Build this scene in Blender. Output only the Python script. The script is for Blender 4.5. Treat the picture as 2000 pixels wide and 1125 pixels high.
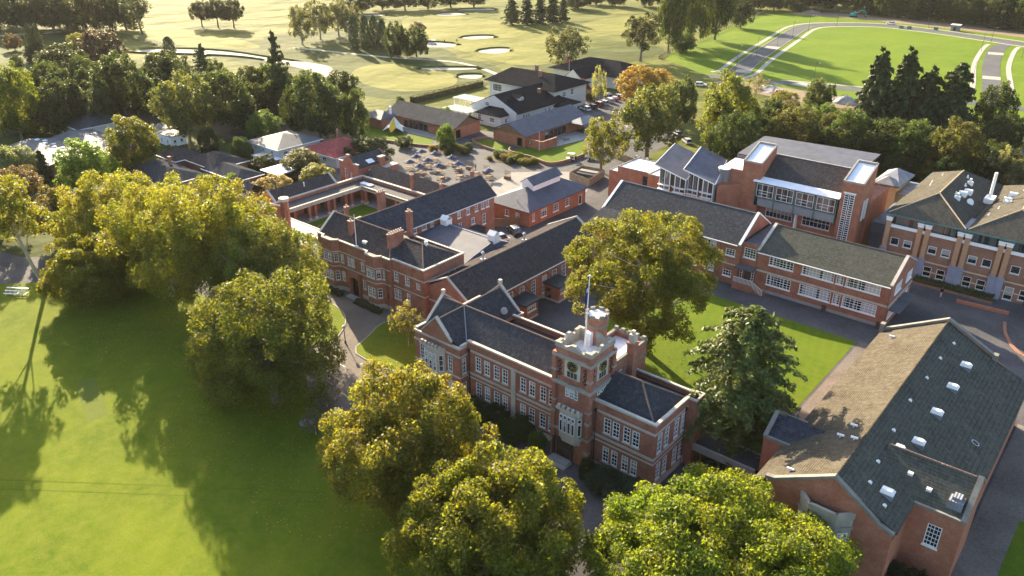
import bpy, math, random
import numpy as np
from mathutils import Vector, Matrix
R = math.radians
for o in list(bpy.data.objects):
    bpy.data.objects.remove(o)
sc = bpy.context.scene
COL = sc.collection
# ---------------------------------------------------------------- camera, sky, sun, exposure
cam_d = bpy.data.cameras.new('camera'); cam = bpy.data.objects.new('camera', cam_d); COL.objects.link(cam)
cam.location = (0, 0, 64); cam.rotation_euler = (R(63.9), 0, R(40))
cam_d.sensor_width = 36; cam_d.lens = 28.01; cam_d.clip_start = 1; cam_d.clip_end = 5000
sc.camera = cam
SUN_AZ, SUN_EL = 155.0, 21.0            # azimuth counter-clockwise from +X
sun_dir = Vector((math.cos(R(SUN_AZ))*math.cos(R(SUN_EL)), math.sin(R(SUN_AZ))*math.cos(R(SUN_EL)), math.sin(R(SUN_EL))))
wd = bpy.data.worlds.new('World'); sc.world = wd; wd.use_nodes = True
nt = wd.node_tree; nt.nodes.clear()
sky = nt.nodes.new('ShaderNodeTexSky'); sky.sky_type = 'NISHITA'; sky.sun_disc = False
sky.sun_elevation = R(SUN_EL); sky.sun_rotation = R(90-SUN_AZ); sky.air_density = 1.0; sky.dust_density = 2.0; sky.ozone_density = 1.0
bg = nt.nodes.new('ShaderNodeBackground'); bg.inputs[1].default_value = 0.1
wo = nt.nodes.new('ShaderNodeOutputWorld')
nt.links.new(sky.outputs[0], bg.inputs[0]); nt.links.new(bg.outputs[0], wo.inputs[0])
sl = bpy.data.lights.new('sun', 'SUN'); sl.energy = 5.0; sl.angle = R(0.5); sl.color = (1.0, 0.83, 0.57)
so = bpy.data.objects.new('sun', sl); COL.objects.link(so); so.rotation_euler = sun_dir.to_track_quat('Z', 'Y').to_euler(); so.location = (-100, 60, 120)
sc.view_settings.view_transform = 'Standard'; sc.view_settings.look = 'None'; sc.view_settings.gamma = 1.0
sc.view_settings.use_curve_mapping = False; sc.view_settings.exposure = 2.2
sc.cycles.use_denoising = True
sc.cycles.max_bounces = 6; sc.cycles.diffuse_bounces = 3; sc.cycles.glossy_bounces = 2; sc.cycles.transmission_bounces = 4; sc.cycles.transparent_max_bounces = 6
sc.cycles.sample_clamp_indirect = 6.0

# ---------------------------------------------------------------- materials
MATS = {}
def nodes(m):
    m.use_nodes = True
    return m.node_tree.nodes, m.node_tree.links
def pos_uv(n, l, sx=1.0, sz=1.0):
    """(x+y, z) of the world position: runs along any axis-aligned wall or roof course"""
    g = n.new('ShaderNodeNewGeometry'); s = n.new('ShaderNodeSeparateXYZ'); l.new(g.outputs['Position'], s.inputs[0])
    a = n.new('ShaderNodeMath'); a.operation = 'ADD'; l.new(s.outputs[0], a.inputs[0]); l.new(s.outputs[1], a.inputs[1])
    m1 = n.new('ShaderNodeMath'); m1.operation = 'MULTIPLY'; m1.inputs[1].default_value = sx; l.new(a.outputs[0], m1.inputs[0])
    m2 = n.new('ShaderNodeMath'); m2.operation = 'MULTIPLY'; m2.inputs[1].default_value = sz; l.new(s.outputs[2], m2.inputs[0])
    c = n.new('ShaderNodeCombineXYZ'); l.new(m1.outputs[0], c.inputs[0]); l.new(m2.outputs[0], c.inputs[1])
    return c.outputs[0], g.outputs['Position']
def mixc(n, l, fac, a, b, mode='MIX'):
    m = n.new('ShaderNodeMix'); m.data_type = 'RGBA'; m.blend_type = mode
    for sock, v in ((m.inputs[0], fac), (m.inputs[6], a), (m.inputs[7], b)):
        if hasattr(v, 'is_linked'): l.new(v, sock)
        elif isinstance(v, (int, float)): sock.default_value = v
        else: sock.default_value = (*v, 1)
    return m.outputs[2]
def noise(n, l, scale, detail=4, vec=None, rough=0.6):
    t = n.new('ShaderNodeTexNoise'); t.inputs['Scale'].default_value = scale; t.inputs['Detail'].default_value = detail; t.inputs['Roughness'].default_value = rough
    if vec is not None: l.new(vec, t.inputs['Vector'])
    return t.outputs[0]
def ramp(n, l, v, p0, p1):
    r = n.new('ShaderNodeMapRange'); r.inputs[1].default_value = p0; r.inputs[2].default_value = p1; l.new(v, r.inputs[0])
    return r.outputs[0]
def bump(n, l, h, strength, dist, bs):
    b = n.new('ShaderNodeBump'); b.inputs['Strength'].default_value = strength; b.inputs['Distance'].default_value = dist
    l.new(h, b.inputs['Height']); l.new(b.outputs[0], bs.inputs['Normal'])
def newmat(name):
    m = bpy.data.materials.new(name); MATS[name] = m; n, l = nodes(m); b = n['Principled BSDF']
    return m, n, l, b
def plain(name, col, rough=0.6, var=0.25, scale=1.5, metal=0.0, spec=0.08, fine=0.0, bmp=0.0):
    """colour broken up by two noises in world space"""
    m, n, l, b = newmat(name); b.inputs['Roughness'].default_value = rough; b.inputs['Metallic'].default_value = metal
    b.inputs['Specular IOR Level'].default_value = spec
    g = n.new('ShaderNodeNewGeometry'); p = g.outputs['Position']
    f1 = ramp(n, l, noise(n, l, scale, 5, p), .3, .7)
    c = mixc(n, l, f1, [x*(1-var) for x in col], [min(1, x*(1+var)) for x in col])
    if fine:
        f2 = ramp(n, l, noise(n, l, scale*14, 3, p), .3, .7)
        c = mixc(n, l, fine, c, mixc(n, l, f2, [x*.45 for x in col], [min(1, x*1.5) for x in col]))
    l.new(c, b.inputs['Base Color'])
    if bmp: bump(n, l, noise(n, l, scale*10, 3, p), bmp, .05, b)
    return m
def brickm(name, c1, c2, mort=(.30, .25, .21), w=.46, h=.15, stain=.35):
    m, n, l, b = newmat(name); b.inputs['Roughness'].default_value = .85; b.inputs['Specular IOR Level'].default_value = .25
    uv, p = pos_uv(n, l); t = n.new('ShaderNodeTexBrick'); l.new(uv, t.inputs['Vector'])
    t.inputs['Color1'].default_value = (*c1, 1); t.inputs['Color2'].default_value = (*c2, 1); t.inputs['Mortar'].default_value = (*mort, 1)
    t.inputs['Scale'].default_value = 1; t.inputs['Brick Width'].default_value = w; t.inputs['Row Height'].default_value = h; t.inputs['Mortar Size'].default_value = .012; t.inputs['Bias'].default_value = -.1
    f = ramp(n, l, noise(n, l, .55, 6, p, .7), .32, .72); f2 = ramp(n, l, noise(n, l, 3.5, 4, p), .35, .7)
    c = mixc(n, l, f, t.outputs[0], [x*(1-stain) for x in c1]); c = mixc(n, l, stain*.5, c, mixc(n, l, f2, [x*.6 for x in c1], [min(1, x*1.4) for x in c2]))
    l.new(c, b.inputs['Base Color']); bump(n, l, t.outputs['Fac'], .35, .02, b)
    return m
def tilem(name, col, row=.20, wide=.33, var=.35, moss=None, rough=.9, bmp=.6, spec=.0):
    """roof tiles: courses by height, joints along the eave, blotches of weather"""
    m, n, l, b = newmat(name); b.inputs['Roughness'].default_value = rough; b.inputs['Specular IOR Level'].default_value = spec
    uv, p = pos_uv(n, l); t = n.new('ShaderNodeTexBrick'); l.new(uv, t.inputs['Vector'])
    t.inputs['Color1'].default_value = (*[x*(1-var) for x in col], 1); t.inputs['Color2'].default_value = (*[x*(1+var) for x in col], 1); t.inputs['Mortar'].default_value = (*[x*.28 for x in col], 1)
    t.inputs['Scale'].default_value = 1; t.inputs['Brick Width'].default_value = wide; t.inputs['Row Height'].default_value = row; t.inputs['Mortar Size'].default_value = .022; t.inputs['Mortar Smooth'].default_value = .4
    f = ramp(n, l, noise(n, l, .35, 6, p, .7), .35, .7)
    c = mixc(n, l, f, t.outputs[0], [x*1.25 for x in col] if moss is None else moss)
    f2 = ramp(n, l, noise(n, l, 2.2, 5, p, .75), .45, .75)
    c2 = mixc(n, l, f2, c, [x*.55 for x in col]); st = n.new('ShaderNodeMapping'); st.inputs['Scale'].default_value = (1.1, 1.1, .12); l.new(p, st.inputs[0])
    c2 = mixc(n, l, ramp(n, l, noise(n, l, 1.6, 4, st.outputs[0], .7), .5, .8), c2, [x*1.7 for x in col]); l.new(mixc(n, l, .75, c, c2), b.inputs['Base Color'])
    bump(n, l, t.outputs['Fac'], bmp, .04, b)
    return m
def metalroof(name, col, pitch=.28, axis='X', rough=.7):
    m, n, l, b = newmat(name); b.inputs['Roughness'].default_value = rough; b.inputs['Metallic'].default_value = .0; b.inputs['Specular IOR Level'].default_value = .15
    g = n.new('ShaderNodeNewGeometry'); s = n.new('ShaderNodeSeparateXYZ'); l.new(g.outputs['Position'], s.inputs[0])
    mm = n.new('ShaderNodeMath'); mm.operation = 'MULTIPLY'; mm.inputs[1].default_value = 2*math.pi/pitch; l.new(s.outputs[axis], mm.inputs[0])
    si = n.new('ShaderNodeMath'); si.operation = 'SINE'; l.new(mm.outputs[0], si.inputs[0])
    f = ramp(n, l, si.outputs[0], -.2, 1); f1 = ramp(n, l, noise(n, l, .5, 6, g.outputs['Position'], .7), .35, .7)
    c = mixc(n, l, f, [x*.72 for x in col], col); c = mixc(n, l, f1, c, [x*1.3 for x in col]); l.new(c, b.inputs['Base Color'])
    bump(n, l, si.outputs[0], .5, .04, b)
    return m
def grassm(name, c1, c2, c3, s1=.05, s2=.6, stripes=None, roll=0):
    m, n, l, b = newmat(name); b.inputs['Roughness'].default_value = .9; b.inputs['Specular IOR Level'].default_value = .05
    g = n.new('ShaderNodeNewGeometry'); p = g.outputs['Position']
    c = mixc(n, l, ramp(n, l, noise(n, l, s1, 5, p, .65), .35, .68), c1, c2)
    c = mixc(n, l, ramp(n, l, noise(n, l, s2, 6, p, .75), .38, .78), c, c3)
    c = mixc(n, l, ramp(n, l, noise(n, l, 9, 4, p, .8), .3, .75), c, mixc(n, l, .5, c, (0.01, .02, .005)))
    if stripes:
        s = n.new('ShaderNodeVectorMath'); s.operation = 'DOT_PRODUCT'; l.new(p, s.inputs[0]); s.inputs[1].default_value = stripes
        si = n.new('ShaderNodeMath'); si.operation = 'SINE'; l.new(s.outputs['Value'], si.inputs[0])
        c = mixc(n, l, ramp(n, l, si.outputs[0], -.6, .6), c, mixc(n, l, .07, c, (.02, .05, .0)))
    l.new(c, b.inputs['Base Color'])
    nb = noise(n, l, 6, 5, p, .8); bump(n, l, nb, .55, .12, b)
    if roll:   # the rolling ground of the course
        b2 = n.new('ShaderNodeBump'); b2.inputs['Strength'].default_value = 1.0; b2.inputs['Distance'].default_value = roll; l.new(noise(n, l, .045, 3, p, .5), b2.inputs['Height'])
        l.new(b2.outputs[0], [x for x in n if x.type == 'BUMP' and x != b2][0].inputs['Normal'])
    return m
def glassm(name, col=(.012, .014, .018), rough=.07, pale=None, amt=.5, blinds=0.0):
    m, n, l, b = newmat(name); b.inputs['Roughness'].default_value = rough; b.inputs['Base Color'].default_value = (*col, 1); b.inputs['Specular IOR Level'].default_value = .7
    if blinds:   # roller blinds drawn to different heights behind some windows, darker rooms behind others
        oi = n.new('ShaderNodeObjectInfo'); tc = n.new('ShaderNodeTexCoord'); s = n.new('ShaderNodeSeparateXYZ'); l.new(tc.outputs['Generated'], s.inputs[0])
        h = n.new('ShaderNodeMapRange'); l.new(oi.outputs['Random'], h.inputs[0]); h.inputs[1].default_value = 0; h.inputs[2].default_value = blinds; h.inputs[3].default_value = .15; h.inputs[4].default_value = 1.0
        g = n.new('ShaderNodeMath'); g.operation = 'GREATER_THAN'; l.new(s.outputs[2], g.inputs[0]); l.new(h.outputs[0], g.inputs[1])
        w = n.new('ShaderNodeTexNoise'); w.inputs['Scale'].default_value = 3; l.new(tc.outputs['Object'], w.inputs['Vector'])
        room = mixc(n, l, ramp(n, l, w.outputs[0], .4, .65), col, [x*3.2+.01 for x in col]); l.new(mixc(n, l, g.outputs[0], room, (.36, .35, .33)), b.inputs['Base Color'])
    if pale:   # curtains hanging close behind some panes
        uv, p = pos_uv(n, l, 1.35, .0); v = n.new('ShaderNodeTexVoronoi'); v.inputs['Scale'].default_value = 1.0; l.new(uv, v.inputs['Vector'])
        s = n.new('ShaderNodeSeparateColor'); l.new(v.outputs['Color'], s.inputs[0])
        f = ramp(n, l, s.outputs[0], amt, amt+.02); w = n.new('ShaderNodeTexWave'); w.inputs['Scale'].default_value = 5; w.inputs['Distortion'].default_value = 2; l.new(uv, w.inputs['Vector'])
        l.new(mixc(n, l, f, mixc(n, l, w.outputs[0], pale, [x*.6 for x in pale]), col), b.inputs['Base Color'])
    return m
brickm('brick', (.33, .125, .078), (.44, .185, .118), stain=.42)
brickm('brick_orange', (.37, .132, .072), (.45, .178, .10), stain=.35)
brickm('brick_brown', (.27, .125, .08), (.34, .17, .105), stain=.2)
tilem('tile_dark', (.055, .056, .066))
tilem('tile_brownish', (.065, .058, .059), row=.24, moss=(.068, .062, .060))
tilem('tile_slate', (.060, .063, .072), row=.13, wide=.24, bmp=.3, moss=(.056, .056, .058))
tilem('tile_moss_shade', (.072, .074, .062), row=.22, wide=.4, var=.18, moss=(.084, .084, .070), bmp=.4)  # mossy tile; on the gym east slope it paints in that side's shade
tilem('tile_sunlit', (.090, .077, .058), row=.14, wide=.24, var=.2, moss=(.105, .092, .072))  # same gym tile with its sunlit tone put into the colour
tilem('tile_moss_shade2', (.076, .072, .062), row=.24, wide=.33, moss=(.095, .085, .068))
tilem('tile_club', (.020, .020, .023), row=.2)
tilem('tile_grey', (.085, .082, .08), row=.2, var=.2)
tilem('tile_red', (.30, .085, .075), row=.2, var=.15)
metalroof('metal_blue', (.066, .073, .098)); metalroof('metal_blue_y', (.078, .085, .11), axis='Y'); metalroof('metal_pale', (.18, .19, .215))
metalroof('metal_slant', (.080, .084, .108), pitch=.5, rough=.55)
metalroof('metal_grey', (.10, .105, .115), axis='Y')
plain('stone', (.46, .42, .355), .85, .25, .8, fine=.35); plain('stone_mid', (.31, .285, .24), .9, .3, .9, fine=.4); plain('stone_dark', (.20, .185, .16), .9, .35, .8, fine=.4)
plain('white_paint', (.78, .77, .74), .5, .06, 1.2); plain('white_roof', (.74, .75, .78), .6, .08, .7, fine=.08)
plain('weatherboard', (.55, .54, .51), .6, .08, 1.5, fine=.1)
plain('concrete', (.30, .285, .265), .85, .2, .6, fine=.3); plain('concrete_pale', (.21, .198, .182), .85, .18, .5, fine=.25)
plain('asphalt', (.078, .076, .080), .85, .45, .16, fine=.35, bmp=.2); plain('asphalt_drive', (.14, .120, .104), .85, .35, .2, fine=.35, bmp=.2)
plain('asphalt_court', (.088, .085, .087), .85, .25, .3, fine=.3); plain('road', (.085, .085, .09), .85, .2, .1, fine=.2)
plain('footpath', (.30, .28, .245), .85, .12, .3, fine=.15); plain('sand', (.34, .305, .25), .9, .1, .4, fine=.15); plain('dirt', (.20, .15, .105), .95, .3, .12, fine=.4, bmp=.4)
plain('bark', (.16, .13, .10), .9, .4, 2.0, fine=.4, bmp=.5); plain('bark_pale', (.40, .36, .30), .85, .3, 2.0, fine=.35, bmp=.5)
plain('timber', (.19, .115, .065), .8, .3, 1.2, fine=.35); plain('timber_pale', (.27, .21, .145), .8, .25, 1.2, fine=.35); plain('timber_dark', (.085, .06, .045), .8, .3, 1.2)
plain('steel', (.45, .46, .48), .4, .1, 2, metal=.7); plain('dark_metal', (.05, .052, .055), .5, .2, 2); plain('green_metal', (.09, .17, .16), .5, .15, 1)
plain('lavender_grey', (.25, .25, .31), .8, .12, .8); plain('tan_brick', (.42, .24, .14), .85, .15, 2, fine=.2); plain('sand_block', (.55, .42, .26), .85, .15, 2, fine=.2)
plain('ridge_clay', (.19, .135, .11), .85, .3, 3, fine=.3); plain('panel_grey', (.25, .26, .26), .6, .1, 1); plain('rubber', (.02, .02, .02), .8, .1, 2); plain('soil', (.10, .075, .05), .95, .3, 1, fine=.4)
plain('white_line', (.7, .7, .68), .7, .15, 3); plain('gold', (.55, .38, .12), .4, .1, 3, metal=.4); plain('clock_dark', (.03, .035, .03), .5, .1, 3)
plain('navy_cloth', (.055, .06, .10), .8, .25, 1.5); plain('flag_blue', (.05, .04, .22), .8, .3, 2); plain('flag_red', (.45, .03, .03), .8, .2, 2)
plain('tent_white', (.72, .68, .60), .7, .06, 1); plain('tent_yellow', (.75, .46, .04), .7, .08, 1)
plain('skin', (.45, .27, .19), .6, .05, 3); plain('cloth_dark', (.03, .018, .022), .8, .2, 4); plain('cloth_beige', (.50, .44, .34), .8, .1, 4); plain('hair', (.05, .035, .025), .7, .2, 8)
plain('blue_paint', (.05, .30, .34), .5, .1, 2); plain('stone_block', (.30, .28, .26), .9, .3, 1, fine=.3)
plain('plastic_red', (.55, .03, .03), .4, .1, 2)
grassm('grass_lawn', (.090, .142, .006), (.168, .210, .009), (.205, .214, .026), .07, .6, stripes=(1.1, .85, 0))
grassm('grass_court', (.080, .140, .008), (.120, .170, .010), (.14, .17, .016), .1, .8, stripes=(4.0, 1.0, 0))
grassm('grass_pitch', (.135, .165, .030), (.165, .185, .035), (.12, .16, .02), .3, 1.5)
grassm('grass_track', (.085, .125, .006), (.12, .16, .008), (.15, .17, .02), .2, 1.5)
grassm('grass_field', (.090, .165, .006), (.130, .195, .008), (.15, .19, .016), .03, .3, roll=1.2)
grassm('grass_golf', (.062, .082, .012), (.155, .150, .032), (.115, .122, .024), .022, .15, roll=4)
grassm('grass_green', (.165, .168, .036), (.215, .200, .05), (.135, .145, .028), .03, .4, roll=3)
grassm('grass_rough', (.040, .060, .012), (.078, .088, .019), (.055, .070, .015), .03, .3, roll=3)
glassm('glass', blinds=.35); glassm('glass_curtain', pale=(.52, .50, .52), amt=.50); glassm('glass_blind', blinds=.6); glassm('glass_lit', (.03, .03, .03), .12, pale=(.14, .15, .15), amt=.5)
m, n, l, b = newmat('paint_body'); b.inputs['Roughness'].default_value = .25; b.inputs['Coat Weight'].default_value = .5
oi = n.new('ShaderNodeObjectInfo'); l.new(oi.outputs['Color'], b.inputs['Base Color'])
m = bpy.data.materials.new('haze_air'); MATS['haze_air'] = m; n, l = nodes(m); n.remove(n['Principled BSDF'])
pv = n.new('ShaderNodeVolumePrincipled'); pv.inputs['Density'].default_value = 0.00003; pv.inputs['Color'].default_value = (.95, .93, .88, 1); pv.inputs['Anisotropy'].default_value = .2
l.new(pv.outputs[0], n['Material Output'].inputs['Volume'])
def leafm(name, transl):
    m, n, l, b = newmat(name); oi = n.new('ShaderNodeObjectInfo'); g = n.new('ShaderNodeNewGeometry'); tc = n.new('ShaderNodeTexCoord')
    hs = n.new('ShaderNodeHueSaturation'); l.new(oi.outputs['Color'], hs.inputs['Color'])
    h = n.new('ShaderNodeMapRange'); l.new(noise(n, l, 2.2, 3, tc.outputs['Object']), h.inputs[0]); h.inputs[1].default_value = .3; h.inputs[2].default_value = .7; h.inputs[3].default_value = .475; h.inputs[4].default_value = .53
    l.new(h.outputs[0], hs.inputs['Hue'])
    v = n.new('ShaderNodeMapRange'); l.new(g.outputs['Random Per Island'], v.inputs[0]); v.inputs[3].default_value = .65; v.inputs[4].default_value = 1.4; l.new(v.outputs[0], hs.inputs['Value'])
    b.inputs['Roughness'].default_value = .55; b.inputs['Specular IOR Level'].default_value = .3; l.new(hs.outputs[0], b.inputs['Base Color'])
    tr = n.new('ShaderNodeBsdfTranslucent'); tcx = mixc(n, l, 1.0, hs.outputs[0], (1.6, 1.55, .6), 'MULTIPLY'); l.new(tcx, tr.inputs[0])
    mx = n.new('ShaderNodeMixShader'); mx.inputs[0].default_value = transl; l.new(b.outputs[0], mx.inputs[1]); l.new(tr.outputs[0], mx.inputs[2])
    l.new(mx.outputs[0], n['Material Output'].inputs[0])
leafm('leaf', .54); leafm('needle', .22)

# ---------------------------------------------------------------- mesh helpers
def origin(p):
    v = Vector((0, 0, 0))
    while p is not None:
        v += p.location; p = p.parent
    return v
class MB:
    def __init__(s): s.v = []; s.f = []; s.m = []; s.g = []
    def add(s, vs, fs, m=0):
        s.g.append((len(s.v), len(s.f))); k = len(s.v); s.v += [tuple(x) for x in vs]; s.f += [[i+k for i in f] for f in fs]; s.m += [m]*len(fs); return s
    def poly(s, pts, m=0): return s.add(pts, [list(range(len(pts)))], m)
    def box(s, x0, y0, z0, x1, y1, z1, m=0):
        return s.add([(x0,y0,z0),(x1,y0,z0),(x1,y1,z0),(x0,y1,z0),(x0,y0,z1),(x1,y0,z1),(x1,y1,z1),(x0,y1,z1)],
                     [[0,3,2,1],[4,5,6,7],[0,1,5,4],[1,2,6,5],[2,3,7,6],[3,0,4,7]], m)
    def prism(s, pts, z0, z1, m=0, top=None):
        k = len(pts); z1s = z1 if hasattr(z1, '__len__') else [z1]*k
        s.add([(x,y,z0) for x,y in pts]+[(p[0],p[1],z) for p,z in zip(pts,z1s)], [[i,(i+1)%k,k+(i+1)%k,k+i] for i in range(k)], m)
        return s.add([(p[0],p[1],z) for p,z in zip(pts,z1s)]+[(x,y,z0) for x,y in pts], [list(range(k)), list(range(2*k-1,k-1,-1))], m if top is None else top)
    def slab(s, pts, t, m=0):
        """a thick plate with the given upper face (3-D points, counter-clockwise from above)"""
        k = len(pts)
        return s.add(list(pts)+[(x,y,z-t) for x,y,z in pts], [list(range(k)), list(range(2*k-1,k-1,-1))]+[[i,k+i,k+(i+1)%k,(i+1)%k] for i in range(k)], m)
    def tube(s, p0, p1, r0, r1=None, n=6, m=0, cap=True):
        r1 = r0 if r1 is None else r1; p0 = Vector(p0); p1 = Vector(p1); d = (p1-p0).normalized()
        a = d.orthogonal().normalized(); b = d.cross(a); vs = []
        for p, r in ((p0, r0), (p1, r1)):
            vs += [p+(a*math.cos(2*math.pi*i/n)+b*math.sin(2*math.pi*i/n))*r for i in range(n)]
        fs = [[i,(i+1)%n,n+(i+1)%n,n+i] for i in range(n)]
        if cap: fs += [list(range(n-1,-1,-1)), list(range(n,2*n))]
        return s.add(vs, fs, m)
    def extr(s, axis, a0, a1, sec, m=0):
        """closed section [(b, z)...] swept along X or Y"""
        k = len(sec); P = (lambda a,b,z:(a,b,z)) if axis == 'X' else (lambda a,b,z:(b,a,z))
        return s.add([P(a0,b,z) for b,z in sec]+[P(a1,b,z) for b,z in sec], [[i,(i+1)%k,k+(i+1)%k,k+i] for i in range(k)]+[list(range(k-1,-1,-1)), list(range(k,2*k))], m)
    def gable(s, x0, y0, x1, y1, ze, zr, axis, t=.22, m=0, mid=None, ze2=None):
        b0, b1 = (y0, y1) if axis == 'X' else (x0, x1); a0, a1 = (x0, x1) if axis == 'X' else (y0, y1)
        mid = (b0+b1)/2 if mid is None else mid; ze2 = ze if ze2 is None else ze2
        return s.extr(axis, a0, a1, [(b0,ze),(mid,zr),(b1,ze2),(b1,ze2-t),(mid,zr-t),(b0,ze-t)], m)
    def hip(s, x0, y0, x1, y1, ze, zr, r0, r1, t=.2, m=0):
        """hipped roof whose ridge runs r0->r1 (2-D points); a flat soffit closes it"""
        (ax, ay), (bx, by) = r0, r1; v = [(x0,y0,ze),(x1,y0,ze),(x1,y1,ze),(x0,y1,ze),(ax,ay,zr),(bx,by,zr),(x0,y0,ze-t),(x1,y0,ze-t),(x1,y1,ze-t),(x0,y1,ze-t)]
        if abs(bx-ax) >= abs(by-ay): fs = [[0,1,5,4],[1,2,5],[2,3,4,5],[3,0,4]]
        else: fs = [[0,1,4],[1,2,5,4],[2,3,5],[3,0,4,5]]
        return s.add(v, fs+[[6,7,1,0],[7,8,2,1],[8,9,3,2],[9,6,0,3],[9,8,7,6]], m)
    def build(s, name, mats, parent=None, smooth=False, link=True):
        me = bpy.data.meshes.new(name); off = origin(parent)
        me.from_pydata([(a-off.x, b-off.y, c-off.z) for a, b, c in s.v], [], s.f)
        for mm in ([mats] if isinstance(mats, str) else mats): me.materials.append(MATS[mm])
        if any(s.m): me.polygons.foreach_set('material_index', s.m)
        if smooth: me.polygons.foreach_set('use_smooth', [True]*len(s.f))
        me.update()
        o = bpy.data.objects.new(name, me); COL.objects.link(o); o.parent = parent
        return o
def pieces(mb, name, mats, parent=None):
    """build what touches as one object and what stands apart as objects of their own"""
    G = mb.g+[(len(mb.v), len(mb.f))]; n_ = len(mb.g); V = np.array(mb.v); B = [(V[G[i][0]:G[i+1][0]].min(0)-.03, V[G[i][0]:G[i+1][0]].max(0)+.03) for i in range(n_)]; root = list(range(n_))
    def find(a):
        while root[a] != a: a = root[a]
        return a
    for i in range(n_):
        for j in range(i):
            if (B[i][0] <= B[j][1]).all() and (B[j][0] <= B[i][1]).all(): root[find(i)] = find(j)
    for k in sorted({find(i) for i in range(n_)}):
        q = MB()
        for i in range(n_):
            if find(i) == k: q.add(mb.v[G[i][0]:G[i+1][0]], [[x-G[i][0] for x in f_] for f_ in mb.f[G[i][1]:G[i+1][1]]], mb.m[G[i][1]])
        q.build(name, mats, parent)
def tag(o, label=None, cat=None, group=None, kind=None):
    if label: o['label'] = label
    if cat: o['category'] = cat
    if group: o['group'] = group
    if kind: o['kind'] = kind
    return o
def empty(name, loc, label, cat, group=None, rz=0):
    o = bpy.data.objects.new(name, None); COL.objects.link(o); o.location = loc; o.rotation_euler.z = rz; o.empty_display_size = .5
    return tag(o, label, cat, group)
def clone(o, parent=None):
    c = o.copy(); COL.objects.link(c); c.parent = parent
    for ch in o.children: clone(ch, c)
    return c
def sheet(name, pts, z, mt, kind='structure'):
    return tag(MB().poly([(x, y, z) for x, y in pts]).build(name, mt), kind=kind)
def smoothpoly(pts, it=2):
    for _ in range(it):
        q = []
        for i in range(len(pts)):
            a, b = pts[i], pts[(i+1) % len(pts)]
            q += [(a[0]*.75+b[0]*.25, a[1]*.75+b[1]*.25), (a[0]*.25+b[0]*.75, a[1]*.25+b[1]*.75)]
        pts = q
    return pts
def strip(pts, w):
    """outline of a ribbon of width w along a polyline"""
    l_, r_ = [], []
    for i, p in enumerate(pts):
        a = Vector(pts[max(0, i-1)]); b = Vector(pts[min(len(pts)-1, i+1)]); d = (b-a).normalized(); nrm = Vector((-d.y, d.x))*w/2
        l_.append((p[0]+nrm.x, p[1]+nrm.y)); r_.append((p[0]-nrm.x, p[1]-nrm.y))
    return l_, r_
def ribbon(name, pts, w, z, mt, kind='structure', h=0):
    l_, r_ = strip(pts, w); mb = MB()
    for i in range(len(pts)-1):
        q = [l_[i], r_[i], r_[i+1], l_[i+1]]
        if h: mb.prism(q, z-.05, z+h)
        else: mb.poly([(x, y, z) for x, y in q])
    return tag(mb.build(name, mt), kind=kind)
def curve(pts, n=6):
    """Catmull-Rom through 2-D points"""
    out = []; P = [pts[0]]+list(pts)+[pts[-1]]
    for i in range(1, len(P)-2):
        p0, p1, p2, p3 = [Vector(q) for q in P[i-1:i+3]]
        for k in range(n):
            t = k/n; out.append(tuple(.5*((2*p1)+(p2-p0)*t+(2*p0-5*p1+4*p2-p3)*t*t+(3*p1-p0-3*p2+p3)*t**3)))
    return out+[tuple(pts[-1])]

# ---------------------------------------------------------------- walls with real openings, and windows
WCACHE = {}
def win_meshes(w, h, c, r, st):
    key = (round(w, 2), round(h, 2), c, r, st)
    if key in WCACHE: return WCACHE[key]
    fm = {'g': 'green_metal', 'd': 'timber_dark', 'm': 'dark_metal'}.get(st[-1] if len(st) > 1 else '', 'white_paint')
    gm = {'c': 'glass_curtain', 'b': 'glass_blind', 'l': 'glass_lit'}.get(st[0], 'glass')
    g = MB().poly([(-w/2, .11, 0), (w/2, .11, 0), (w/2, .11, h), (-w/2, .11, h)])
    f = MB(); fw = min(.08, w*.09); bw = .036
    f.box(-w/2, -.02, 0, -w/2+fw, .12, h); f.box(w/2-fw, -.02, 0, w/2, .12, h)
    f.box(-w/2+fw, -.02, h-fw, w/2-fw, .12, h); f.box(-w/2+fw, -.02, 0, w/2-fw, .12, fw)
    for i in range(1, c):
        x = -w/2+w*i/c; k = bw*(1.5 if (c >= 4 and i % 2 == 0) else 1)/1
        f.box(x-k/2, .035, fw, x+k/2, .115, h-fw)
    for j in range(1, r):
        z = h*j/r; k = bw*(1.7 if (r % 2 == 0 and j == r//2) else 1)
        f.box(-w/2+fw, .03, z-k/2, w/2-fw, .11, z+k/2)
    s = MB()
    if 's' in st: s.box(-w/2-.22, -.07, -.12, -w/2, .02, h+.2).box(w/2, -.07, -.12, w/2+.22, .02, h+.2).box(-w/2, -.07, h, w/2, .02, h+.2).box(-w/2, -.12, -.2, w/2, .02, 0)
    else: s.box(-w/2-.1, -.14, -.16, w/2+.1, .03, 0)
    ms = []
    for b_, nm, mt in ((g, 'window', gm), (f, 'frame', fm), (s, 'sill', 'white_paint' if 'w' in st else 'stone')):
        o = b_.build(nm, mt); ms.append(o.data); bpy.data.objects.remove(o)
    WCACHE[key] = ms
    return ms
def window(root, p, rz, w, h, c, r, st='x', sill=True, proud=.14):
    ms = win_meshes(w, h, c, r, st); off = origin(root); p = (p[0]+math.sin(rz)*proud, p[1]-math.cos(rz)*proud, p[2])
    o = bpy.data.objects.new('window', ms[0]); COL.objects.link(o); o.parent = root; o.location = Vector(p)-off; o.rotation_euler.z = rz
    for nm, me in (('frame', ms[1]), ('sill', ms[2])):
        if nm == 'sill' and not sill: continue
        q = bpy.data.objects.new(nm, me); COL.objects.link(q); q.parent = o
    return o
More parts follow.
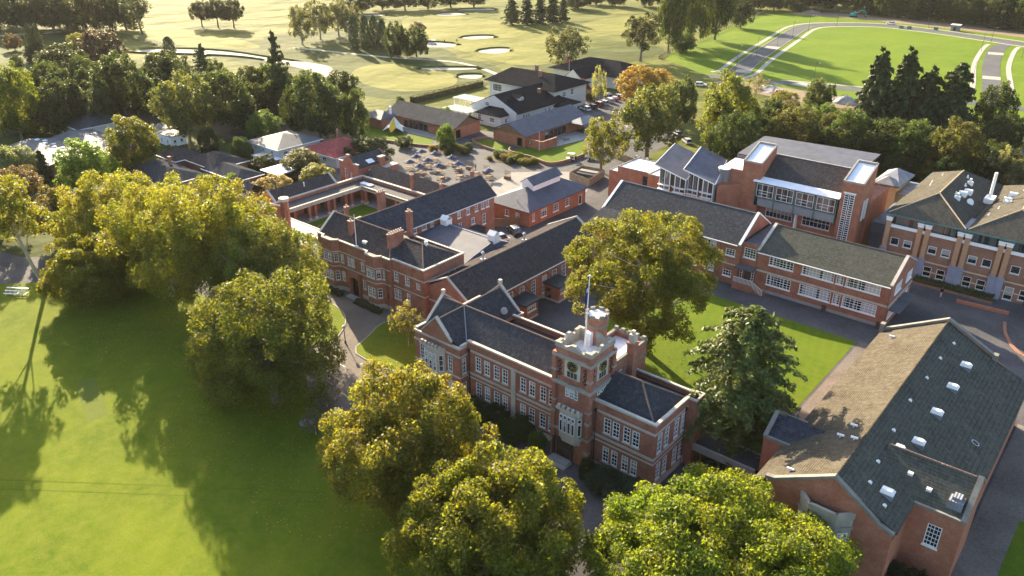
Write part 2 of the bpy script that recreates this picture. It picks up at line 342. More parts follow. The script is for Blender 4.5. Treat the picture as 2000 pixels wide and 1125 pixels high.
def wallseg(mb, root, p0, p1, z0, z1, wins=(), m=0):
    """one flat wall, p0->p1 with the outside on the right; wins = (s, z, w, h, cols, rows, style) from p0"""
    p0 = Vector(p0); p1 = Vector(p1); L = (p1-p0).length; d = (p1-p0)/L; inn = Vector((-d.y, d.x)); rz = math.atan2(d.y, d.x)
    P = lambda s, z, q=0: (p0.x+d.x*s+inn.x*q, p0.y+d.y*s+inn.y*q, z)
    S = sorted({0, L, *[round(w[0]-w[2]/2, 4) for w in wins], *[round(w[0]+w[2]/2, 4) for w in wins]}); Z = sorted({z0, z1, *[round(w[1], 4) for w in wins], *[round(w[1]+w[3], 4) for w in wins]})
    for i in range(len(S)-1):
        k = 0
        while k < len(Z)-1:
            inside = lambda j: any(w[0]-w[2]/2-1e-3 <= (S[i]+S[i+1])/2 <= w[0]+w[2]/2+1e-3 and w[1]-1e-3 <= (Z[j]+Z[j+1])/2 <= w[1]+w[3]+1e-3 for w in wins)
            if inside(k): k += 1; continue
            j = k
            while j+1 < len(Z)-1 and not inside(j+1): j += 1
            mb.poly([P(S[i], Z[k]), P(S[i+1], Z[k]), P(S[i+1], Z[j+1]), P(S[i], Z[j+1])], m); k = j+1
    for w in wins:
        a, b, c, e, q = w[0]-w[2]/2, w[0]+w[2]/2, w[1], w[1]+w[3], .13
        for u, v in (((a, c), (b, c)), ((b, c), (b, e)), ((b, e), (a, e)), ((a, e), (a, c))):
            mb.poly([P(*u), P(*u, q), P(*v, q), P(*v)], m)
        st = w[6] if len(w) > 6 else 'x'
        if st != 'hole': window(root, P(w[0], w[1]), rz, w[2], w[3], w[4], w[5], st, 'n' not in st, 0)
def rect_walls(mb, root, x0, y0, x1, y1, z0, z1, S=(), E=(), N=(), W=(), m=0):
    """four walls; windows carry the absolute x (S, N) or y (E, W) of their middle"""
    ab = lambda ws, f: [(f(w[0]),)+tuple(w[1:]) for w in ws]
    wallseg(mb, root, (x0, y0), (x1, y0), z0, z1, ab(S, lambda c: c-x0), m); wallseg(mb, root, (x1, y0), (x1, y1), z0, z1, ab(E, lambda c: c-y0), m)
    wallseg(mb, root, (x1, y1), (x0, y1), z0, z1, ab(N, lambda c: x1-c), m); wallseg(mb, root, (x0, y1), (x0, y0), z0, z1, ab(W, lambda c: y1-c), m)
    return mb
def ring(mb, x0, y0, x1, y1, z0, z1, w=.3, out=.06, m=0):
    """a coping or string course round a rectangle, butted at the corners"""
    a, b, c, d = x0-out, y0-out, x1+out, y1+out
    mb.box(a, b, z0, c, b+w, z1, m); mb.box(a, d-w, z0, c, d, z1, m); mb.box(a, b+w, z0, a+w, d-w, z1, m); mb.box(c-w, b+w, z0, c, d-w, z1, m)
    return mb
def sbox(root, name, mt, *bx):
    mb = MB()
    for b_ in bx: mb.box(*b_)
    if len(bx) > 1: return pieces(mb, name, mt, root)
    return mb.build(name, mt, root)
def ridge_cap(root, pts, mt='brick_brown', r_=.13):
    """half round ridge or hip tiles along a line on a roof"""
    mb = MB(); a, b_ = Vector(pts[0]), Vector(pts[1]); n_ = max(2, int((b_-a).length/.45))
    for i in range(n_): mb.tube(a.lerp(b_, i/n_), a.lerp(b_, (i+.9)/n_), r_, r_*.88, 6)
    return mb.build('ridge_tiles', mt, root)
def ordinal_labels(objs, fmt):
    """label look-alikes by their order from left to right as the camera sees them"""
    def sx(o): return (o.location.x*.766+o.location.y*.643)/(o.location.y*.766-o.location.x*.643)
    for i, o in enumerate(sorted(objs, key=sx)):
        k = i+1; suf = 'th' if 10 < k % 100 < 14 else {1: 'st', 2: 'nd', 3: 'rd'}.get(k % 10, 'th'); o['label'] = fmt % ('%d%s' % (k, suf))
def chimney(root, x, y, z0, z1, w=.9, d=.6, pots=2):
    mb = MB().box(x-w/2, y-d/2, z0, x+w/2, y+d/2, z1-.25); mb.box(x-w/2-.08, y-d/2-.08, z1-.25, x+w/2+.08, y+d/2+.08, z1)
    o = mb.build('chimney', 'brick', root); q = MB()
    for i in range(pots):
        t = (i+.5)/pots-.5
        c = (x+t*w, y) if w >= d else (x, y+t*d)
        MB().tube((*c, z1), (*c, z1+.4), .16, .13, 8).build('chimney_pot', 'stone', o)
    return o
# ================================================================ the setting
sheet('ground', [(-1500, -400), (900, -400), (900, 1500), (-1500, 1500)], 0, 'grass_golf')
sheet('school_yard', [(-240, 20), (-120, -60), (40, -60), (40, 182), (-60, 184), (-108, 182), (-112, 216), (-130, 226), (-146, 244), (-158, 250), (-163, 236), (-152, 206), (-152, 182), (-200, 158), (-236, 150), (-262, 100)], .012, 'asphalt')
sheet('school_grass', smoothpoly([(-262, 62), (-178, 40), (-150, 62), (-158, 92), (-166, 118), (-176, 132), (-205, 124), (-240, 122), (-270, 100)]), .02, 'grass_rough')
sheet('wood_floor', smoothpoly([(-345, 84), (-262, 70), (-232, 112), (-208, 140), (-176, 144), (-184, 158), (-240, 158), (-300, 150), (-350, 130)]), .016, 'soil')
sheet('paved_court', smoothpoly([(-166, 128), (-148, 118), (-112, 121), (-98, 147), (-112, 168), (-128, 166), (-150, 166), (-168, 152)], 1), .03, 'asphalt_court')
sheet('drive_apron', smoothpoly([(-118, 79), (-112, 64), (-96, 56), (-78, 46), (-52, 38), (-40, 52), (-40, 62), (-60, 64), (-76, 72), (-86, 80)], 1), .026, 'asphalt_drive')
sheet('car_park', [(-163, 214), (-146, 204), (-128, 200), (-128, 226), (-152, 248)], .03, 'asphalt')
sheet('front_lawn', smoothpoly([(-170, 20), (-158, 40), (-151, 47), (-140, 56), (-128, 62), (-112, 63), (-98, 60.5), (-88, 57), (-80, 53.2), (-68, 51), (-54, 47), (-40, 43), (-26, 39), (-5, 30), (0, -80), (-170, -80)], 1), .035, 'grass_lawn')
sheet('cricket_pitch', [(-113, 34.6), (-101.5, 31.2), (-100.6, 33.8), (-112.2, 37.2)], .042, 'grass_pitch')
for q in ([(-97.6, 18.9), (-82.6, 30.2), (-65.1, 43)], [(-95.8, 18.2), (-81, 29.4), (-63.8, 42)]): ribbon('wheel_track', curve(q), .16, .046, 'grass_track')
def kerbed(name, pts, mt, z=.11):
    mb = MB().prism(pts, 0, z, 0); o = tag(mb.build(name, mt), kind='structure')
    c = pts+[pts[0]]; l_, r_ = strip(c, .18); k = MB()
    for i in range(len(pts)): k.prism([l_[i], r_[i], r_[i+1], l_[i+1]], 0, z+.03)
    k.build('kerb', 'concrete', o); return o
kerbed('drive_island_lawn', smoothpoly([(-108, 74.9), (-104, 75), (-100, 74.2), (-97.4, 72.6), (-95.3, 70.4), (-93.2, 66.6), (-93.6, 64.2), (-98, 61.5), (-106, 62), (-112, 68)], 2), 'grass_lawn')
kerbed('office_corner_lawn', smoothpoly([(-88.8, 66.6), (-90.3, 71.3), (-92, 75.2), (-91.4, 78), (-89, 79.6), (-80, 80), (-76.5, 79), (-76.5, 68), (-80, 66.5), (-84, 66.2)], 1), 'grass_lawn')
sheet('courtyard_lawn', [(-70, 80.5), (-29, 83.5), (-29, 120.6), (-68, 121)], .03, 'grass_court')
sheet('courtyard_path', [(-77, 84), (-64.5, 84), (-64.5, 101), (-70, 121), (-77, 121)], .038, 'asphalt')
sheet('gym_path', [(-28.6, 83), (-23.8, 83), (-23.8, 121), (-28.6, 121)], .03, 'asphalt_drive')
sheet('gym_verge', [(-1.0, 50), (40, 50), (40, 92), (-.6, 91)], .03, 'grass_court')
sheet('gym_walk', [(-4.6, 60), (-1.0, 60), (-.6, 91), (6, 92), (10, 112), (-4.6, 112)], .034, 'asphalt_drive')
sheet('quadrangle_lawn', [(-138.8, 90), (-114, 90), (-114, 111.6), (-138.8, 111.6)], .04, 'grass_court')
sheet('tent_lawn', [(-198, 164.5), (-176, 160.5), (-167, 163.3), (-160.5, 155), (-181, 150), (-196, 153)], .036, 'grass_court')
sheet('tent_terrace', [(-184, 166.5), (-160.5, 166.5), (-160.5, 162), (-176, 161.8), (-184, 163)], .042, 'concrete')
sheet('corner_lawn', [(-155, 167.2), (-143, 164), (-142.6, 170.8), (-153.6, 172.2)], .04, 'grass_court')
sheet('brick_wall_lawn', [(-141, 165.8), (-124.3, 163.6), (-122, 178), (-131, 189), (-134, 174), (-140.2, 172)], .04, 'grass_court')
sheet('brick_wall_terrace', [(-139.2, 174), (-134.4, 174.2), (-131.6, 189), (-131, 194), (-139.2, 196)], .046, 'concrete')
sheet('pale_paving', [(-126, 143), (-112.2, 124), (-112.2, 147), (-104, 152), (-112, 166), (-122, 158), (-128, 152)], .04, 'concrete_pale')
sheet('loose_gravel_patch', [(-78.6+1.1*math.cos(t/12*6.283), 50.4+1.1*math.sin(t/12*6.283)) for t in range(12)], .05, 'concrete')
for i, (x, y) in enumerate([(-93, 62.9), (-89.8, 62.9), (-86.5, 62.9), (-96.2, 62.6)]):
    tag(MB().poly([(x-.65, y-.07, .034), (x+.65, y-.07, .034), (x+.65, y+.07, .034), (x-.65, y+.07, .034)]).build('lane_marking', 'white_line'), kind='structure')
tag(MB().poly([(-111.6, 77.2, .034), (-110, 76.5, .034), (-109.95, 76.62, .034), (-111.55, 77.32, .034)]).build('lane_marking', 'white_line'), kind='structure')
# golf course
sheet('golf_rough', smoothpoly([(-420, 190), (-330, 196), (-262, 190), (-236, 184), (-206, 190), (-200, 228), (-222, 262), (-262, 262), (-330, 246), (-420, 214)]), .02, 'grass_rough')
sheet('golf_rough', smoothpoly([(-372, 236), (-310, 226), (-258, 236), (-246, 258), (-268, 276), (-330, 290), (-372, 268)]), .03, 'grass_rough')
sheet('golf_rough', smoothpoly([(-230, 262), (-190, 262), (-186, 330), (-200, 352), (-226, 316)]), .03, 'grass_rough')
sheet('golf_rough', smoothpoly([(-500, 130), (-400, 120), (-330, 96), (-330, 140), (-400, 176), (-470, 190), (-520, 180)]), .024, 'grass_rough')
sheet('golf_green', smoothpoly([(-256.4, 205.7), (-238.8, 198.1), (-221.6, 198.1), (-214, 206.5), (-211.7, 216.6), (-216.4, 225.6), (-227.2, 234.9), (-242.9, 237.2), (-262.4, 236.8), (-270.1, 227), (-266, 214.7)]), .05, 'grass_green')
sheet('fairway', smoothpoly([(-330, 300), (-262, 276), (-216, 262), (-210, 292), (-250, 340), (-320, 372), (-380, 350)]), .04, 'grass_green')
sheet('fairway', smoothpoly([(-470, 204), (-380, 198), (-345, 212), (-340, 226), (-400, 232), (-480, 226)]), .045, 'grass_green')
sheet('fairway', smoothpoly([(-262, 340), (-226, 360), (-226, 460), (-262, 470), (-276, 400)]), .04, 'grass_green')
def bunker(pts):
    p = smoothpoly(pts); c = (sum(x for x, y in p)/len(p), sum(y for x, y in p)/len(p))
    o = tag(MB().poly([(x, y, .07) for x, y in p]).build('bunker', 'sand'), kind='structure')
    lip = MB(); q = p+[p[0]]
    for i in range(len(p)):   # the turf lip stands up along the far side
        a, b_ = q[i], q[i+1]; f = lambda t: (c[0]+(t[0]-c[0])*1.06, c[1]+(t[1]-c[1])*1.06)
        if (a[1]-c[1])*.77-(a[0]-c[0])*.64 > -1: lip.add([(*a, .07), (*b_, .07), (*f(b_), .75), (*f(a), .75), (*[c[k]+(f(b_)[k]-c[k])*1.2 for k in (0, 1)], .05), (*[c[k]+(f(a)[k]-c[k])*1.2 for k in (0, 1)], .05)], [[0, 1, 2, 3], [3, 2, 4, 5]])
    lip.build('turf_lip', 'grass_golf', o)
def blob(x, y, a, b_, rot=-.7, n=9, s=1):
    rd = random.Random(s); out = []
    for i in range(n):
        t = i/n*6.283; r = rd.uniform(.75, 1.15); X, Y = a*r*math.cos(t), b_*r*math.sin(t)
        out.append((x+X*math.cos(rot)-Y*math.sin(rot), y+X*math.sin(rot)+Y*math.cos(rot)))
    return out
bunker([(-378.5, 175.6), (-378.8, 188.1), (-348.4, 206.4), (-310.4, 208.9), (-291.5, 212.8), (-266.4, 208.2), (-261.4, 199), (-270, 201), (-295.3, 204.1), (-325.5, 203), (-347.7, 192), (-366.2, 179)])
for i, (x, y, a, b_, r) in enumerate([(-284, 311, 9, 6, .9), (-251, 287, 9, 7, .9), (-238, 242, 12, 3.5, .7), (-219.6, 236, 6, 5, .9), (-357.7, 367.5, 11, 7, .9), (-360, 394, 12, 5, .9), (-474, 163, 12, 4, 1.2), (-470, 178, 9, 6, .7), (-393, 330, 16, 4, .8), (-286, 280, 14, 9, .5)]): bunker(blob(x, y, a, b_, r, s=i))
tag(ribbon('cart_path', curve([(-330, 232), (-307, 237), (-277, 243.6), (-252, 253), (-238, 254), (-218, 247.6), (-204, 240)]), 2.4, .08, 'footpath'))
ribbon('stream_channel', curve([(-296, 212), (-280, 212), (-270, 206), (-262, 203), (-266, 197)]), 2.6, .06, 'sand')
# the new streets and fields at the upper right
sheet('subdivision_field', smoothpoly([(-136, 316), (-160, 440), (-166, 452), (-158, 464), (-128, 480), (-100, 466), (-84, 450), (-62, 352), (-72, 322), (-95, 315), (-122, 309)], 1), .05, 'grass_field')
sheet('subdivision_verge', smoothpoly([(-185, 322), (-195, 391), (-216, 505), (-150, 520), (-60, 500), (20, 470), (20, 300), (-60, 292), (-146, 296), (-160, 306)], 1), .03, 'grass_field')
RD = [(-144, 303), (-142, 312), (-150, 345), (-162, 405), (-170, 446), (-168, 464), (-158, 476), (-139, 487), (-109, 482), (-74, 469), (-20, 448), (30, 430)]
ribbon('street', curve(RD), 7.5, .07, 'road')
for nm, dx in (('kerb', 4.0), ('kerb', -4.0)):
    l_, r_ = strip(curve(RD), 2*abs(dx)); ribbon(nm, l_ if dx > 0 else r_, .3, .06, 'concrete', h=.14)
for dx in (7.4, -7.4):
    l_, r_ = strip(curve(RD), 2*abs(dx)); ribbon('footpath', (l_ if dx > 0 else r_)[:-4], 2.0, .09, 'footpath')
ribbon('street', curve([(-148, 298), (-128, 302), (-94, 310), (-60, 314), (0, 318)]), 6.5, .075, 'road')
ribbon('footpath', curve([(-122, 308.6), (-95, 315.6), (-70, 319)]), 1.8, .095, 'footpath')
ribbon('street', curve([(-73, 466), (-73, 440), (-66, 395), (-57, 352), (-50, 318)]), 6.5, .08, 'road')
for dx in (6.5, -6.5): ribbon('footpath', curve([(-73+dx, 455), (-72+dx, 438), (-66+dx, 395), (-57+dx, 352), (-52+dx, 326)]), 1.9, .1, 'footpath')
for (x, y, a) in ((-141, 316, .3), (-156, 378, .2), (-71, 428, .2), (-60, 366, .2), (-112, 306, 1.3)):
    c, s = math.cos(a), math.sin(a); q = [(x+X*c-Y*s, y+X*s+Y*c) for X, Y in ((-3.2, -3.5), (3.2, -3.5), (3.2, 3.5), (-3.2, 3.5))]; sheet('raised_crossing', q, .12, 'footpath')
sheet('earthworks', smoothpoly([(-205, 500), (-165, 506), (-110, 500), (-40, 480), (-40, 512), (-110, 528), (-190, 526)], 1), .06, 'dirt')
sheet('earthworks', smoothpoly([(-140, 285), (-100, 276), (-72, 280), (-72, 292), (-104, 296), (-140, 296)], 1), .06, 'dirt')
sheet('earthworks', smoothpoly([(-40, 330), (-10, 330), (-10, 400), (-38, 400)], 1), .06, 'dirt')
sheet('lower_car_park', [(-60, 186), (20, 186), (20, 240), (-20, 262), (-30, 262), (-38, 232)], .03, 'asphalt')
# ================================================================ buildings
# ---- clock building
r = empty('clock_building', (-52, 68, 0), 'red brick school building with square clock tower, stone bands and slate roofs', 'building')
mb = MB()
up = lambda us, z=5.7, h=2.2, w=.98, st='b': [(u, z, w, h, 2, 4, st) for u in us]
gU = [-63.3, -61.7, -60.0, -58.5, -55.4, -53.9, -52.1, -50.7]
rect_walls(mb, r, -65.3, 68.3, -44, 78.2, 0, 9.7, S=up(gU)+up(gU, 1.6, 2.2))
wu = [-41.9, -40.65, -39.15, -37.9]
rect_walls(mb, r, -44, 67.8, -35.4, 77, 0, 9.7, S=up(wu)+up(wu, 1.5, 2.2, .9), E=up([69, 70.6, 72.9, 74.5], 5.4, 2.7, 1.0)+up([69.2, 70.7, 73.1, 74.6], 1.4, 2.4, 1.0))
rect_walls(mb, r, -35.4, 75.6, -34.4, 77.6, 0, 9.5, E=up([76.6], 5.7, 1.7, .6))
rect_walls(mb, r, -74.1, 66.8, -65.3, 80.5, 0, 9.2, S=up([-72.7, -67.2], 4.9, 2.4, .85)+up([-72.7, -67.2], 1.2, 2.3, .85), E=[(67.55, 4.9, .8, 2.5, 2, 4, 'b'), (67.55, 1.2, .8, 2.3, 2, 4, 'b')])
mb.extr('Y', 66.8, 67.1, [(-72.6, 9.2), (-66.9, 9.2), (-66.9, 9.6), (-67.3, 9.9), (-69.7, 12.3), (-72.2, 9.9), (-72.6, 9.6)])            # front gable
mb.extr('Y', 80.2, 80.5, [(-73.2, 9.2), (-66.2, 9.2), (-69.7, 12.4)])
mb.extr('X', -74.1, -73.8, [(69, 9.2), (76.4, 9.2), (72.7, 12.4)])
mb.build('wall', 'brick', r)
mb = MB()                                                             # slate roofs
mb.gable(-73.8, 68.6, -49.2, 76.6, 9.2, 12.1, 'X', mid=72.5)
mb.gable(-73.7, 67.1, -65.7, 80.2, 9.0, 12.05, 'Y')
mb.hip(-43.9, 68.2, -35.8, 76.0, 9.25, 12.0, (-43.9, 71.8), (-39.9, 71.8))
mb.build('roof', 'tile_slate', r)
sbox(r, 'flat_roof', 'dark_metal', (-65.2, 76.6, 8.7, -48.8, 78.1, 8.9), (-74, 66.9, 8.6, -65.4, 80.4, 8.8), (-43.9, 75.7, 8.7, -34.5, 77, 8.9))
sbox(r, 'rear_skylight', 'metal_grey', (-76, 83, 4.6, -72.5, 84.2, 5.2), (-72.2, 81, 5, -71, 84, 5.6))
mb = MB()                                                             # stone trim
for z0, z1 in ((9.7, 9.95), (8.35, 8.65), (4.75, 5.1), (4.15, 4.35), (.1, .9)):
    o_ = .05 if z1 < 9 else .08
    mb.box(-65.2, 68.3-o_-.02, z0, -49.2, 68.32 if z1 < 9 else 68.65, z1); mb.box(-43.9, 67.8-o_-.02, z0, -35.4+o_, 67.82 if z1 < 9 else 68.15, z1); mb.box(-35.42 if z1 < 9 else -35.75, 67.83 if z1 < 9 else 68.15, z0, -35.4+o_, 75.5, z1)
for z0, z1 in ((8.9, 9.2), (7.6, 7.9), (4.3, 4.6), (.1, .9)):
    top = z1 > 9
    mb.box(-74.1-.05, 66.8-.06, z0, -65.3+.05, 66.82 if not top else 67.1, z1); mb.box(-65.32 if not top else -65.6, 66.82 if not top else 67.1, z0, -65.25, 68.22, z1)
mb.box(-74.2, 67.1, 9.2, -73.8, 69, 9.45); mb.box(-65.6, 67.1, 9.2, -65.22, 68.3, 9.5)
for u in (-57, -49.6): mb.box(u-.35, 68.1, 0, u+.35, 68.3, 8.3)
for (a, za), (b_, zb) in (((-72.6, 9.6), (-72.2, 9.95)), ((-72.2, 9.95), (-69.7, 12.45)), ((-69.7, 12.45), (-67.3, 9.95)), ((-67.3, 9.95), (-66.9, 9.6))):
    mb.add([(a, 66.68, za), (b_, 66.68, zb), (b_, 67.2, zb), (a, 67.2, za), (a, 66.68, za+.22), (b_, 66.68, zb+.22), (b_, 67.2, zb+.22), (a, 67.2, za+.22)], [[0,1,2,3],[4,5,6,7],[0,1,5,4],[1,2,6,5],[2,3,7,6],[3,0,4,7]])
for s in (-1, 1):
    mb.slab([(-69.7, 80.15, 12.7), (-69.7+3.6*s, 80.15, 9.4), (-69.7+3.6*s, 80.6, 9.4), (-69.7, 80.6, 12.7)][::s], .25)
    mb.slab([(-74.2, 72.7, 12.7), (-74.2, 72.7+3.8*s, 9.4), (-73.75, 72.7+3.8*s, 9.4), (-73.75, 72.7, 12.7)][::-s], .25)
mb.box(-69.95, 80.1, 12.7, -69.45, 80.6, 13.3); mb.box(-74.2, 72.45, 12.7, -73.75, 72.95, 13.2)
ring(mb, -74.1, 66.8, -65.3, 80.5, 9.2, 9.21, .3)
mb.box(-65.3, 77.95, 9.7, -48.8, 78.3, 9.9); mb.box(-44, 76.75, 9.7, -35.4, 77.1, 9.9); ring(mb, -35.4, 75.6, -34.4, 77.6, 9.5, 9.75, .25)
pieces(mb, 'stone_band', 'stone', r)
b_ = MB().prism([(-72.0, 66.8), (-71.1, 65.9), (-69.0, 65.9), (-68.1, 66.8)], 3.9, 8.3); b_.box(-72.1, 65.75, 8.0, -68, 66.75, 8.3)
for i in range(6): b_.box(-71.9+i*.68, 65.8, 8.3, -71.9+i*.68+.38, 66.1, 8.75)
bay = b_.build('bay_window', 'stone', r)
for u, w in ((-70.85, .7), (-70.05, .7), (-69.25, .7)):
    window(bay, (u, 65.89, 4.6), 0, w*.82, 1.5, 1, 2, 'x', False); window(bay, (u, 65.89, 6.35), 0, w*.82, .95, 2, 2, 'x', False)
window(bay, (-71.55, 66.35, 4.6), R(-45), .6, 2.6, 1, 3, 'x', False); window(bay, (-68.55, 66.35, 4.6), R(45), .6, 2.6, 1, 3, 'x', False)
for a, b_ in (((-73.7, 72.5, 12.15), (-49.4, 72.5, 12.15)), ((-69.7, 67.3, 12.1), (-69.7, 80, 12.1)), ((-43.8, 71.8, 12.05), (-39.9, 71.8, 12.05)), ((-39.9, 71.8, 12.05), (-35.9, 68.3, 9.3)), ((-39.9, 71.8, 12.05), (-35.9, 75.9, 9.3))): ridge_cap(r, (a, b_), 'ridge_clay')
for a, b_ in (((-69.7, 72.5, 12.1), (-65.75, 68.7, 9.25)),): ridge_cap(r, (a, b_), 'panel_grey', .1)
# tower (part) with sub-parts
mb = MB()
wallseg(mb, r, (-49.1, 66.7), (-44, 66.7), 0, 15.9, [(1.6, 0, 2.4, 3.0, 1, 1, 'hole')])
wallseg(mb, r, (-44, 66.7), (-44, 71.6), 0, 15.9); wallseg(mb, r, (-44, 71.6), (-49.1, 71.6), 0, 15.9); wallseg(mb, r, (-49.1, 71.6), (-49.1, 66.7), 0, 15.9)
for x, y in ((-49.1, 66.7), (-44, 66.7), (-44, 71.6), (-49.1, 71.6)): mb.box(x-.28, y-.28, 0, x+.28, y+.28, 15.2)
tw = mb.build('tower', 'brick', r)
mb = MB()
for z0, z1, o_ in ((14.7, 15.05, .32), (10.9, 11.4, .3), (8.3, 8.5, .16), (4.2, 4.5, .3), (2.2, 2.6, .3), (12.6, 12.9, .3), (6.6, 7.0, .3)):
    full = z0 in (14.7, 10.9, 4.2)
    if full: ring(mb, -49.1, 66.7, -44, 71.6, z0, z1, .4+o_, o_)
    else:
        for x, y in ((-49.1, 66.7), (-44, 66.7), (-44, 71.6), (-49.1, 71.6)): mb.box(x-.33, y-.33, z0, x+.33, y+.33, z1)
PF = [(0, 0), (0, .6), (.17, .6), (.19, .25), (.3, .3), (.4, .62), (.44, .8), (.56, .8), (.6, .62), (.7, .3), (.81, .25), (.83, .6), (1, .6), (1, 0)]      # shaped parapet of each side
for y in (66.62, 71.26): mb.extr('Y', y, y+.42, [(-49.2+5.3*t, 15.9+h) for t, h in PF][::-1])
for x in (-49.18, -44.34): mb.extr('X', x, x+.42, [(67.06+4.18*t, 15.88+h) for t, h in PF][::-1])
mb.box(-49.05, 71.3, 14.8, -44.05, 71.55, 15.88); mb.box(-49.05, 66.75, 14.8, -48.8, 71.3, 15.87)
pieces(mb, 'tower_parapet', 'stone_mid', tw)
sbox(tw, 'tower_deck', 'white_roof', (-48.9, 66.9, 14.6, -44.2, 71.4, 14.8))
for i, (px, py, rz) in enumerate(((-46.5, 66.66, 0), (-43.96, 69.2, R(90)))):
    c, s = math.cos(rz), math.sin(rz); T = lambda x, y, z: (px+x*c-y*s, py+x*s+y*c, z)
    k = MB()
    def bx(x0, y0, z0, x1, y1, z1, m=0):
        a = T(x0, y0, z0); b2 = T(x1, y1, z1); k.box(min(a[0], b2[0]), min(a[1], b2[1]), z0, max(a[0], b2[0]), max(a[1], b2[1]), z1, m)
    bx(-1.15, -.07, 12.2, 1.15, .02, 14.85); k.build('clock_surround', 'stone', tw)
    k = MB()
    for q in range(3): bx(-.72+q*.5, -.1, 12.35, -.72+q*.5+.4, -.075, 13.1)
    k.build('louvre_window', 'dark_metal', tw)
    k = MB(); n_ = 24; k.add([T(.78*math.cos(j/n_*6.283), -.14, 13.95+.78*math.sin(j/n_*6.283)) for j in range(n_)]+[T(.78*math.cos(j/n_*6.283), -.07, 13.95+.78*math.sin(j/n_*6.283)) for j in range(n_)], [list(range(n_))]+[[j, (j+1) % n_, n_+(j+1) % n_, n_+j] for j in range(n_)])
    cf = k.build('clock_face', 'clock_dark', tw)
    k = MB()
    for j in range(n_):
        a0, a1 = j/n_*6.283, (j+1)/n_*6.283
        k.add([T(q*math.cos(a), -.17, 13.95+q*math.sin(a)) for q, a in ((.70, a0), (.70, a1), (.80, a1), (.80, a0))], [[0, 1, 2, 3]])
    for j in range(12):
        a = j/12*6.283; k.tube(T(.46*math.cos(a), -.16, 13.95+.46*math.sin(a)), T(.62*math.cos(a), -.16, 13.95+.62*math.sin(a)), .03, .03, 4)
    k.tube(T(0, -.18, 13.95), T(-.15, -.18, 13.55), .045, .03, 4); k.tube(T(0, -.18, 13.95), T(.42, -.18, 13.7), .04, .02, 4)
    k.build('clock_numerals_and_hands', 'gold', tw)
    k = MB()                            # dark diaper pattern bricks, standing proud
    for sx in (-1.85, 1.85):
        for dz in (-.75, 0, .75):
            for dx, dz2 in ((-.25, 0), (.25, 0), (0, .3), (0, -.3), (-.13, .16), (.13, .16), (-.13, -.16), (.13, -.16)): bx(sx+dx-.08, -.03, 13.1+dz+dz2-.05, sx+dx+.08, .01, 13.1+dz+dz2+.05)
    k.build('diaper_brickwork', 'cloth_dark', tw)
for q in range(3):
    window(tw, (-47.1+q*.65, 66.66, 9.5), 0, .52, 1.35, 2, 3, 'w', False); window(tw, (-47.1+q*.65, 66.66, 10.95), 0, .52, .45, 2, 1, 'w', False)
for q in range(3): window(tw, (-43.97, 68.55+q*.75, 10.15), R(90), .5, .55, 1, 1, 'w', False)
b_ = MB().prism([(-48.2, 66.7), (-47.7, 65.95), (-45.3, 65.95), (-44.8, 66.7)], 3.7, 8.0); b_.box(-48.3, 65.85, 7.7, -44.7, 66.6, 8.0)
b_.prism([(-48.0, 66.7), (-47.4, 66.2), (-45.6, 66.2), (-45, 66.7)], 3.0, 3.7)
for i in range(5): b_.box(-48.1+i*.7, 65.9, 8.0, -48.1+i*.7+.42, 66.2, 8.35)
bay = b_.build('oriel_window', 'stone', tw)
for u in (-47.4, -46.8, -46.2, -45.6):
    window(tw, (u, 65.93, 4.7), 0, .44, 1.7, 1, 1, 'w', False); window(tw, (u, 65.93, 6.6), 0, .44, .6, 1, 1, 'w', False)
window(tw, (-44.98, 66.3, 4.7), R(56), .45, 1.7, 1, 1, 'w', False); window(tw, (-44.98, 66.3, 6.6), R(56), .45, .6, 1, 1, 'w', False)
mb = MB().box(-49.05, 66.35, 0, -48.75, 66.7, 3.0).box(-46.3, 66.35, 0, -46.0, 66.7, 3.0); mb.box(-48.7, 66.9, 0, -46.3, 67.1, 3); d = mb.build('entrance_door', ['timber_dark'], r)
sbox(r, 'entrance_step', 'concrete', (-49, 64.6, 0, -45.8, 66.3, .18), (-48.8, 65.2, .18, -46, 66.35, .36))
mb = MB(); n_ = 16
for z0, z1, rr in ((8, 18.0, 1.35), (18.0, 18.3, 1.5)): mb.prism([(-47.2+rr*math.cos(j/n_*6.283), 72.4+rr*math.sin(j/n_*6.283)) for j in range(n_)], z0, z1)
tt = mb.build('stair_turret', 'brick', r)
mb = MB()
for j in range(8):
    a0, a1 = (j*2)/n_*6.283, (j*2+1.15)/n_*6.283
    mb.prism([(-47.2+q*math.cos(a), 72.4+q*math.sin(a)) for q, a in ((1.15, a0), (1.5, a0), (1.5, a1), (1.15, a1))], 18.3, 18.8)
for z in (17.1, 14.6): mb.prism([(-47.2+1.45*math.cos(j/n_*6.283), 72.4+1.45*math.sin(j/n_*6.283)) for j in range(n_)], z, z+.3)
pieces(mb, 'turret_battlement', 'stone_dark', tt)
MB().prism([(-47.2+1.12*math.cos(j/n_*6.283), 72.4+1.12*math.sin(j/n_*6.283)) for j in range(n_)], 18.3, 18.45).build('turret_deck', 'white_roof', tt)
sbox(tw, 'deck_hatch', 'white_paint', (-47.6, 70.5, 14.8, -46.8, 71.2, 16.6))
mb = MB(); rect_walls(mb, r, -48.7, 71.6, -43.9, 79.3, 0, 12.8, E=[(73.2, 10.2, .6, 1.2, 2, 2, 'w'), (76.6, 10.4, .6, 1.2, 2, 2, 'w'), (76.8, 8, .8, 1.9, 1, 3, 'w'), (78.2, 6, .7, 1.6, 2, 2, 'w')]); mb.build('rear_block_wall', 'brick', r)
mb = ring(MB(), -48.7, 71.9, -43.9, 79.3, 12.8, 13.1, .4); ring(mb, -48.7, 71.65, -43.9, 79.3, 10.9, 11.2, .1)
for i in range(5): mb.box(-48.7+i*1.05, 78.9, 13.1, -48.2+i*1.05, 79.35, 13.5)
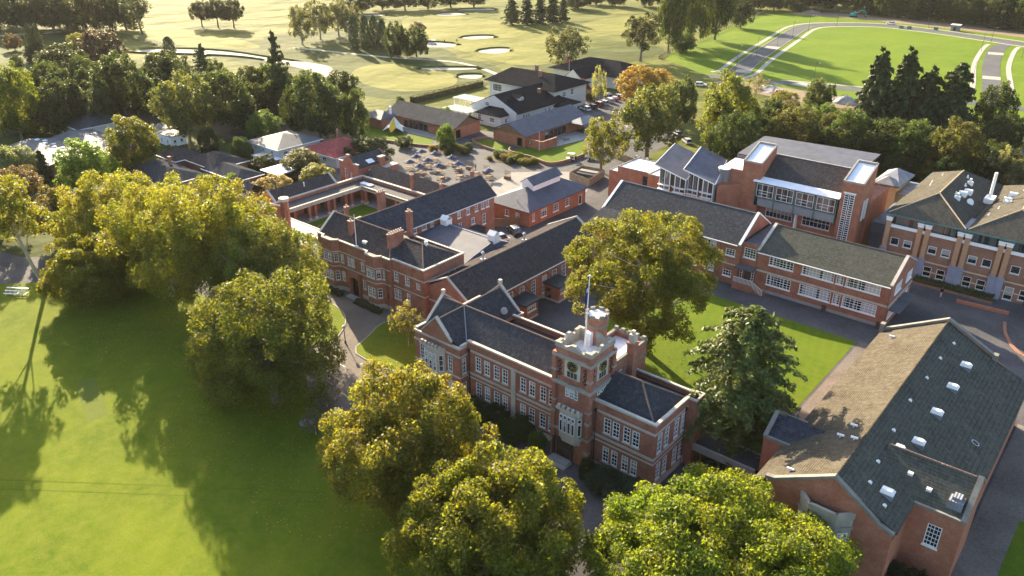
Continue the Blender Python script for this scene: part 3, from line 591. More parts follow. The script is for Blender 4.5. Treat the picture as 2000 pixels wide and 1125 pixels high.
pieces(mb, 'rear_block_coping', 'stone_dark', r); sbox(r, 'rear_block_deck', 'white_roof', (-48.5, 71.8, 11.9, -44.1, 79.1, 12.1)); sbox(r, 'deck_skylight', 'white_paint', (-45.6, 77.4, 12.1, -44.8, 78.1, 12.8))
chimney(r, -43.6, 75.3, 0, 14.6, 1.0, 1.1, 0); sbox(r, 'chimney_cap', 'stone', (-44, 74.9, 14.6, -43.2, 75.7, 15.7), (-43.8, 75.1, 15.7, -43.4, 75.5, 16.2))
mb = MB().tube((-66.7, 77.7, 10.2), (-66.4, 77.4, 10.3), .5, .5, 12); mb.tube((-66.6, 77.8, 9), (-66.6, 77.6, 10.2), .04); mb.build('satellite_dish', 'steel', r)
for x, y in ((-64.9, 68.2), (-43.6, 67.72), (-35.35, 74.9)): MB().tube((x, y, 0), (x, y, 8.3), .06, .06, 6).box(x-.18, y-.14, 8.3, x+.18, y+.14, 8.7).build('downpipe', 'dark_metal', r)
# flagpole on the tower
f = empty('flagpole', (-46.6, 69.1, 14.8), 'white flagpole with limp blue flag on the clock tower roof', 'flagpole')
MB().tube((-46.6, 69.1, 14.8), (-46.3, 69.05, 25), .11, .05, 8).tube((-46.3, 69.05, 25), (-46.3, 69.05, 25.15), .1, .1, 8).build('pole', 'white_paint', f)
mb = MB(); P_ = [(0, 0), (-.1, .08), (-.17, -.1), (-.26, .07), (-.33, -.08)]
for i in range(4):
    for j in range(5):
        z0, z1 = 24.2-j*.52, 24.2-(j+1)*.52
        mb.poly([(-46.4+P_[i][0], 69.05+P_[i][1], z0-i*.2), (-46.4+P_[i+1][0], 69.05+P_[i+1][1], z0-(i+1)*.2), (-46.4+P_[i+1][0], 69.05+P_[i+1][1], z1-(i+1)*.2), (-46.4+P_[i][0], 69.05+P_[i][1], z1-i*.2)], 1 if (i == 1 and j == 1) else 0)
mb.build('flag', ['flag_blue', 'white_paint'], f)

# ---- office block with long north wing
r = empty('office_building', (-103, 80, 0), 'two storey red brick building with bay windows and arched porch facing the drive', 'building')
mb = MB(); up = lambda us, z=5.6, h=1.65, w=.8, c=2, rr=3, st='b': [(u, z, w, h, c, rr, st) for u in us]
rect_walls(mb, r, -113, 79.8, -93.8, 90, 0, 9.6, S=up([-106.3, -104.4, -103.4, -100.8, -95.5])+up([-106.3, -100.7], 2.1, 1.8)+[(-102.9, 0, 2.3, 3.5, 1, 1, 'hole'), (-94.6, 2.2, .5, 1.2, 1, 1, 'hole')])
rect_walls(mb, r, -93.8, 80.4, -86.2, 90, 0, 9.6, S=up([-92.9, -90.2], 5.9, 1.7, .95)+up([-93.2, -92.3, -90.1], 2.5, 1.9, .8)+[(-87.6, 5.9, .8, 1.1, 2, 2, 'n')], E=[(87, 6.9, 1.6, .7, 3, 1, 'n')])
def canted(x0, x1, yb, yf, z0, z1, wz, w):
    pts = [(x0, yb), (x0+.9, yf), (x1-.9, yf), (x1, yb)]; n_ = int((x1-x0-1.8)/1.0)
    for i in range(3):
        a, b_ = Vector(pts[i]), Vector(pts[i+1]); L = (b_-a).length
        ss = [L/2] if i != 1 else [L*(k+.5)/2 for k in range(2)]
        wallseg(mb, r, a, b_, z0, z1, [(s, z, w if i == 1 else .75, h, 2, 3, 'b') for s in ss for z, h in wz])
    mb.poly([(*p, z1) for p in pts]); return pts
BAYS = [canted(-111.2, -106.9, 79.8, 78.75, 0, 9.75, ((5.7, 1.6), (2.1, 1.8)), 1.0), canted(-99.5, -95.6, 79.8, 78.75, 0, 9.75, ((5.7, 1.6), (2.1, 1.8)), .9)]
wN = [(95.9, 6.6, 1.2, 1.6, 3, 3, 'xw'), (98.5, 6.6, 1.2, 1.6, 3, 3, 'xw'), (100.6, 6.6, .8, 1.5, 2, 3, 'xw'), (104.5, 6.3, .8, 1.8, 2, 4, 'xw')]+[(y, 6.1, .9, 2.0, 2, 4, 'xw') for y in (108.2, 110.9, 113.4, 115.3, 116.8)]+[(112.3, 3.6, 1.0, 1.4, 2, 3, 'xw'), (108.4, 3.6, 1.0, 1.4, 2, 3, 'xw'), (115.7, 2.6, .9, 2.3, 2, 3, 'xw')]
rect_walls(mb, r, -112.6, 88, -104.7, 119, 0, 8.3, E=wN)
mb.extr('Y', 118.7, 119, [(-112.6, 8.3), (-104.7, 8.3), (-108.65, 11.3)])
mb.extr('X', -113, -112.7, [(80.6, 9.6), (87.4, 9.6), (84, 12.2)])
mb.build('wall', 'brick', r)
mb = MB(); mb.gable(-112.7, 80.2, -98, 87.8, 9.5, 12.5, 'X', mid=83.9)
mb.hip(-98.05, 80.2, -94.0, 87.8, 9.5, 12.5, (-98.05, 83.9), (-97.6, 83.9)); mb.hip(-95.2, 80.8, -86.6, 89.6, 9.45, 11.6, (-95.2, 85), (-91, 85))
mb.build('roof', 'tile_brownish', r)
MB().gable(-113.1, 84.2, -104.2, 119.3, 8.1, 11.5, 'Y').build('north_wing_roof', 'tile_dark', r)
sbox(r, 'flat_roof', 'dark_metal', (-112.9, 79.9, 9.15, -93.9, 89.9, 9.3), (-93.7, 80.5, 9.1, -86.3, 89.9, 9.28))
mb = MB()
for z0, z1, o_ in ((9.6, 9.82, .1), (7.55, 7.75, .05), (4.75, 4.95, .05), (.1, .9, .05)):
    wd_ = .35 if z0 > 9 else .06
    mb.box(-113-o_, 79.8-o_, z0, -111.2, 79.8-o_+wd_+.05, z1); mb.box(-106.9, 79.8-o_, z0, -104.1 if z0 < 1 else -99.5, 79.8-o_+wd_+.05, z1); mb.box(-95.6, 79.8-o_, z0, -93.8+o_, 79.8-o_+wd_+.05, z1)
    if z0 < 1: mb.box(-101.7, 79.75, z0, -99.5, 79.86, z1)
    mb.box(-93.7, 80.4-o_, z0, -86.2+o_, 80.4-o_+wd_+.05, z1); mb.box(-86.2+o_-wd_-.05, 80.45-o_+wd_, z0, -86.2+o_, 90+o_, z1)
    for pts in BAYS:
        zz = .15 if z0 > 9 else 0
        for i in range(3):
            a, b_ = Vector(pts[i]), Vector(pts[i+1]); d = (b_-a).normalized(); q = Vector((d.y, -d.x))*(o_+.01); q2 = Vector((-d.y, d.x))*(.3 if z0 > 9 else .02)
            mb.prism([tuple(a+q), tuple(b_+q), tuple(b_+q2), tuple(a+q2)], z0+zz, z1+zz)
mb.box(-113.1, 80.2, 9.6, -112.75, 90, 9.8); mb.box(-98, 89.75, 9.6, -86.6, 90.1, 9.8)
for s in (-1, 1): mb.slab([(-113.1, 84, 12.75), (-113.1, 84+3.7*s, 9.8), (-112.65, 84+3.7*s, 9.8), (-112.65, 84, 12.75)][::-s], .25)
pieces(mb, 'stone_band', 'stone', r)
mb = MB().box(-104.35, 79.2, 0, -104.05, 79.8, 3.2).box(-101.75, 79.2, 0, -101.45, 79.8, 3.2); mb.extr('Y', 79.2, 79.8, [(-104.35, 3.2), (-103.6, 3.75), (-102.9, 3.9), (-102.2, 3.75), (-101.45, 3.2), (-101.45, 4.7), (-104.35, 4.7)]); po = mb.build('arched_porch', 'brick', r)
sbox(r, 'porch_step', 'concrete', (-104.4, 78.3, 0, -101.4, 79.2, .2), (-104.1, 78.7, .2, -101.7, 79.25, .38)); sbox(r, 'entrance_door', 'timber_dark', (-104, 80.4, .3, -101.8, 80.5, 3.5))
chimney(r, -95.7, 83.2, 8.5, 13.2, .7, 3.2, 6); chimney(r, -99.6, 90.2, 8, 14.0, 1.0, .8, 2); chimney(r, -105.6, 81.8, 9.5, 13.2, .9, .7, 1); chimney(r, -112.6, 86.6, 8, 12.8, .6, .8, 1); chimney(r, -113.3, 95.6, 4, 13.2, .8, 1.5, 3)
chimney(r, -109.6, 117.6, 9, 12.6, .6, .6, 1)
MB().tube((-94.6, 79.72, 0), (-94.6, 79.72, 9), .07).build('downpipe', 'timber', r)
for a, b_ in (((-112.5, 83.9, 12.55), (-97.6, 83.9, 12.55)), ((-97.6, 83.9, 12.55), (-94.1, 80.3, 9.55)), ((-95.1, 85, 11.65), (-91, 85, 11.65)), ((-91, 85, 11.65), (-86.7, 80.9, 9.5)), ((-91, 85, 11.65), (-86.7, 89.5, 9.5)), ((-108.65, 86, 11.55), (-108.65, 119.2, 11.55))): ridge_cap(r, (a, b_), 'ridge_clay')
sbox(r, 'roof_light', 'white_paint', (-101.9, 81, 10.1, -101.0, 81.5, 10.6)); MB().tube((-90.7, 85.6, 11.2), (-90.7, 85.6, 12.1), .35, .3, 10).build('roof_vent', 'white_paint', r)
sbox(r, 'gutter', 'white_paint', (-104.2, 90.2, 7.85, -104.08, 119.2, 8.0))
sbox(r, 'rear_porch', 'white_paint', (-104.2, 96, 4.6, -101, 107, 4.8)); sbox(r, 'rear_lean_to', 'dark_metal', (-104.6, 107, 3.0, -102, 113.5, 3.2), (-104.6, 107, 0, -102.2, 113.3, 3.0))
f = empty('flagpole', (-102.2, 79.95, 9.82), 'bare white flagpole on the office parapet above the arched porch', 'flagpole')
MB().tube((-102.2, 79.95, 9.82), (-101.4, 79.4, 16), .09, .05, 8).build('pole', 'white_paint', f); sbox(f, 'foot_plate', 'white_paint', (-102.5, 79.75, 9.82, -101.9, 80.15, 9.95))

# ---- assembly hall
r = empty('assembly_hall', (-82, 99, 0), 'long brick hall with one big dark tiled roof and two flat porches', 'building')
mb = MB(); ws = [(y, 2.3, 1.3, 2.3, 3, 3, 'xw') for y in (88.0, 91.4, 94.4, 103.5, 106.3, 109.5)]+[(97.6, 1.4, 1.1, 3.2, 2, 5, 'xw'), (100.6, 1.2, 1.2, 3.3, 2, 5, 'xw'), (113, 2.3, 1.3, 2.3, 3, 3, 'xw')]
rect_walls(mb, r, -88.8, 81.4, -77, 117, 0, 5.7, E=ws, S=[(-84.2, 1.6, .9, 1.5, 2, 3, 'xw'), (-82.6, 1.6, .6, 1.5, 2, 3, 'xw')])
mb.extr('Y', 81.4, 81.7, [(-88.8, 5.7), (-77, 5.7), (-82, 9.1), (-83, 8.6), (-86, 6.9), (-88.8, 6.6)]); mb.extr('Y', 116.7, 117, [(-88.8, 5.7), (-77, 5.7), (-82, 9.1)]); mb.build('wall', 'brick', r)
MB().gable(-88.9, 81.7, -76.6, 116.7, 6.0, 9.3, 'Y', mid=-82, ze2=5.75).build('roof', 'tile_brownish', r)
mb = MB()
for s, u in ((-1, -88.9), (1, -76.7)): mb.slab([(-82, 81.35, 9.55), (u, 81.35, 6.3 if s < 0 else 5.95), (u, 81.75, 6.3 if s < 0 else 5.95), (-82, 81.75, 9.55)][::s], .25)
for s, u in ((-1, -88.9), (1, -76.7)): mb.slab([(-82, 116.6, 9.65), (u, 116.6, 6.2), (u, 117.1, 6.2), (-82, 117.1, 9.65)][::s], .28)
mb.box(-88.9, 81.3, 4.2, -77, 81.42, 4.45); mb.box(-77.05, 82, 5.3, -76.9, 116.7, 5.6); mb.box(-77.05, 82, .2, -76.85, 116.6, .9); pieces(mb, 'stone_band', 'stone', r)
ridge_cap(r, ((-82, 82, 9.35), (-82, 116.5, 9.35)), 'ridge_clay'); sbox(r, 'gutter', 'white_paint', (-76.6, 82, 5.5, -76.48, 116.6, 5.66))
for y in (91.4, 100.6):
    mb = MB(); rect_walls(mb, r, -76.95, y, -73.8, y+3.4, 0, 3.1, E=[(y+1.7, 1.6, 2.2, 1.1, 4, 2, 'xw')], S=[(-76, 0, 1.1, 2.4, 1, 1, 'hole')]); p = mb.build('porch', 'brick', r)
    sbox(p, 'porch_roof', 'dark_metal', (-77, y-.5, 3.1, -73.3, y+3.9, 3.4)); sbox(p, 'porch_plinth', 'stone', (-76.8, y-.06, 0, -73.72, y, .4), (-73.8, y-.06, 0, -73.72, y+3.4, .4))
    mb = MB().tube((-77, y+.3, 5.4), (-74, y+.3, 3.4), .05); mb.tube((-77, y+3.1, 5.4), (-74, y+3.1, 3.4), .05); mb.build('tie_rod', 'dark_metal', p)
for y in (91, 102): MB().box(-83.1, y-.35, 8.5, -82.4, y+.35, 9.3).tube((-82.75, y, 9.3), (-82.75, y, 10.4), .2, .2, 8).tube((-82.75, y, 10.4), (-82.75, y, 10.7), .34, .1, 8).build('roof_vent', 'steel', r)
MB().tube((-87.8, 82.5, 6.2), (-87.8, 82.5, 8.2), .12).tube((-87.8, 82.5, 8.2), (-87.8, 82.5, 8.5), .25, .2, 8).build('flue', 'steel', r)
# ---- low metal roofed infill
r = empty('metal_roofed_annex', (-97.5, 99, 0), 'low annex with blue grey corrugated roof between office wing and hall', 'building')
mb = MB().box(-104.6, 91, 0, -89, 106.4, 5.2); mb.build('wall', 'brick', r)
MB().hip(-104.55, 90.3, -88.9, 106.8, 5.3, 7.2, (-103.4, 102.4), (-90, 102.4)).build('roof', 'metal_blue', r)
for x in (-102.6, -90.4):
    MB().box(x-.8, 101.6, 6.6, x+.8, 103.2, 8.2).gable(x-.9, 101.5, x+.9, 103.3, 8.2, 8.9, 'X', .1).build('roof_ventilator', 'white_paint', r)
sbox(r, 'ridge_flashing', 'metal_pale', (-101.7, 102.25, 7.15, -91.3, 102.55, 7.28))

# ---- single storey building with lantern roof
r = empty('lantern_roof_building', (-105.7, 135, 0), 'single storey brick building with hipped corrugated roof and raised lantern ridge', 'building')
mb = MB(); rect_walls(mb, r, -111.2, 125.2, -100.2, 146, 0, 3.7, S=[(-106.5, 1.2, 1.1, 1.4, 2, 2, 'xw'), (-103.5, 1.2, 1.0, 1.4, 2, 2, 'xw')], E=[(126.6, 1.1, .7, 1.7, 2, 3, 'xw'), (130.3, 1.1, 2.0, 1.8, 3, 3, 'xw'), (134.6, 1.1, 1.9, 1.8, 3, 3, 'xw'), (138.9, 1.1, 1.5, 1.8, 2, 3, 'xw'), (144, .1, 1.3, 2.3, 1, 1, 'x')]); mb.build('wall', 'brick_orange', r)
MB().hip(-111.9, 124.4, -99.6, 146.8, 3.75, 6.4, (-105.7, 131), (-105.7, 141.5)).build('roof', 'metal_blue_y', r)
mb = MB().box(-107.3, 131.4, 5.4, -104.1, 141.2, 7.3); la = mb.build('lantern', 'white_paint', r); MB().gable(-107.7, 131, -103.7, 141.6, 7.2, 8.6, 'Y', .12).build('lantern_roof', 'metal_blue_y', la)
MB().extr('Y', 131.02, 131.3, [(-107.4, 7.2), (-104, 7.2), (-105.7, 8.45)]).build('lantern_gable', 'white_paint', la)
for x, y in ((-101.2, 125.8), (-104.5, 126.4)): MB().tube((x, y, 3.6), (x, y, 5.4), .08).build('flue', 'steel', r)

# ---- classroom block
r = empty('classroom_building', (-55, 128, 0), 'long two storey brick classroom block with white gridded windows', 'building')
mb = MB()
cw = [(-45.7, 1.7, 4.4, 1.9, 7, 4, 'cw'), (-39.2, 1.7, 5.5, 1.9, 9, 4, 'cw'), (-35.45, 1.7, 1.2, 1.9, 2, 4, 'cw'), (-31.65, 1.7, 5.6, 1.9, 9, 4, 'cw')]
rect_walls(mb, r, -50.2, 128, -27.2, 141, 0, 7.7, S=cw+[(w[0], 5.5, w[2], 1.75, w[4], 4, 'cw') for w in cw], E=[(131, 1.4, 4.5, 1.9, 7, 4, 'cw'), (137, 1.4, 4.8, 1.9, 7, 4, 'cw'), (132, 5.3, 3.5, 1.7, 6, 4, 'cw'), (138, 5.3, 3, 1.7, 5, 4, 'cw')])
mb.extr('X', -27.5, -27.2, [(128, 7.7), (141, 7.7), (134.5, 10.6)]); mb.extr('X', -50.2, -49.9, [(128, 7.7), (141, 7.7), (134.5, 10.9)])
rect_walls(mb, r, -53.2, 128, -50.2, 140, 0, 8.6, S=[(-51.6, 5.7, 2.2, 1.9, 4, 4, 'xw'), (-51.6, 1.4, 1.3, 2.2, 1, 1, 'hole')])
lw = [(u, 5.8, 1.8, 1.7, 3, 3, 'cw') for u in (-62.6, -58.8, -66.4, -70.2, -74)]
rect_walls(mb, r, -83, 127.3, -53.2, 140, 0, 8.2, S=lw+[(-55, 5.5, 1.8, 1.3, 3, 3, 'xw'), (-55.2, 1.4, 1.6, 1.2, 3, 2, 'xw')]+[(u, 1.6, 1.8, 1.9, 3, 3, 'cw') for u in (-58.8, -62.6, -66.4)], E=[(138.5, 8, .01, .01, 1, 1, 'hole')])
rect_walls(mb, r, -83, 121, -77, 127.3, 0, 6.6, E=[(124, 5, .01, .01, 1, 1, 'hole')])
mb.extr('X', -53.5, -53.2, [(127.3, 8.2), (140, 8.2), (133.7, 12.3)]); mb.extr('X', -83, -82.7, [(127.3, 8.2), (140, 8.2), (133.7, 12.1)])
mb.build('wall', 'brick', r)
MB().gable(-49.9, 127.5, -27.55, 141.5, 7.55, 10.65, 'X').build('roof', 'tile_moss_shade', r)
MB().gable(-82.7, 126.8, -53.5, 140.6, 8.05, 12.1, 'X').build('west_roof', 'tile_slate', r)
MB().slab([(-82.8, 120.6, 6.7), (-76.6, 120.6, 6.7), (-76.6, 127.3, 8.4), (-82.8, 127.3, 8.4)], .2).build('lean_to_roof', 'tile_slate', r)
ridge_cap(r, ((-49.7, 134.5, 10.7), (-27.8, 134.5, 10.7)), 'ridge_clay', .11); ridge_cap(r, ((-82.4, 133.7, 12.15), (-53.8, 133.7, 12.15)), 'panel_grey', .11)
sbox(r, 'stair_roof', 'metal_grey', (-53.1, 128.1, 8.2, -50.3, 139.8, 8.35))
mb = MB()
for x0, x1, y0, y1, ze, zr in ((-53.6, -53.1, 127, 140.4, 8.2, 12.45), (-83.1, -82.6, 127, 140.4, 8.2, 12.3)):
    ym = (y0+y1)/2; mb.slab([(x0, y0, ze), (x1, y0, ze), (x1, ym, zr), (x0, ym, zr)], .25); mb.slab([(x0, ym, zr), (x1, ym, zr), (x1, y1, ze), (x0, y1, ze)], .25)
pieces(mb, 'white_coping', 'white_paint', r)
mb = MB()
for x0, x1 in ((-50.3, -49.8), (-27.6, -27.1)): mb.slab([(x0, 127.8, 7.9), (x1, 127.8, 7.9), (x1, 134.5, 10.95), (x0, 134.5, 10.95)], .25); mb.slab([(x0, 134.5, 10.95), (x1, 134.5, 10.95), (x1, 141.2, 7.9), (x0, 141.2, 7.9)], .25)
mb.box(-50.1, 127.92, 3.75, -27.15, 127.99, 4.1); mb.box(-27.19, 128, 3.75, -27.12, 141, 4.1); mb.box(-77, 127.22, 3.75, -53.3, 127.29, 4.0); pieces(mb, 'stone_band', 'stone', r)
sbox(r, 'plinth', 'concrete', (-50, 127.85, 0, -27.1, 127.98, .55)); sbox(r, 'gutter', 'white_paint', (-50, 127.36, 7.36, -27.3, 127.5, 7.52), (-82.6, 126.66, 7.85, -53.6, 126.8, 8.02))
sbox(r, 'entrance_canopy', 'metal_grey', (-53.4, 126, 4.0, -50, 127.95, 4.2)); sbox(r, 'entrance_door', 'timber_dark', (-52.2, 128.12, 1.4, -51, 128.2, 3.6))
for u in (-52.75, -50.5): window(r, (u, 127.97, 1.5), 0, .45, 2.1, 1, 4, 'xw', False)
mb = MB().box(-53.4, 126, 0, -49.8, 127.9, 1.35)
for i in range(7): mb.box(-49.8+i*.32, 126.3, 0, -49.8+(i+1)*.32, 127.9, 1.35-.18*(i+1))
st = mb.build('entrance_steps', 'brick', r)
mb = MB(); mb.tube((-53.3, 126.1, 2.3), (-50, 126.1, 2.3), .05); mb.tube((-50, 126.1, 2.3), (-47.6, 126.2, 1.0), .05)
for i in range(14): mb.box(-53.3+i*.25-.03, 126.07, 1.3, -53.3+i*.25+.03, 126.13, 2.3)
for i in range(9): mb.box(-49.8+i*.26-.03, 126.1, max(0, 1.1-i*.15), -49.8+i*.26+.03, 126.18, 2.2-i*.14)
mb.build('handrail', 'white_paint', st)
sbox(r, 'end_canopy', 'metal_grey', (-27.1, 128.2, 3.2, -25.3, 137, 3.35)); sbox(r, 'canopy_bracket', 'white_paint', *[(-27.1, y, 2.6, -26.9, y+.1, 3.2) for y in (128.6, 132.5, 136.5)])
for x in (-50.15, -27.3, -57): MB().tube((x, 127.9 if x > -51 else 127.2, 0), (x, 127.9 if x > -51 else 127.2, 7.5), .06).build('downpipe', 'timber', r)

# ---- gymnasium
r = empty('gymnasium', (-15, 90, 0), 'large brick hall with broad tiled gable roof, sunlit tan and shaded grey, white domes', 'building')
mb = MB(); rect_walls(mb, r, -23.4, 68.6, -9.5, 111.3, 0, 7.6, E=[(70.5, 2, .01, .01, 1, 1, 'hole')], S=[(-18.3, 1.5, .01, .01, 1, 1, 'hole')])
mb.extr('Y', 68.6, 68.9, [(-22.4, 7.6), (-9.5, 7.6), (-9.5, 8.6), (-10.8, 8.9), (-11.4, 9.4), (-15.75, 12.3), (-21.6, 9.0), (-22.4, 8.9)]); mb.extr('Y', 111, 111.3, [(-23.4, 7.6), (-9.3, 7.6), (-9.3, 8.9), (-15.75, 12.3)])
rect_walls(mb, r, -9.5, 82.5, -4.9, 111.3, 0, 6.5); mb.extr('Y', 111, 111.3, [(-9.5, 6.5), (-4.9, 6.5), (-9.5, 8.9)])
wg = [(-6.9, 4.3, 1.35, 2.7, 4, 5, 'xw')]
rect_walls(mb, r, -9.5, 74.8, -4.5, 83, 0, 8.6, S=wg); mb.extr('X', -4.8, -4.5, [(74.8, 8.6), (83, 8.6), (78.8, 11.6)])
rect_walls(mb, r, -26, 76.3, -22.8, 82, 0, 8.0); mb.extr('X', -26, -25.7, [(76.3, 8), (82, 8), (79.1, 9.9)])
mb.build('wall', 'brick_orange', r)
MB().slab([(-23.8, 68.9, 7.9), (-15.75, 68.9, 12.3), (-15.75, 111, 12.3), (-23.8, 111, 7.9)][:], .2).build('west_roof', 'tile_sunlit', r)
mb = MB().slab([(-15.74, 68.9, 12.3), (-9.2, 68.9, 8.75), (-9.2, 111, 8.75), (-15.74, 111, 12.3)], .2); mb.slab([(-9.19, 83, 8.74), (-4.6, 83, 6.75), (-4.6, 111, 6.75), (-9.19, 111, 8.74)], .2); mb.build('east_roof', 'tile_moss_shade', r)
mb = MB().gable(-13.6, 74.9, -4.8, 82.8, 8.7, 11.6, 'X', mid=78.8); mb.build('wing_roof', 'tile_moss_shade', r)
MB().gable(-25.7, 76.5, -19.6, 81.9, 8.0, 9.9, 'X', mid=79.1).build('porch_roof', 'tile_dark', r)
mb = MB()
for (a, za), (b_, zb) in (((-22.5, 8.9), (-21.6, 9.0)), ((-21.6, 9.0), (-15.75, 12.3)), ((-15.75, 12.3), (-11.4, 9.4)), ((-11.4, 9.4), (-10.8, 8.9)), ((-10.8, 8.9), (-9.4, 8.5))):
    mb.slab([(a, 68.45, za+.35), (b_, 68.45, zb+.35), (b_, 68.98, zb+.35), (a, 68.98, za+.35)], .35)
for (a, za), (b_, zb) in (((-23.6, 8.2), (-15.75, 12.5)), ((-15.75, 12.5), (-9.2, 9))): mb.slab([(a, 110.9, za+.3), (b_, 110.9, zb+.3), (b_, 111.5, zb+.3), (a, 111.5, za+.3)], .35)
for s, y in ((-1, 74.7), (1, 83)): mb.slab([(-4.95, 78.8, 12.0), (-4.95, y, 8.9), (-4.4, y, 8.9), (-4.4, 78.8, 12.0)][::-s], .35)
for s, y in ((-1, 76.2), (1, 82.1)): mb.slab([(-26.1, 79.1, 10.3), (-26.1, y, 8.4), (-25.6, y, 8.4), (-25.6, 79.1, 10.3)][::-s], .3)
mb.box(-9.7, 69, 8.4, -9.3, 74.7, 8.75); mb.box(-9.3, 74.65, 8.6, -4.9, 74.95, 8.85); mb.box(-25.6, 76.15, 8.0, -22.5, 76.5, 8.35); mb.box(-25.6, 81.8, 8.0, -23, 82.1, 8.3); mb.box(-24, 110.6, 8, -23.4, 111.5, 9.3); mb.box(-9.6, 110.6, 8.6, -9.0, 111.5, 9.6)
pieces(mb, 'stone_coping', 'stone_dark', r)
b_ = MB().prism([(-18.6, 68.6), (-17.3, 67.3), (-14.5, 67.3), (-13.2, 68.6)], 0, 8.5); bay = b_.build('bay_window', 'stone_mid', r)
for z in (5.1, 1.6):
    for u in (-16.8, -15.9, -15.0): window(r, (u, 67.3, z), 0, .78, 1.7, 2, 4, 'x', False)
    window(r, (-13.85, 67.95, z), R(45), 1.1, 1.7, 3, 4, 'x', False); window(r, (-17.95, 67.95, z), R(-45), 1.1, 1.7, 3, 4, 'x', False)
mb = MB()
for p0, p1 in (((-18.7, 68.6), (-17.35, 67.2)), ((-17.35, 67.2), (-14.45, 67.2)), ((-14.45, 67.2), (-13.1, 68.6))):
    a_, c_ = Vector(p0), Vector(p1); d_ = (c_-a_).normalized(); q_ = Vector((-d_.y, d_.x))*.35; mb.prism([p0, p1, tuple(c_+q_), tuple(a_+q_)], 8.5, 9.2); mb.prism([tuple(a_-q_*.25), tuple(c_-q_*.25), tuple(c_), tuple(a_)], 7.3, 7.55)
mb.build('bay_parapet', 'stone_mid', r); MB().prism([(-18.3, 68.6), (-17.2, 67.5), (-14.6, 67.5), (-13.5, 68.6)], 8.5, 8.56).build('bay_roof', 'dark_metal', r)
ridge_cap(r, ((-13.4, 78.8, 11.65), (-5, 78.8, 11.65)), 'ridge_clay'); ridge_cap(r, ((-15.75, 69.1, 12.34), (-15.75, 110.8, 12.34)), 'tile_sunlit')
def on_east(u): return 12.3-(u+15.74)*(3.55/6.54)
def on_west(u): return 12.3+(u+15.75)*(4.4/8.05)
for y in (104, 97.5, 90.5, 83.2, 72.5):
    u = -11.6; z = on_east(u); o = MB().box(u-.9, y-.55, z-.55, u+.7, y+.55, z+.25).build('roof_dome_base', 'metal_pale', r); mb = MB()
    for q in range(4): mb.box(u-.55+q*.02, y-.5+q*.07, z+.25+q*.1, u+.75-q*.08, y+.5-q*.07, z+.35+q*.1)
    mb.build('roof_dome', 'white_paint', o)
for u, y in ((-12.6, 79.6), (-11, 79.3)):
    z = on_east(u); mb = MB()
    for q in range(4): mb.box(u-.7+q*.1, y-.55+q*.08, z-.1+q*.22, u+.7-q*.1, y+.55-q*.08, z+.12+q*.22)
    mb.build('roof_dome', 'white_paint', r)
for u, y in ((-13.9, 107), (-14.2, 101.5), (-14.2, 95.5), (-14.3, 89), (-14, 82), (-13.6, 75.6), (-13.2, 72), (-11.2, 70.8)): z = on_east(u); MB().box(u-.18, y-.13, z-.15, u+.18, y+.13, z+.14).tube((u, y, z), (u, y, z+.3), .06).build('roof_vent', 'white_paint', r)
for u, y in ((-18.2, 77.6), (-16.6, 76.8), (-17.6, 79.9), (-20.6, 70.2), (-21.5, 107.5), (-22.4, 79)):
    z = on_west(u); mb = MB().tube((u, y, z-.1), (u, y, z+.3), .1); mb.tube((u-.38, y, z+.27), (u+.38, y, z+.33), .14, .14, 8); mb.build('roof_vent', 'white_paint', r)
for u, y in ((-8.5, 76.3), (-8.3, 81), (-10.6, 77)): z = 11.6-abs(y-78.8)*.74; MB().box(u-.25, y-.2, z-.1, u+.25, y+.2, z+.2).build('roof_vent', 'white_paint', r)
MB().box(-6.6, 75.5, 9.1, -5.2, 77.1, 10.1).box(-6.3, 75.8, 10.1, -5.5, 76.8, 10.45).build('plant_hatch', 'metal_pale', r)
mb = MB()
for j in range(10): a0, a1 = j/10*6.283, (j+1)/10*6.283; mb.tube((-7+.4*math.cos(a0), 91+.4*math.sin(a0), 7.86-.17*math.cos(a0)), (-7+.4*math.cos(a1), 91+.4*math.sin(a1), 7.86-.17*math.cos(a1)), .06, .06, 4)
mb.build('roof_ring', 'steel', r)
# covered walk from clock building to gym
r = empty('covered_walkway', (-30, 77.5, 0), 'flat roofed concrete walkway between clock building and gym', 'walkway')
sbox(r, 'roof', 'dark_metal', (-34.3, 76, 3.05, -26.2, 79, 3.2)); sbox(r, 'fascia', 'concrete', (-34.35, 75.7, 2.4, -26.2, 76, 3.35), (-34.35, 79, 2.6, -26.2, 79.25, 3.35))
for u in (-33.5, -31, -28.6, -26.6):
    for y in (76.1, 78.8): sbox(r, 'post', 'timber', (u, y, 0, u+.25, y+.2, 3.05))
# ---- theatre complex
r = empty('theatre_building', (-62, 155, 0), 'modern brick theatre with two stair towers, slanted blue roofs and gridded glazing', 'building')
mb = MB()
for x0, x1 in ((-65.2, -61.2), (-44.9, -41)): mb.prism([(x0, 151.6), (x1, 151.6), (x1, 158.2), (x0, 158.2)], 0, [15.5, 15.5, 18.0, 18.0])
rect_walls(mb, r, -61.2, 153.2, -44.9, 160, 0, 12.3, S=[(-56.9+.0, 4.5, 5.6, 2.3, 7, 2, 'x'), (-49.2, 4.5, 5.6, 2.3, 7, 2, 'x')])
mb.prism([(-98.6, 153.2), (-95.8, 153.2), (-95.8, 162), (-98.6, 162)], 0, 6.3); mb.prism([(-95.8, 152.4), (-86.6, 152.4), (-86.6, 161), (-95.8, 161)], 0, 7.9); mb.prism([(-86.6, 150.4), (-82.6, 150.4), (-82.6, 159), (-86.6, 159)], 0, 8.4)
mb.prism([(-84.6, 151.6), (-82.6, 148.6), (-82.6, 150.4), (-84.6, 152.4)], 0, 8.2)
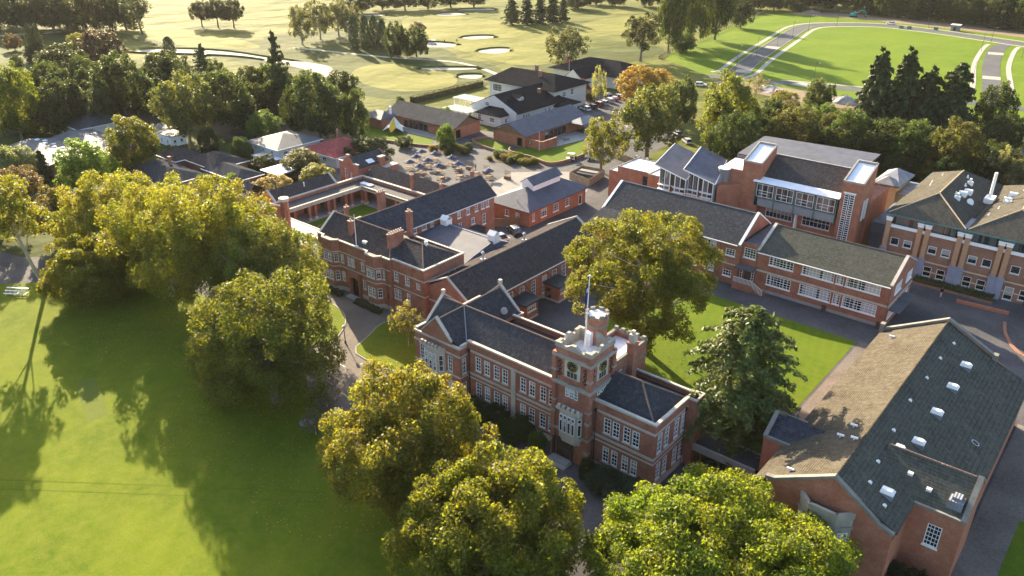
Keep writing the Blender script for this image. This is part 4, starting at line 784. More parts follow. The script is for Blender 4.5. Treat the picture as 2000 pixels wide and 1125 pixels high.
mb.prism([(-75.6, 146.6), (-74.4, 146.6), (-74.4, 150), (-75.6, 150)], 0, 9.6); mb.prism([(-68.4, 147.4), (-65.2, 151.6), (-65.2, 157), (-70, 157)], 0, 10.6); mb.prism([(-70, 151.8), (-65.2, 151.8), (-65.2, 158), (-70, 158)], 0, 13.4)
mb.box(-82.6, 150, 0, -69, 160, 9); mb.box(-43.5, 156, 0, -40.6, 168, 11); mb.box(-70, 158, 0, -45.2, 172.5, 13.4)
mb.build('wall', 'brick_orange', r)
mb = MB()
for x0, x1 in ((-65.2, -61.2), (-44.9, -41)): mb.slab([(x0+.35, 151.95, 15.66), (x1-.35, 151.95, 15.66), (x1-.35, 157.85, 17.9), (x0+.35, 157.85, 17.9)], .12)
mb.slab([(-69.8, 152, 13.5), (-65.4, 152, 13.5), (-65.4, 157.8, 13.9), (-69.8, 157.8, 13.9)], .15); mb.box(-95.5, 152.7, 7.9, -86.9, 160.8, 8.0); mb.box(-86.4, 150.7, 8.4, -82.8, 158.8, 8.5); mb.box(-98.4, 153.5, 6.3, -96, 161.8, 6.4)
pieces(mb, 'tower_roof', 'white_roof', r)
mb = MB()
for x0, x1 in ((-65.2, -61.2), (-44.9, -41)):
    for a, b_ in ((x0-.05, x0+.3), (x1-.3, x1+.05)): mb.slab([(a, 151.55, 15.85), (b_, 151.55, 15.85), (b_, 158.25, 18.35), (a, 158.25, 18.35)], .3)
    mb.box(x0+.3, 151.5, 15.5, x1-.3, 151.9, 15.85); mb.box(x0+.3, 157.9, 18, x1-.3, 158.3, 18.35)
pieces(mb, 'tower_coping', 'concrete', r)
mb = ring(MB(), -95.8, 152.4, -86.6, 161, 7.95, 8.2, .3); ring(mb, -86.6, 150.4, -82.6, 159, 8.45, 8.7, .3); ring(mb, -98.6, 153.2, -95.9, 162, 6.35, 6.55, .25); pieces(mb, 'parapet_coping', 'concrete_pale', r)
MB().slab([(-61.2, 153.0, 12.6), (-44.9, 153.0, 12.6), (-44.9, 158.4, 16.2), (-61.2, 158.4, 16.2)], .25).build('tile_roof', 'tile_brownish', r)
sbox(r, 'ridge_wall', 'concrete', (-61.2, 158.4, 12, -44.9, 158.7, 16.3))
MB().slab([(-62.4, 151.0, 12.15), (-44.9, 151.0, 12.15), (-44.9, 153.1, 12.7), (-62.4, 153.1, 12.7)], .15).build('glazing_canopy', 'white_roof', r)
mb = MB().box(-61.9, 151.6, 8.6, -45.3, 151.7, 11.9); mb.build('upper_glazing', 'glass_lit', r)
mb = MB()
for i in range(5): u = -61.9+i*4.15; mb.box(u-.07, 151.45, 6.9, u+.07, 151.6, 12); mb.tube((u, 151.5, 6.9), (u, 153, 5.2), .05)
mb.box(-61.9, 151.45, 8.55, -45.3, 151.6, 8.7); mb.box(-61.9, 151.45, 11.8, -45.3, 151.6, 12.0); mb.build('glazing_frame', 'green_metal', r)
mb = MB()
for i in range(4):
    u0 = -61.6+i*4.15
    for k in range(4): mb.box(u0+k*1.15-.04, 151.5, 8.9, u0+k*1.15+.04, 151.58, 11.6)
    for z in (8.95, 10.2, 11.55): mb.box(u0, 151.5, z-.04, u0+3.45, 151.58, z+.04)
    mb.box(u0+.6, 151.5, 9.6, u0+2.2, 151.58, 9.68)
pieces(mb, 'white_glazing_bars', 'white_paint', r)
sbox(r, 'spandrel_panel', 'panel_grey', (-61.9, 151.6, 6.9, -45.3, 153.2, 8.58)); sbox(r, 'white_fin', 'white_paint', (-53.2, 152, 3.2, -52.95, 153.2, 6.9))
mb = MB()
for k in range(2):
    x = -43.75+k*1.05
    mb.box(x-.42, 151.5, 3, x-.34, 151.62, 13.4); mb.box(x+.34, 151.5, 3, x+.42, 151.62, 13.4)
    for j in range(24): mb.box(x-.34, 151.52, 3+j*.44, x+.34, 151.6, 3.1+j*.44)
mb.box(-44.35, 151.46, 2.85, -42.15, 151.63, 3.05); mb.box(-44.4, 151.3, 13.4, -42.1, 151.65, 13.65); pieces(mb, 'tall_stair_window', 'white_paint', r); sbox(r, 'stair_glass', 'glass', (-44.2, 151.55, 3, -42.3, 151.6, 13.4))
for y in (153.5, 155): window(r, (-40.98, y, 8), R(90), .8, 4, 2, 5, 'x', False)
for nm, q in (('west', [(-81.8, 144.6, 13.3), (-74.2, 144.7, 11.4), (-75.4, 154.5, 13.6), (-82.6, 154.2, 15.6)]), ('east', [(-75.4, 145.4, 13.3), (-68.3, 146.0, 11.4), (-71.4, 157.0, 13.4), (-76.6, 154.8, 15.8)])):
    MB().slab(q, .22).build('slanted_roof', 'metal_slant', r); mb = MB()
    for a, b_ in ((q[0], q[1]), (q[1], q[2]), (q[3], q[0])): mb.tube((a[0], a[1], a[2]-.12), (b_[0], b_[1], b_[2]-.12), .14, .14, 4)
    mb.build('roof_fascia', 'white_paint', r)
    x0, x1 = q[0][0]+.8, q[1][0]-.6; yf = q[0][1]+1.2
    MB().add([(x0, yf, 2), (x1, yf, 2), (x1, yf, q[1][2]-.15), (x0, yf, q[0][2]-.4)], [[0, 1, 2, 3]]).build('curtain_wall', 'glass_lit', r); mb = MB()
    MB().prism([(x0, yf+.05), (x1, yf+.05), (x1, yf+6), (x0, yf+6)], 0, [q[0][2]-.4, q[1][2]-.2, q[1][2]+.5, q[0][2]+.5]).build('foyer_wall', 'panel_grey', r)
    for k in range(6):
        x = x0+(x1-x0)*k/5; w = .1 if k in (2, 3) else .06; mb.box(x-w, yf-.1, 2, x+w, yf+.02, q[0][2]-.4+(q[1][2]-q[0][2]+.2)*k/5)
    for z in (4.4, 5.9, 7.4, 8.9): mb.box(x0, yf-.08, z-.06, x1, yf+.02, z+.06)
    for z in (7.9, 8.9):
        for a, b_ in ((x0, x0+2.6), (x1-2.6, x1)): mb.box(a, yf-.9, z, b_, yf-.1, z+.1)
    mb.build('glazing_bars', 'white_paint', r)
n_ = 18; cyl = lambda rr: [(-69.1+rr*math.cos(j/n_*6.283), 151.6+rr*math.sin(j/n_*6.283)) for j in range(n_)]
c = MB().prism(cyl(1.25), 0, 13.2).build('stair_drum', 'concrete_pale', r); mb = MB(); mb.prism(cyl(1.32), 13.2, 13.4); mb.build('drum_cap', 'white_paint', c); mb = MB()
for z in (4, 7, 10): mb.prism(cyl(1.3), z, z+.18)
mb.build('drum_band', 'steel', c)
MB().slab([(-70, 159, 14.6), (-45.2, 159, 14.6), (-45.2, 174.5, 15.6), (-70, 172.5, 15.6)], .25).build('main_metal_roof', 'metal_blue', r); sbox(r, 'fly_wall', 'metal_pale', (-45.1, 159, 11, -44.9, 172.5, 14.5), (-70, 158.9, 13.4, -45.2, 159.1, 14.4))
for k in range(4): MB().tube((-98+k*1.0, 164, 0), (-98+k*1.0, 164, 7.5), .38, .38, 10).build('concrete_pillar', 'concrete', r)
sbox(r, 'side_window', 'glass', (-88.9, 152.3, 4.0, -87.7, 152.42, 7.2)); sbox(r, 'side_window_frame', 'timber', (-89, 152.25, 3.9, -88.9, 152.4, 7.3), (-87.7, 152.25, 3.9, -87.6, 152.4, 7.3))
# pavilion
r = empty('entrance_pavilion', (-42.5, 181, 0), 'small sand block pavilion with two grey glass pyramid roofs', 'pavilion')
MB().box(-45.2, 176.6, 0, -41.2, 185.6, 9).build('wall', 'sand_block', r); MB().hip(-46.1, 175.6, -40.5, 186.6, 9.1, 10.8, (-43.4, 183), (-43.4, 183.4)).build('roof', 'metal_pale', r); MB().hip(-45.4, 174.9, -41.4, 179.2, 9.25, 10.6, (-43.4, 177), (-43.4, 177.1)).build('small_roof', 'metal_pale', r)
sbox(r, 'fascia', 'green_metal', (-46.2, 175.5, 8.75, -40.4, 175.7, 9.05), (-40.55, 175.7, 8.75, -40.4, 186.6, 9.05)); sbox(r, 'link_roof', 'metal_pale', (-41, 176, 7.4, -36.4, 186, 7.6), (-40.5, 160, 0, -36.5, 175.3, 6)); sbox(r, 'door_panel', 'panel_grey', (-44.6, 176.45, 3, -42.8, 176.6, 8.4))

# ---- brick and pilaster block
r = empty('science_block', (-20, 165, 0), 'three storey brick block with paired pilasters, green eaves and twin hipped roofs', 'building')
mb = MB(); us = [-33.9, -31.6, -27.3, -25.0, -20.6, -18.3, -13.8, -11.5, -7.1, -4.8, -.4, 1.9]
rect_walls(mb, r, -35.6, 152.4, 8, 182, 0, 9.2, S=[(u, 5.2, 1.45, 1.45, 1, 1, 'x') for u in us]+[(u, .7 if k not in (6,) else .2, 1.4, 1.9 if k != 6 else 2.4, 1, 1, 'x') for k, u in enumerate(us)]); mb.build('wall', 'brick_brown', r)
sbox(r, 'clerestory_glass', 'glass_lit', (-35.4, 152.8, 9.2, 8, 153, 11)); mb = MB()
for i in range(45):
    mb.box(-35.3+i*.97-.04, 152.7, 9.2, -35.3+i*.97+.04, 152.8, 11)
mb.box(-35.4, 152.7, 10.9, 8, 152.82, 11.02); mb.build('clerestory_bars', 'green_metal', r)
sbox(r, 'white_band', 'white_paint', (-35.7, 152.1, 8.65, 8, 152.38, 9.25)); sbox(r, 'sand_band', 'sand_block', (-35.65, 152.28, 3.35, 8, 152.39, 3.6), (-35.65, 152.28, 1.55, 8, 152.39, 1.75))
for u in (-35.5, -29.95, -28.65, -23.3, -22.05, -16.75, -15.55, -10.2, -9.0, -3.6, -2.4):
    p = sbox(r, 'pilaster', 'tan_brick', (u-.42, 151.9, 0, u+.42, 152.38, 9.9)); sbox(p, 'pilaster_base', 'lavender_grey', (u-.62, 151.75, 0, u+.62, 152.36, 4.1 if u > -35 else 4.6)); sbox(p, 'capital', 'white_paint', (u-.52, 151.8, 9.9, u+.52, 152.42, 10.45), (u-.6, 151.72, 10.45, u+.6, 152.5, 10.7))
mb = MB(); mb.hip(-36.3, 151.6, -22.9, 183, 11.4, 15.2, (-29.3, 157.3), (-29.3, 175)); mb.hip(-22.8, 151.6, -9, 183, 11.4, 15.2, (-15.8, 157.3), (-15.8, 175)); mb.hip(-8.9, 151.6, 5, 183, 11.4, 15.2, (-2, 157.3), (-2, 175)); mb.build('roof', 'tile_moss_shade2', r)
sbox(r, 'eave_fascia', 'green_metal', (-36.4, 151.5, 11.05, 8, 151.62, 11.35), (-36.4, 151.62, 11.05, -36.3, 183, 11.35)); sbox(r, 'upper_wall', 'sand_block', (-35.5, 153.0, 9.2, 8, 182, 11.2)); sbox(r, 'valley_gutter', 'metal_pale', (-23.6, 152.2, 11.42, -22.1, 158, 11.6))
for x in (-29.3, -15.8):
    ridge_cap(r, ((x, 157.3, 15.25), (x, 175, 15.25)), 'sand_block')
    for e in (-6.6, 6.6): ridge_cap(r, ((x, 157.3, 15.25), (x+e, 151.8, 11.45)), 'sand_block')
def zr1(u): return 15.2-abs(u+29.3)*.568
def zr2(u): return 15.2-abs(u+15.8)*.568
for u, y, k in ((-27, 171, 1), (-26.2, 166.6, 0), (-26.6, 164, 0), (-25, 163.2, 2), (-26.8, 160.6, 3), (-19.3, 170.8, 0), (-19.6, 167.6, 0), (-19.2, 165.4, 1)):
    z = zr1(u) if u < -23 else zr2(u); mb = MB()
    if k == 0: mb.tube((u-.7, y, z+.25), (u+.7, y, z+.25), .5, .5, 10); mb.box(u-.6, y-.6, z-.4, u+.6, y+.6, z)
    elif k == 2: mb.tube((u, y, z), (u+.15, y-.1, z+.12), .7, .7, 12)
    else: mb.box(u-.5, y-.35, z-.3, u+.5, y+.35, z+.5); mb.box(u-.2, y-.2, z+.5, u+.2, y+.2, z+1.1)
    mb.build('roof_ventilator', 'white_paint', r)
for u, y in ((-33, 176), (-33.6, 171), (-33.2, 168), (-28, 173), (-27.3, 168.5), (-27.4, 162), (-20, 162.5), (-20.8, 159), (-18, 173)): z = zr1(u) if u < -23 else zr2(u); MB().box(u-.2, y-.2, z-.1, u+.2, y+.2, z+.15).tube((u, y, z), (u, y, z+.5), .1).build('roof_vent', 'white_paint', r)
mb = MB().box(-23.6, 168, 11.6, -22, 171, 12.6); mb.tube((-22.8, 169.2, 12.5), (-22.8, 169.2, 17.5), .28, .28, 10); mb.build('exhaust_stack', 'white_paint', r)
sbox(r, 'door_recess', 'timber_dark', (-11.2, 152.2, 0, -8, 152.35, 3.2))

# ---- cloister quadrangle
r = empty('cloister', (-140, 105, 0), 'brick cloister with paired columns and flat roofs round a small lawn', 'building')
mb = MB().box(-144.3, 86, 0, -143.9, 116.6, 4.6); mb.box(-143.9, 116.2, 0, -113.2, 116.6, 4.6); mb.build('wall', 'brick', r)
sbox(r, 'flat_roof', 'asphalt', (-143.9, 90, 3.7, -140, 116.2, 3.95), (-140, 112.2, 3.7, -113.2, 116.2, 3.95)); sbox(r, 'concrete_beam', 'stone', (-140, 89.6, 3.3, -139.6, 112.6, 4.15), (-139.6, 112.2, 3.3, -113.2, 112.6, 4.15), (-144.4, 86, 4.6, -143.8, 116.1, 4.8), (-144.4, 116.1, 4.6, -113.2, 116.7, 4.8))
sbox(r, 'paving', 'concrete', (-143.9, 86, 0, -138.8, 116.2, .15), (-138.8, 111.7, 0, -113.2, 116.2, .15))
for y in (92, 93.6, 97.4, 99, 102.6, 104.2, 107.6, 109.2):
    c = sbox(r, 'column', 'brick', (-140.1, y-.3, .6, -139.55, y+.3, 3.3)); sbox(c, 'column_base', 'stone', (-140.18, y-.38, .15, -139.48, y+.38, .6))
for x in (-139.8, -138.4, -133.6, -132.2, -128, -126.6, -121, -119.6):
    c = sbox(r, 'column', 'brick', (x-.3, 112.1, .6, x+.3, 112.65, 3.3)); sbox(c, 'column_base', 'stone', (x-.38, 112, .15, x+.38, 112.75, .6))
sbox(r, 'white_walk_roof', 'white_roof', (-143.8, 86.2, 3.75, -118, 89.2, 3.95)); sbox(r, 'walk_beam', 'stone', (-143.9, 85.8, 3.3, -117, 86.2, 4.1), (-139.6, 89.2, 3.3, -117, 89.6, 4.1))
for x in (-136, -130, -124.6, -119): sbox(r, 'column', 'brick', (x-.3, 85.9, .1, x+.3, 86.3, 3.3))
sbox(r, 'roof_light', 'white_roof', (-141.5, 113.4, 3.95, -138, 114.6, 4.25)); mb = MB()
for i in range(7): mb.box(-137+i*2.4, 116.1, 1.4, -135.2+i*2.4, 116.2, 2.9)
pieces(mb, 'white_window', 'white_paint', r)
for y in (95, 99.5, 104, 108.5): sbox(r, 'door', 'timber_dark', (-143.9, y-.6, .15, -143.82, y+.6, 2.6))
r = empty('cloister_west_range', (-146, 100, 0), 'low brick range with dark tiled gable roof left of the cloister', 'building')
mb = MB().box(-149.5, 92, 0, -144.4, 109, 4.6); mb.extr('Y', 92, 92.3, [(-149.5, 4.6), (-144.4, 4.6), (-147, 6.6)]); mb.extr('Y', 108.7, 109, [(-149.5, 4.6), (-144.4, 4.6), (-147, 6.6)]); mb.build('wall', 'brick_orange', r); MB().gable(-149.8, 92.3, -144.3, 108.7, 4.6, 6.6, 'Y', mid=-147).build('roof', 'tile_brownish', r)
mb = MB()
for s, u in ((-1, -149.7), (1, -144.3)):
    for y in (91.9, 108.6): mb.slab([(-147, y, 6.95), (u, y, 4.9), (u, y+.5, 4.9), (-147, y+.5, 6.95)][::s], .25)
pieces(mb, 'gable_coping', 'stone', r); MB().tube((-145.8, 101, 5.4), (-145.8, 101, 6.6), .1).build('flue', 'white_paint', r)
r = empty('cloister_north_range', (-128, 120, 0), 'low brick range with long brown tiled roof behind the cloister', 'building')
MB().box(-143, 116.7, 0, -112.8, 122.5, 4.6).build('wall', 'brick', r); MB().gable(-143.2, 116.6, -112.7, 123, 4.7, 6.9, 'X', mid=119.6).build('roof', 'tile_brownish', r)
chimney(r, -127.5, 116.9, 4, 8.3, .6, .6, 1); chimney(r, -118.5, 117.2, 4, 8.0, .6, .6, 1)
r = empty('brick_chapel', (-148, 121, 0), 'small brick chapel with curved gables and arched window beside the paved court', 'chapel')
mb = MB(); rect_walls(mb, r, -152, 116, -145, 126, 0, 6.4, S=[(-149.6, 2.2, .7, 3.2, 1, 4, 'x'), (-147.6, 3.6, .5, 1.2, 1, 2, 'x')]); mb.extr('Y', 116, 116.3, [(-152, 6.4), (-145, 6.4), (-145.4, 7.0), (-146.8, 7.0), (-147.6, 8.0), (-148.6, 8.9), (-149.6, 8.0), (-150.4, 7.2), (-152, 7.0)]); mb.extr('Y', 125.7, 126, [(-152, 6.4), (-145, 6.4), (-148.5, 8.6)]); mb.box(-145, 119, 0, -143.2, 127, 5.2); mb.box(-145.3, 122.4, 0, -144.3, 124, 7.6)
mb.build('wall', 'brick', r); MB().gable(-152.1, 116.3, -144.9, 125.7, 6.4, 8.3, 'Y').build('roof', 'tile_slate', r); sbox(r, 'coping', 'stone', (-152.1, 115.9, 7.0, -150.4, 116.4, 7.25), (-149.1, 115.9, 8.9, -148.1, 116.4, 9.1), (-146.8, 115.9, 7.0, -144.9, 116.4, 7.25), (-145.2, 119, 5.2, -143.1, 127.1, 5.4), (-145.4, 122.3, 7.6, -144.2, 124.1, 7.85))
MB().slab([(-146.4, 119.5, 7.35), (-145.2, 119.5, 6.75), (-145.2, 121.5, 6.75), (-146.4, 121.5, 7.35)], .05).build('skylight', 'white_roof', r)
r = empty('gabled_brick_hall', (-143, 81, 0), 'brick and stone banded hall with parapet gable half hidden by the left tree', 'building')
mb = MB(); rect_walls(mb, r, -157, 78, -130.6, 85.4, 0, 8.4, S=[(-132.4, 2, .7, 2.6, 1, 3, 's'), (-135.4, 2, .9, 2.6, 2, 3, 's'), (-138.6, 2, .9, 2.6, 2, 3, 's')], E=[(80, 1.6, .7, 2.2, 1, 2, 's')]); mb.extr('X', -130.9, -130.6, [(78, 8.4), (85.4, 8.4), (81.7, 10.4)]); mb.build('wall', 'brick', r)
MB().gable(-156.9, 78.3, -130.9, 85.3, 8.3, 10.2, 'X').build('roof', 'tile_dark', r); mb = MB(); mb.box(-157.1, 77.85, 8.4, -130.9, 78.3, 8.8); mb.box(-157, 77.9, 5.3, -130.5, 77.99, 5.7); mb.box(-157, 77.9, 3.2, -130.5, 77.99, 3.4)
for s, y in ((-1, 77.9), (1, 85.5)): mb.slab([(-131, 81.7, 10.8), (-131, y, 8.8), (-130.5, y, 8.8), (-130.5, 81.7, 10.8)][::-s], .3)
pieces(mb, 'stone_band', 'stone', r); MB().prism([(-130.4+.9*math.cos(j/8*6.283), 85.2+.9*math.sin(j/8*6.283)) for j in range(8)], 0, 10.2).build('corner_turret', 'brick', r); MB().prism([(-130.4+1.05*math.cos(j/8*6.283), 85.2+1.05*math.sin(j/8*6.283)) for j in range(8)], 10.2, 10.8).build('turret_cap', 'stone', r)
MB().box(-160, 91.5, 0, -154.5, 96.5, 4).build('porch_wall', 'brick', r); MB().gable(-160.3, 91.2, -154.3, 96.8, 4, 6, 'X').build('porch_roof', 'tile_dark', r)
r = empty('glass_roofed_porch', (-125.5, 82, 0), 'low brick annex with small glass roof at the office left end', 'annex')
MB().box(-128, 79.4, 0, -123, 84.8, 2.8).build('wall', 'brick_orange', r); MB().slab([(-127.8, 79.6, 3.0), (-123.2, 79.6, 3.0), (-123.2, 84.6, 3.5), (-127.8, 84.6, 3.5)], .1).build('glass_roof', 'metal_pale', r)

# ---- long low classrooms to the north
def low_class(name, label, axis, x0, y0, x1, y1, ridge, rm, emblem=False):
    r = empty(name, ((x0+x1)/2, (y0+y1)/2, 0), label, 'building'); mb = MB(); e = .8
    if axis == 'X':
        rect_walls(mb, r, x0+e, y0+e, x1-e, y1-e, 0, 3.3, S=[(x0+9+i*2.1, .2, 1.9, 2.4, 1, 1, 'xd') for i in range(5)], E=[(y0+2.2, .1, 2, 2.4, 1, 1, 'hole')]); mb.build('wall', 'brick_orange', r)
        MB().gable(x0, y0, x1, y1, 3.4, 6.3, 'X', .25).build('roof', rm, r); MB().extr('X', x1-e-.05, x1-e+.06, [(y0+e, 3.3), (y1-e, 3.3), ((y0+y1)/2, 5.7)]).build('gable_panel', 'timber', r)
    else:
        rect_walls(mb, r, x0+e, y0+e, x1-e, y1-e, 0, 3.3, E=[(y0+11+i*2.1, .2, 1.9, 2.4, 1, 1, 'xd') for i in range(5)], S=[(x1-2.6, .1, 2, 2.4, 1, 1, 'hole')]); mb.build('wall', 'brick_orange', r)
        MB().gable(x0, y0, x1, y1, 3.4, 6.3, 'Y', .25).build('roof', rm, r); MB().extr('Y', y0+e-.05, y0+e+.06, [(x0+e, 3.3), (x1-e, 3.3), ((x0+x1)/2, 5.7)]).build('gable_panel', 'timber', r)
    return r
r = low_class('tent_lawn_classroom', 'low brick classroom with pale grey roof behind the tent lawn', 'X', -190.5, 164.8, -160, 177.4, 171, 'tile_grey')
MB().hip(-194, 158.4, -185, 166.5, 3.2, 4.8, (-191, 162.5), (-188, 162.5)).build('small_roof', 'metal_blue', r); MB().box(-193, 159.4, 0, -186, 166, 3.1).build('small_wall', 'brick_orange', r); sbox(r, 'white_flue', 'white_paint', (-186.4, 163, 4, -185.8, 163.6, 6.4))
r = low_class('emblem_wall_classroom', 'low brick classroom with blue grey roof and a round emblem wall', 'Y', -152.2, 171.2, -138.8, 202, -145, 'metal_blue_y')
sbox(r, 'emblem_wall', 'brick_orange', (-141.4, 172.9, 0, -134.2, 173.3, 2.5), (-134.6, 173.3, 0, -134.2, 180, 2.4)); MB().hip(-140, 193, -134.5, 203, 3.2, 4.5, (-137.5, 196), (-137.5, 200)).build('small_roof', 'metal_pale', r)
k = MB(); n_ = 16; k.add([(-138.4+.55*math.cos(j/n_*6.283), 172.86, 1.5+.55*math.sin(j/n_*6.283)) for j in range(n_)], [list(range(n_))]); k.build('emblem_disc', 'clock_dark', r)
k = MB(); k.box(-138.5, 172.82, 1.1, -138.3, 172.85, 1.9, 0); k.box(-138.75, 172.82, 1.55, -138.5, 172.85, 1.75, 1); k.box(-138.3, 172.82, 1.2, -138.05, 172.85, 1.4, 1); k.build('emblem_mark', ['white_paint', 'plastic_red'], r)
# ---- clubhouse
r = empty('clubhouse', (-168, 205, 0), 'large white weatherboard clubhouse with steep dark tiled roofs', 'building')
mb = MB(); rect_walls(mb, r, -174, 187, -155.4, 207, 0, 4.6, E=[(y, 2.2, 1.1, 1.2, 2, 2, 'xw') for y in (191, 192.3, 193.6, 202, 204)], S=[(-171.5, 1, .01, .01, 1, 1, 'hole')])
mb.extr('Y', 187, 187.3, [(-174, 4.6), (-155.4, 4.6), (-164.5, 8.7)]); rect_walls(mb, r, -168.5, 183.6, -158.5, 190, 0, 3.7, S=[(-167.4, .9, 1.5, 2.2, 3, 3, 'xw'), (-162.2, 1.3, 2.2, 1.4, 4, 2, 'xw')], E=[(186, 1.2, 1.2, 1.4, 2, 2, 'xw')])
rect_walls(mb, r, -185.6, 209, -157.4, 227, 0, 7.4, E=[(211, 4.6, 1, 1.4, 2, 2, 'xw'), (214.5, 4.6, 2, 1.6, 3, 2, 'xw'), (219, 4.6, 1.6, 2, 2, 2, 'xw')], S=[(-160, 4.6, .8, 1.4, 1, 2, 'xw'), (-182, 4, 4, 2.4, 6, 3, 'xw')]); mb.box(-160, 207, 0, -153, 216, 3.4)
mb.build('wall', 'weatherboard', r)
mb = MB(); mb.gable(-174.8, 187.3, -154.6, 212, 4.4, 8.9, 'Y'); mb.hip(-187, 207.8, -156.2, 228.4, 7.5, 10.8, (-183, 218), (-164, 218)); mb.hip(-169, 183, -158, 191, 3.7, 5.8, (-165.5, 188), (-161, 188)); mb.hip(-161, 206, -152, 217, 3.4, 5, (-157, 210), (-157, 213)); mb.build('roof', 'tile_club', r)
mb = MB().box(-162, 193.6, 6.2, -159.6, 196, 7.6); d = mb.build('dormer', 'weatherboard', r); MB().gable(-164, 193.2, -159.2, 196.4, 7.5, 8.3, 'X', .12).build('dormer_roof', 'tile_club', d); window(r, (-159.58, 194.8, 6.5), R(90), 1.2, .9, 2, 2, 'xw', False); window(r, (-167, 186.98, 5.2), 0, 1.6, 1.2, 3, 2, 'xw', False)
for x, y in ((-160.5, 205), (-168, 215), (-175, 222)): MB().box(x-.5, y-.4, 7, x+.5, y+.4, 11.8 if y > 210 else 8.5).build('chimney', 'brick_brown', r)
pg = empty('white_pergola', (-176, 186, 0), 'white timber pergola on the clubhouse terrace', 'pergola'); 
for i in range(5):
    for y in (181.5, 186.5): sbox(pg, 'post', 'white_paint', (-181+i*2.6, y, 0, -180.75+i*2.6, y+.25, 3.0))
sbox(pg, 'beam', 'white_paint', (-181.5, 181.5, 3, -170, 181.75, 3.25), (-181.5, 186.5, 3, -170, 186.75, 3.25))
for i in range(12): sbox(pg, 'rafter', 'white_paint', (-181.2+i*.98, 181, 3.25, -181.05+i*.98, 187.4, 3.45))
pg = empty('roof_pergola', (-184, 196, 0), 'second white pergola running along the clubhouse hedge', 'pergola')
for i in range(6): sbox(pg, 'post', 'white_paint', (-188+i*2.4, 193.5, 0, -187.75+i*2.4, 193.75, 3.4))
sbox(pg, 'beam', 'white_paint', (-188.4, 193.5, 3.4, -175, 193.75, 3.65), (-188.4, 198.5, 3.4, -175, 198.75, 3.65))
for i in range(14): sbox(pg, 'rafter', 'white_paint', (-188+i*.95, 193, 3.65, -187.85+i*.95, 199.2, 3.85))
r = empty('pro_shop', (-176, 262, 0), 'white golf building with hipped dark roof and small gable behind the clubhouse', 'building')
mb = MB(); rect_walls(mb, r, -192, 254, -160, 274, 0, 4.5, S=[(-170, 1.2, .01, .01, 1, 1, 'hole')], E=[(258, 1.4, 1.6, 1.6, 3, 2, 'xw'), (264, 1.4, 1.2, 1.6, 2, 2, 'xw'), (269, 1.4, 1.2, 1.6, 2, 2, 'xw')]); mb.box(-178.4, 243, 0, -171, 254, 4.2); mb.extr('Y', 243, 243.2, [(-178.4, 4.2), (-171, 4.2), (-174.7, 7.2)]); mb.build('wall', 'weatherboard', r)
mb = MB(); mb.hip(-193.4, 252.6, -158.8, 275.4, 4.5, 8.2, (-182, 264), (-168, 264)); mb.gable(-179, 243.2, -170.4, 262, 4.1, 7.4, 'Y'); mb.build('roof', 'tile_club', r)
# ---- houses and low school buildings on the left
def house(name, label, x0, y0, x1, y1, ze, zr, wm, rm, ridge=None, S=(), E=(), cat='house'):
    r = empty(name, ((x0+x1)/2, (y0+y1)/2, 0), label, cat); e = .6; mb = MB(); rect_walls(mb, r, x0+e, y0+e, x1-e, y1-e, 0, ze-.05, S=S, E=E); mb.build('wall', wm, r); L = min(x1-x0, y1-y0)/2
    rd = ((x0+L, (y0+y1)/2), (x1-L+.01, (y0+y1)/2)) if x1-x0 >= y1-y0 else (((x0+x1)/2, y0+L), ((x0+x1)/2, y1-L+.01))
    MB().hip(x0, y0, x1, y1, ze, zr, *rd).build('roof', rm, r); sbox(r, 'gutter', 'white_paint', (x0-.1, y0-.12, ze-.22, x1+.1, y0-.01, ze-.02), (x1+.01, y0-.01, ze-.22, x1+.12, y1, ze-.02)); return r
r = house('red_roofed_house', 'white house with hipped red tiled roof', -179.5, 124.5, -164.5, 139, 3.0, 5.6, 'weatherboard', 'tile_red', S=[(-170, 1, 1.6, 1.2, 2, 1, 'x')]); chimney(r, -174.5, 133.6, 4, 7, .6, .6, 1)
r = house('white_grey_roofed_house', 'white two storey house with pale grey iron roof', -193, 116.6, -178.4, 131.5, 4.3, 6.2, 'weatherboard', 'metal_grey', S=[(-190, 2.4, 1.4, 1, 2, 1, 'x'), (-186, 2.4, 1.2, 1, 2, 1, 'x'), (-182, 2.4, 1.2, 1, 2, 1, 'x')], E=[(119.5, 2.4, 1.2, 1, 2, 1, 'x'), (123, 2.4, 1.2, 1, 2, 1, 'x'), (127.5, 2.4, 1.2, 1, 2, 1, 'x')]); sbox(r, 'veranda_roof', 'white_roof', (-186, 113.6, 2.2, -177, 117, 2.35)); sbox(r, 'veranda_post', 'white_paint', *[(-185.8+i*2.8, 113.8, 0, -185.6+i*2.8, 114, 2.2) for i in range(4)])
c = empty('carport', (-168, 110, 0), 'flat white roofed carport beside the yellow tree', 'carport'); sbox(c, 'roof', 'white_roof', (-171.5, 106.4, 2.8, -164.6, 113, 3.0)); sbox(c, 'back_wall', 'timber_dark', (-171.3, 112.6, 0, -164.8, 112.8, 2.8))
for x, y in ((-171.2, 106.7), (-165, 106.7)): sbox(c, 'post', 'timber_dark', (x, y, 0, x+.2, y+.2, 2.8))
house('brick_bungalow', 'brick bungalow with hipped brown roof and white eaves', -194, 99, -180.6, 109.5, 2.9, 5.0, 'brick_orange', 'tile_brownish', E=[(102, .6, 2.4, 1.8, 3, 1, 'x')])
house('low_grey_bungalow', 'low bungalow with grey roof and large white framed corner windows', -184, 97.6, -168, 105.4, 2.9, 4.4, 'brick_brown', 'tile_slate', S=[(-170.5, .5, 2.8, 2, 4, 2, 'x')], E=[(100, .5, 2.6, 2, 4, 2, 'x')])
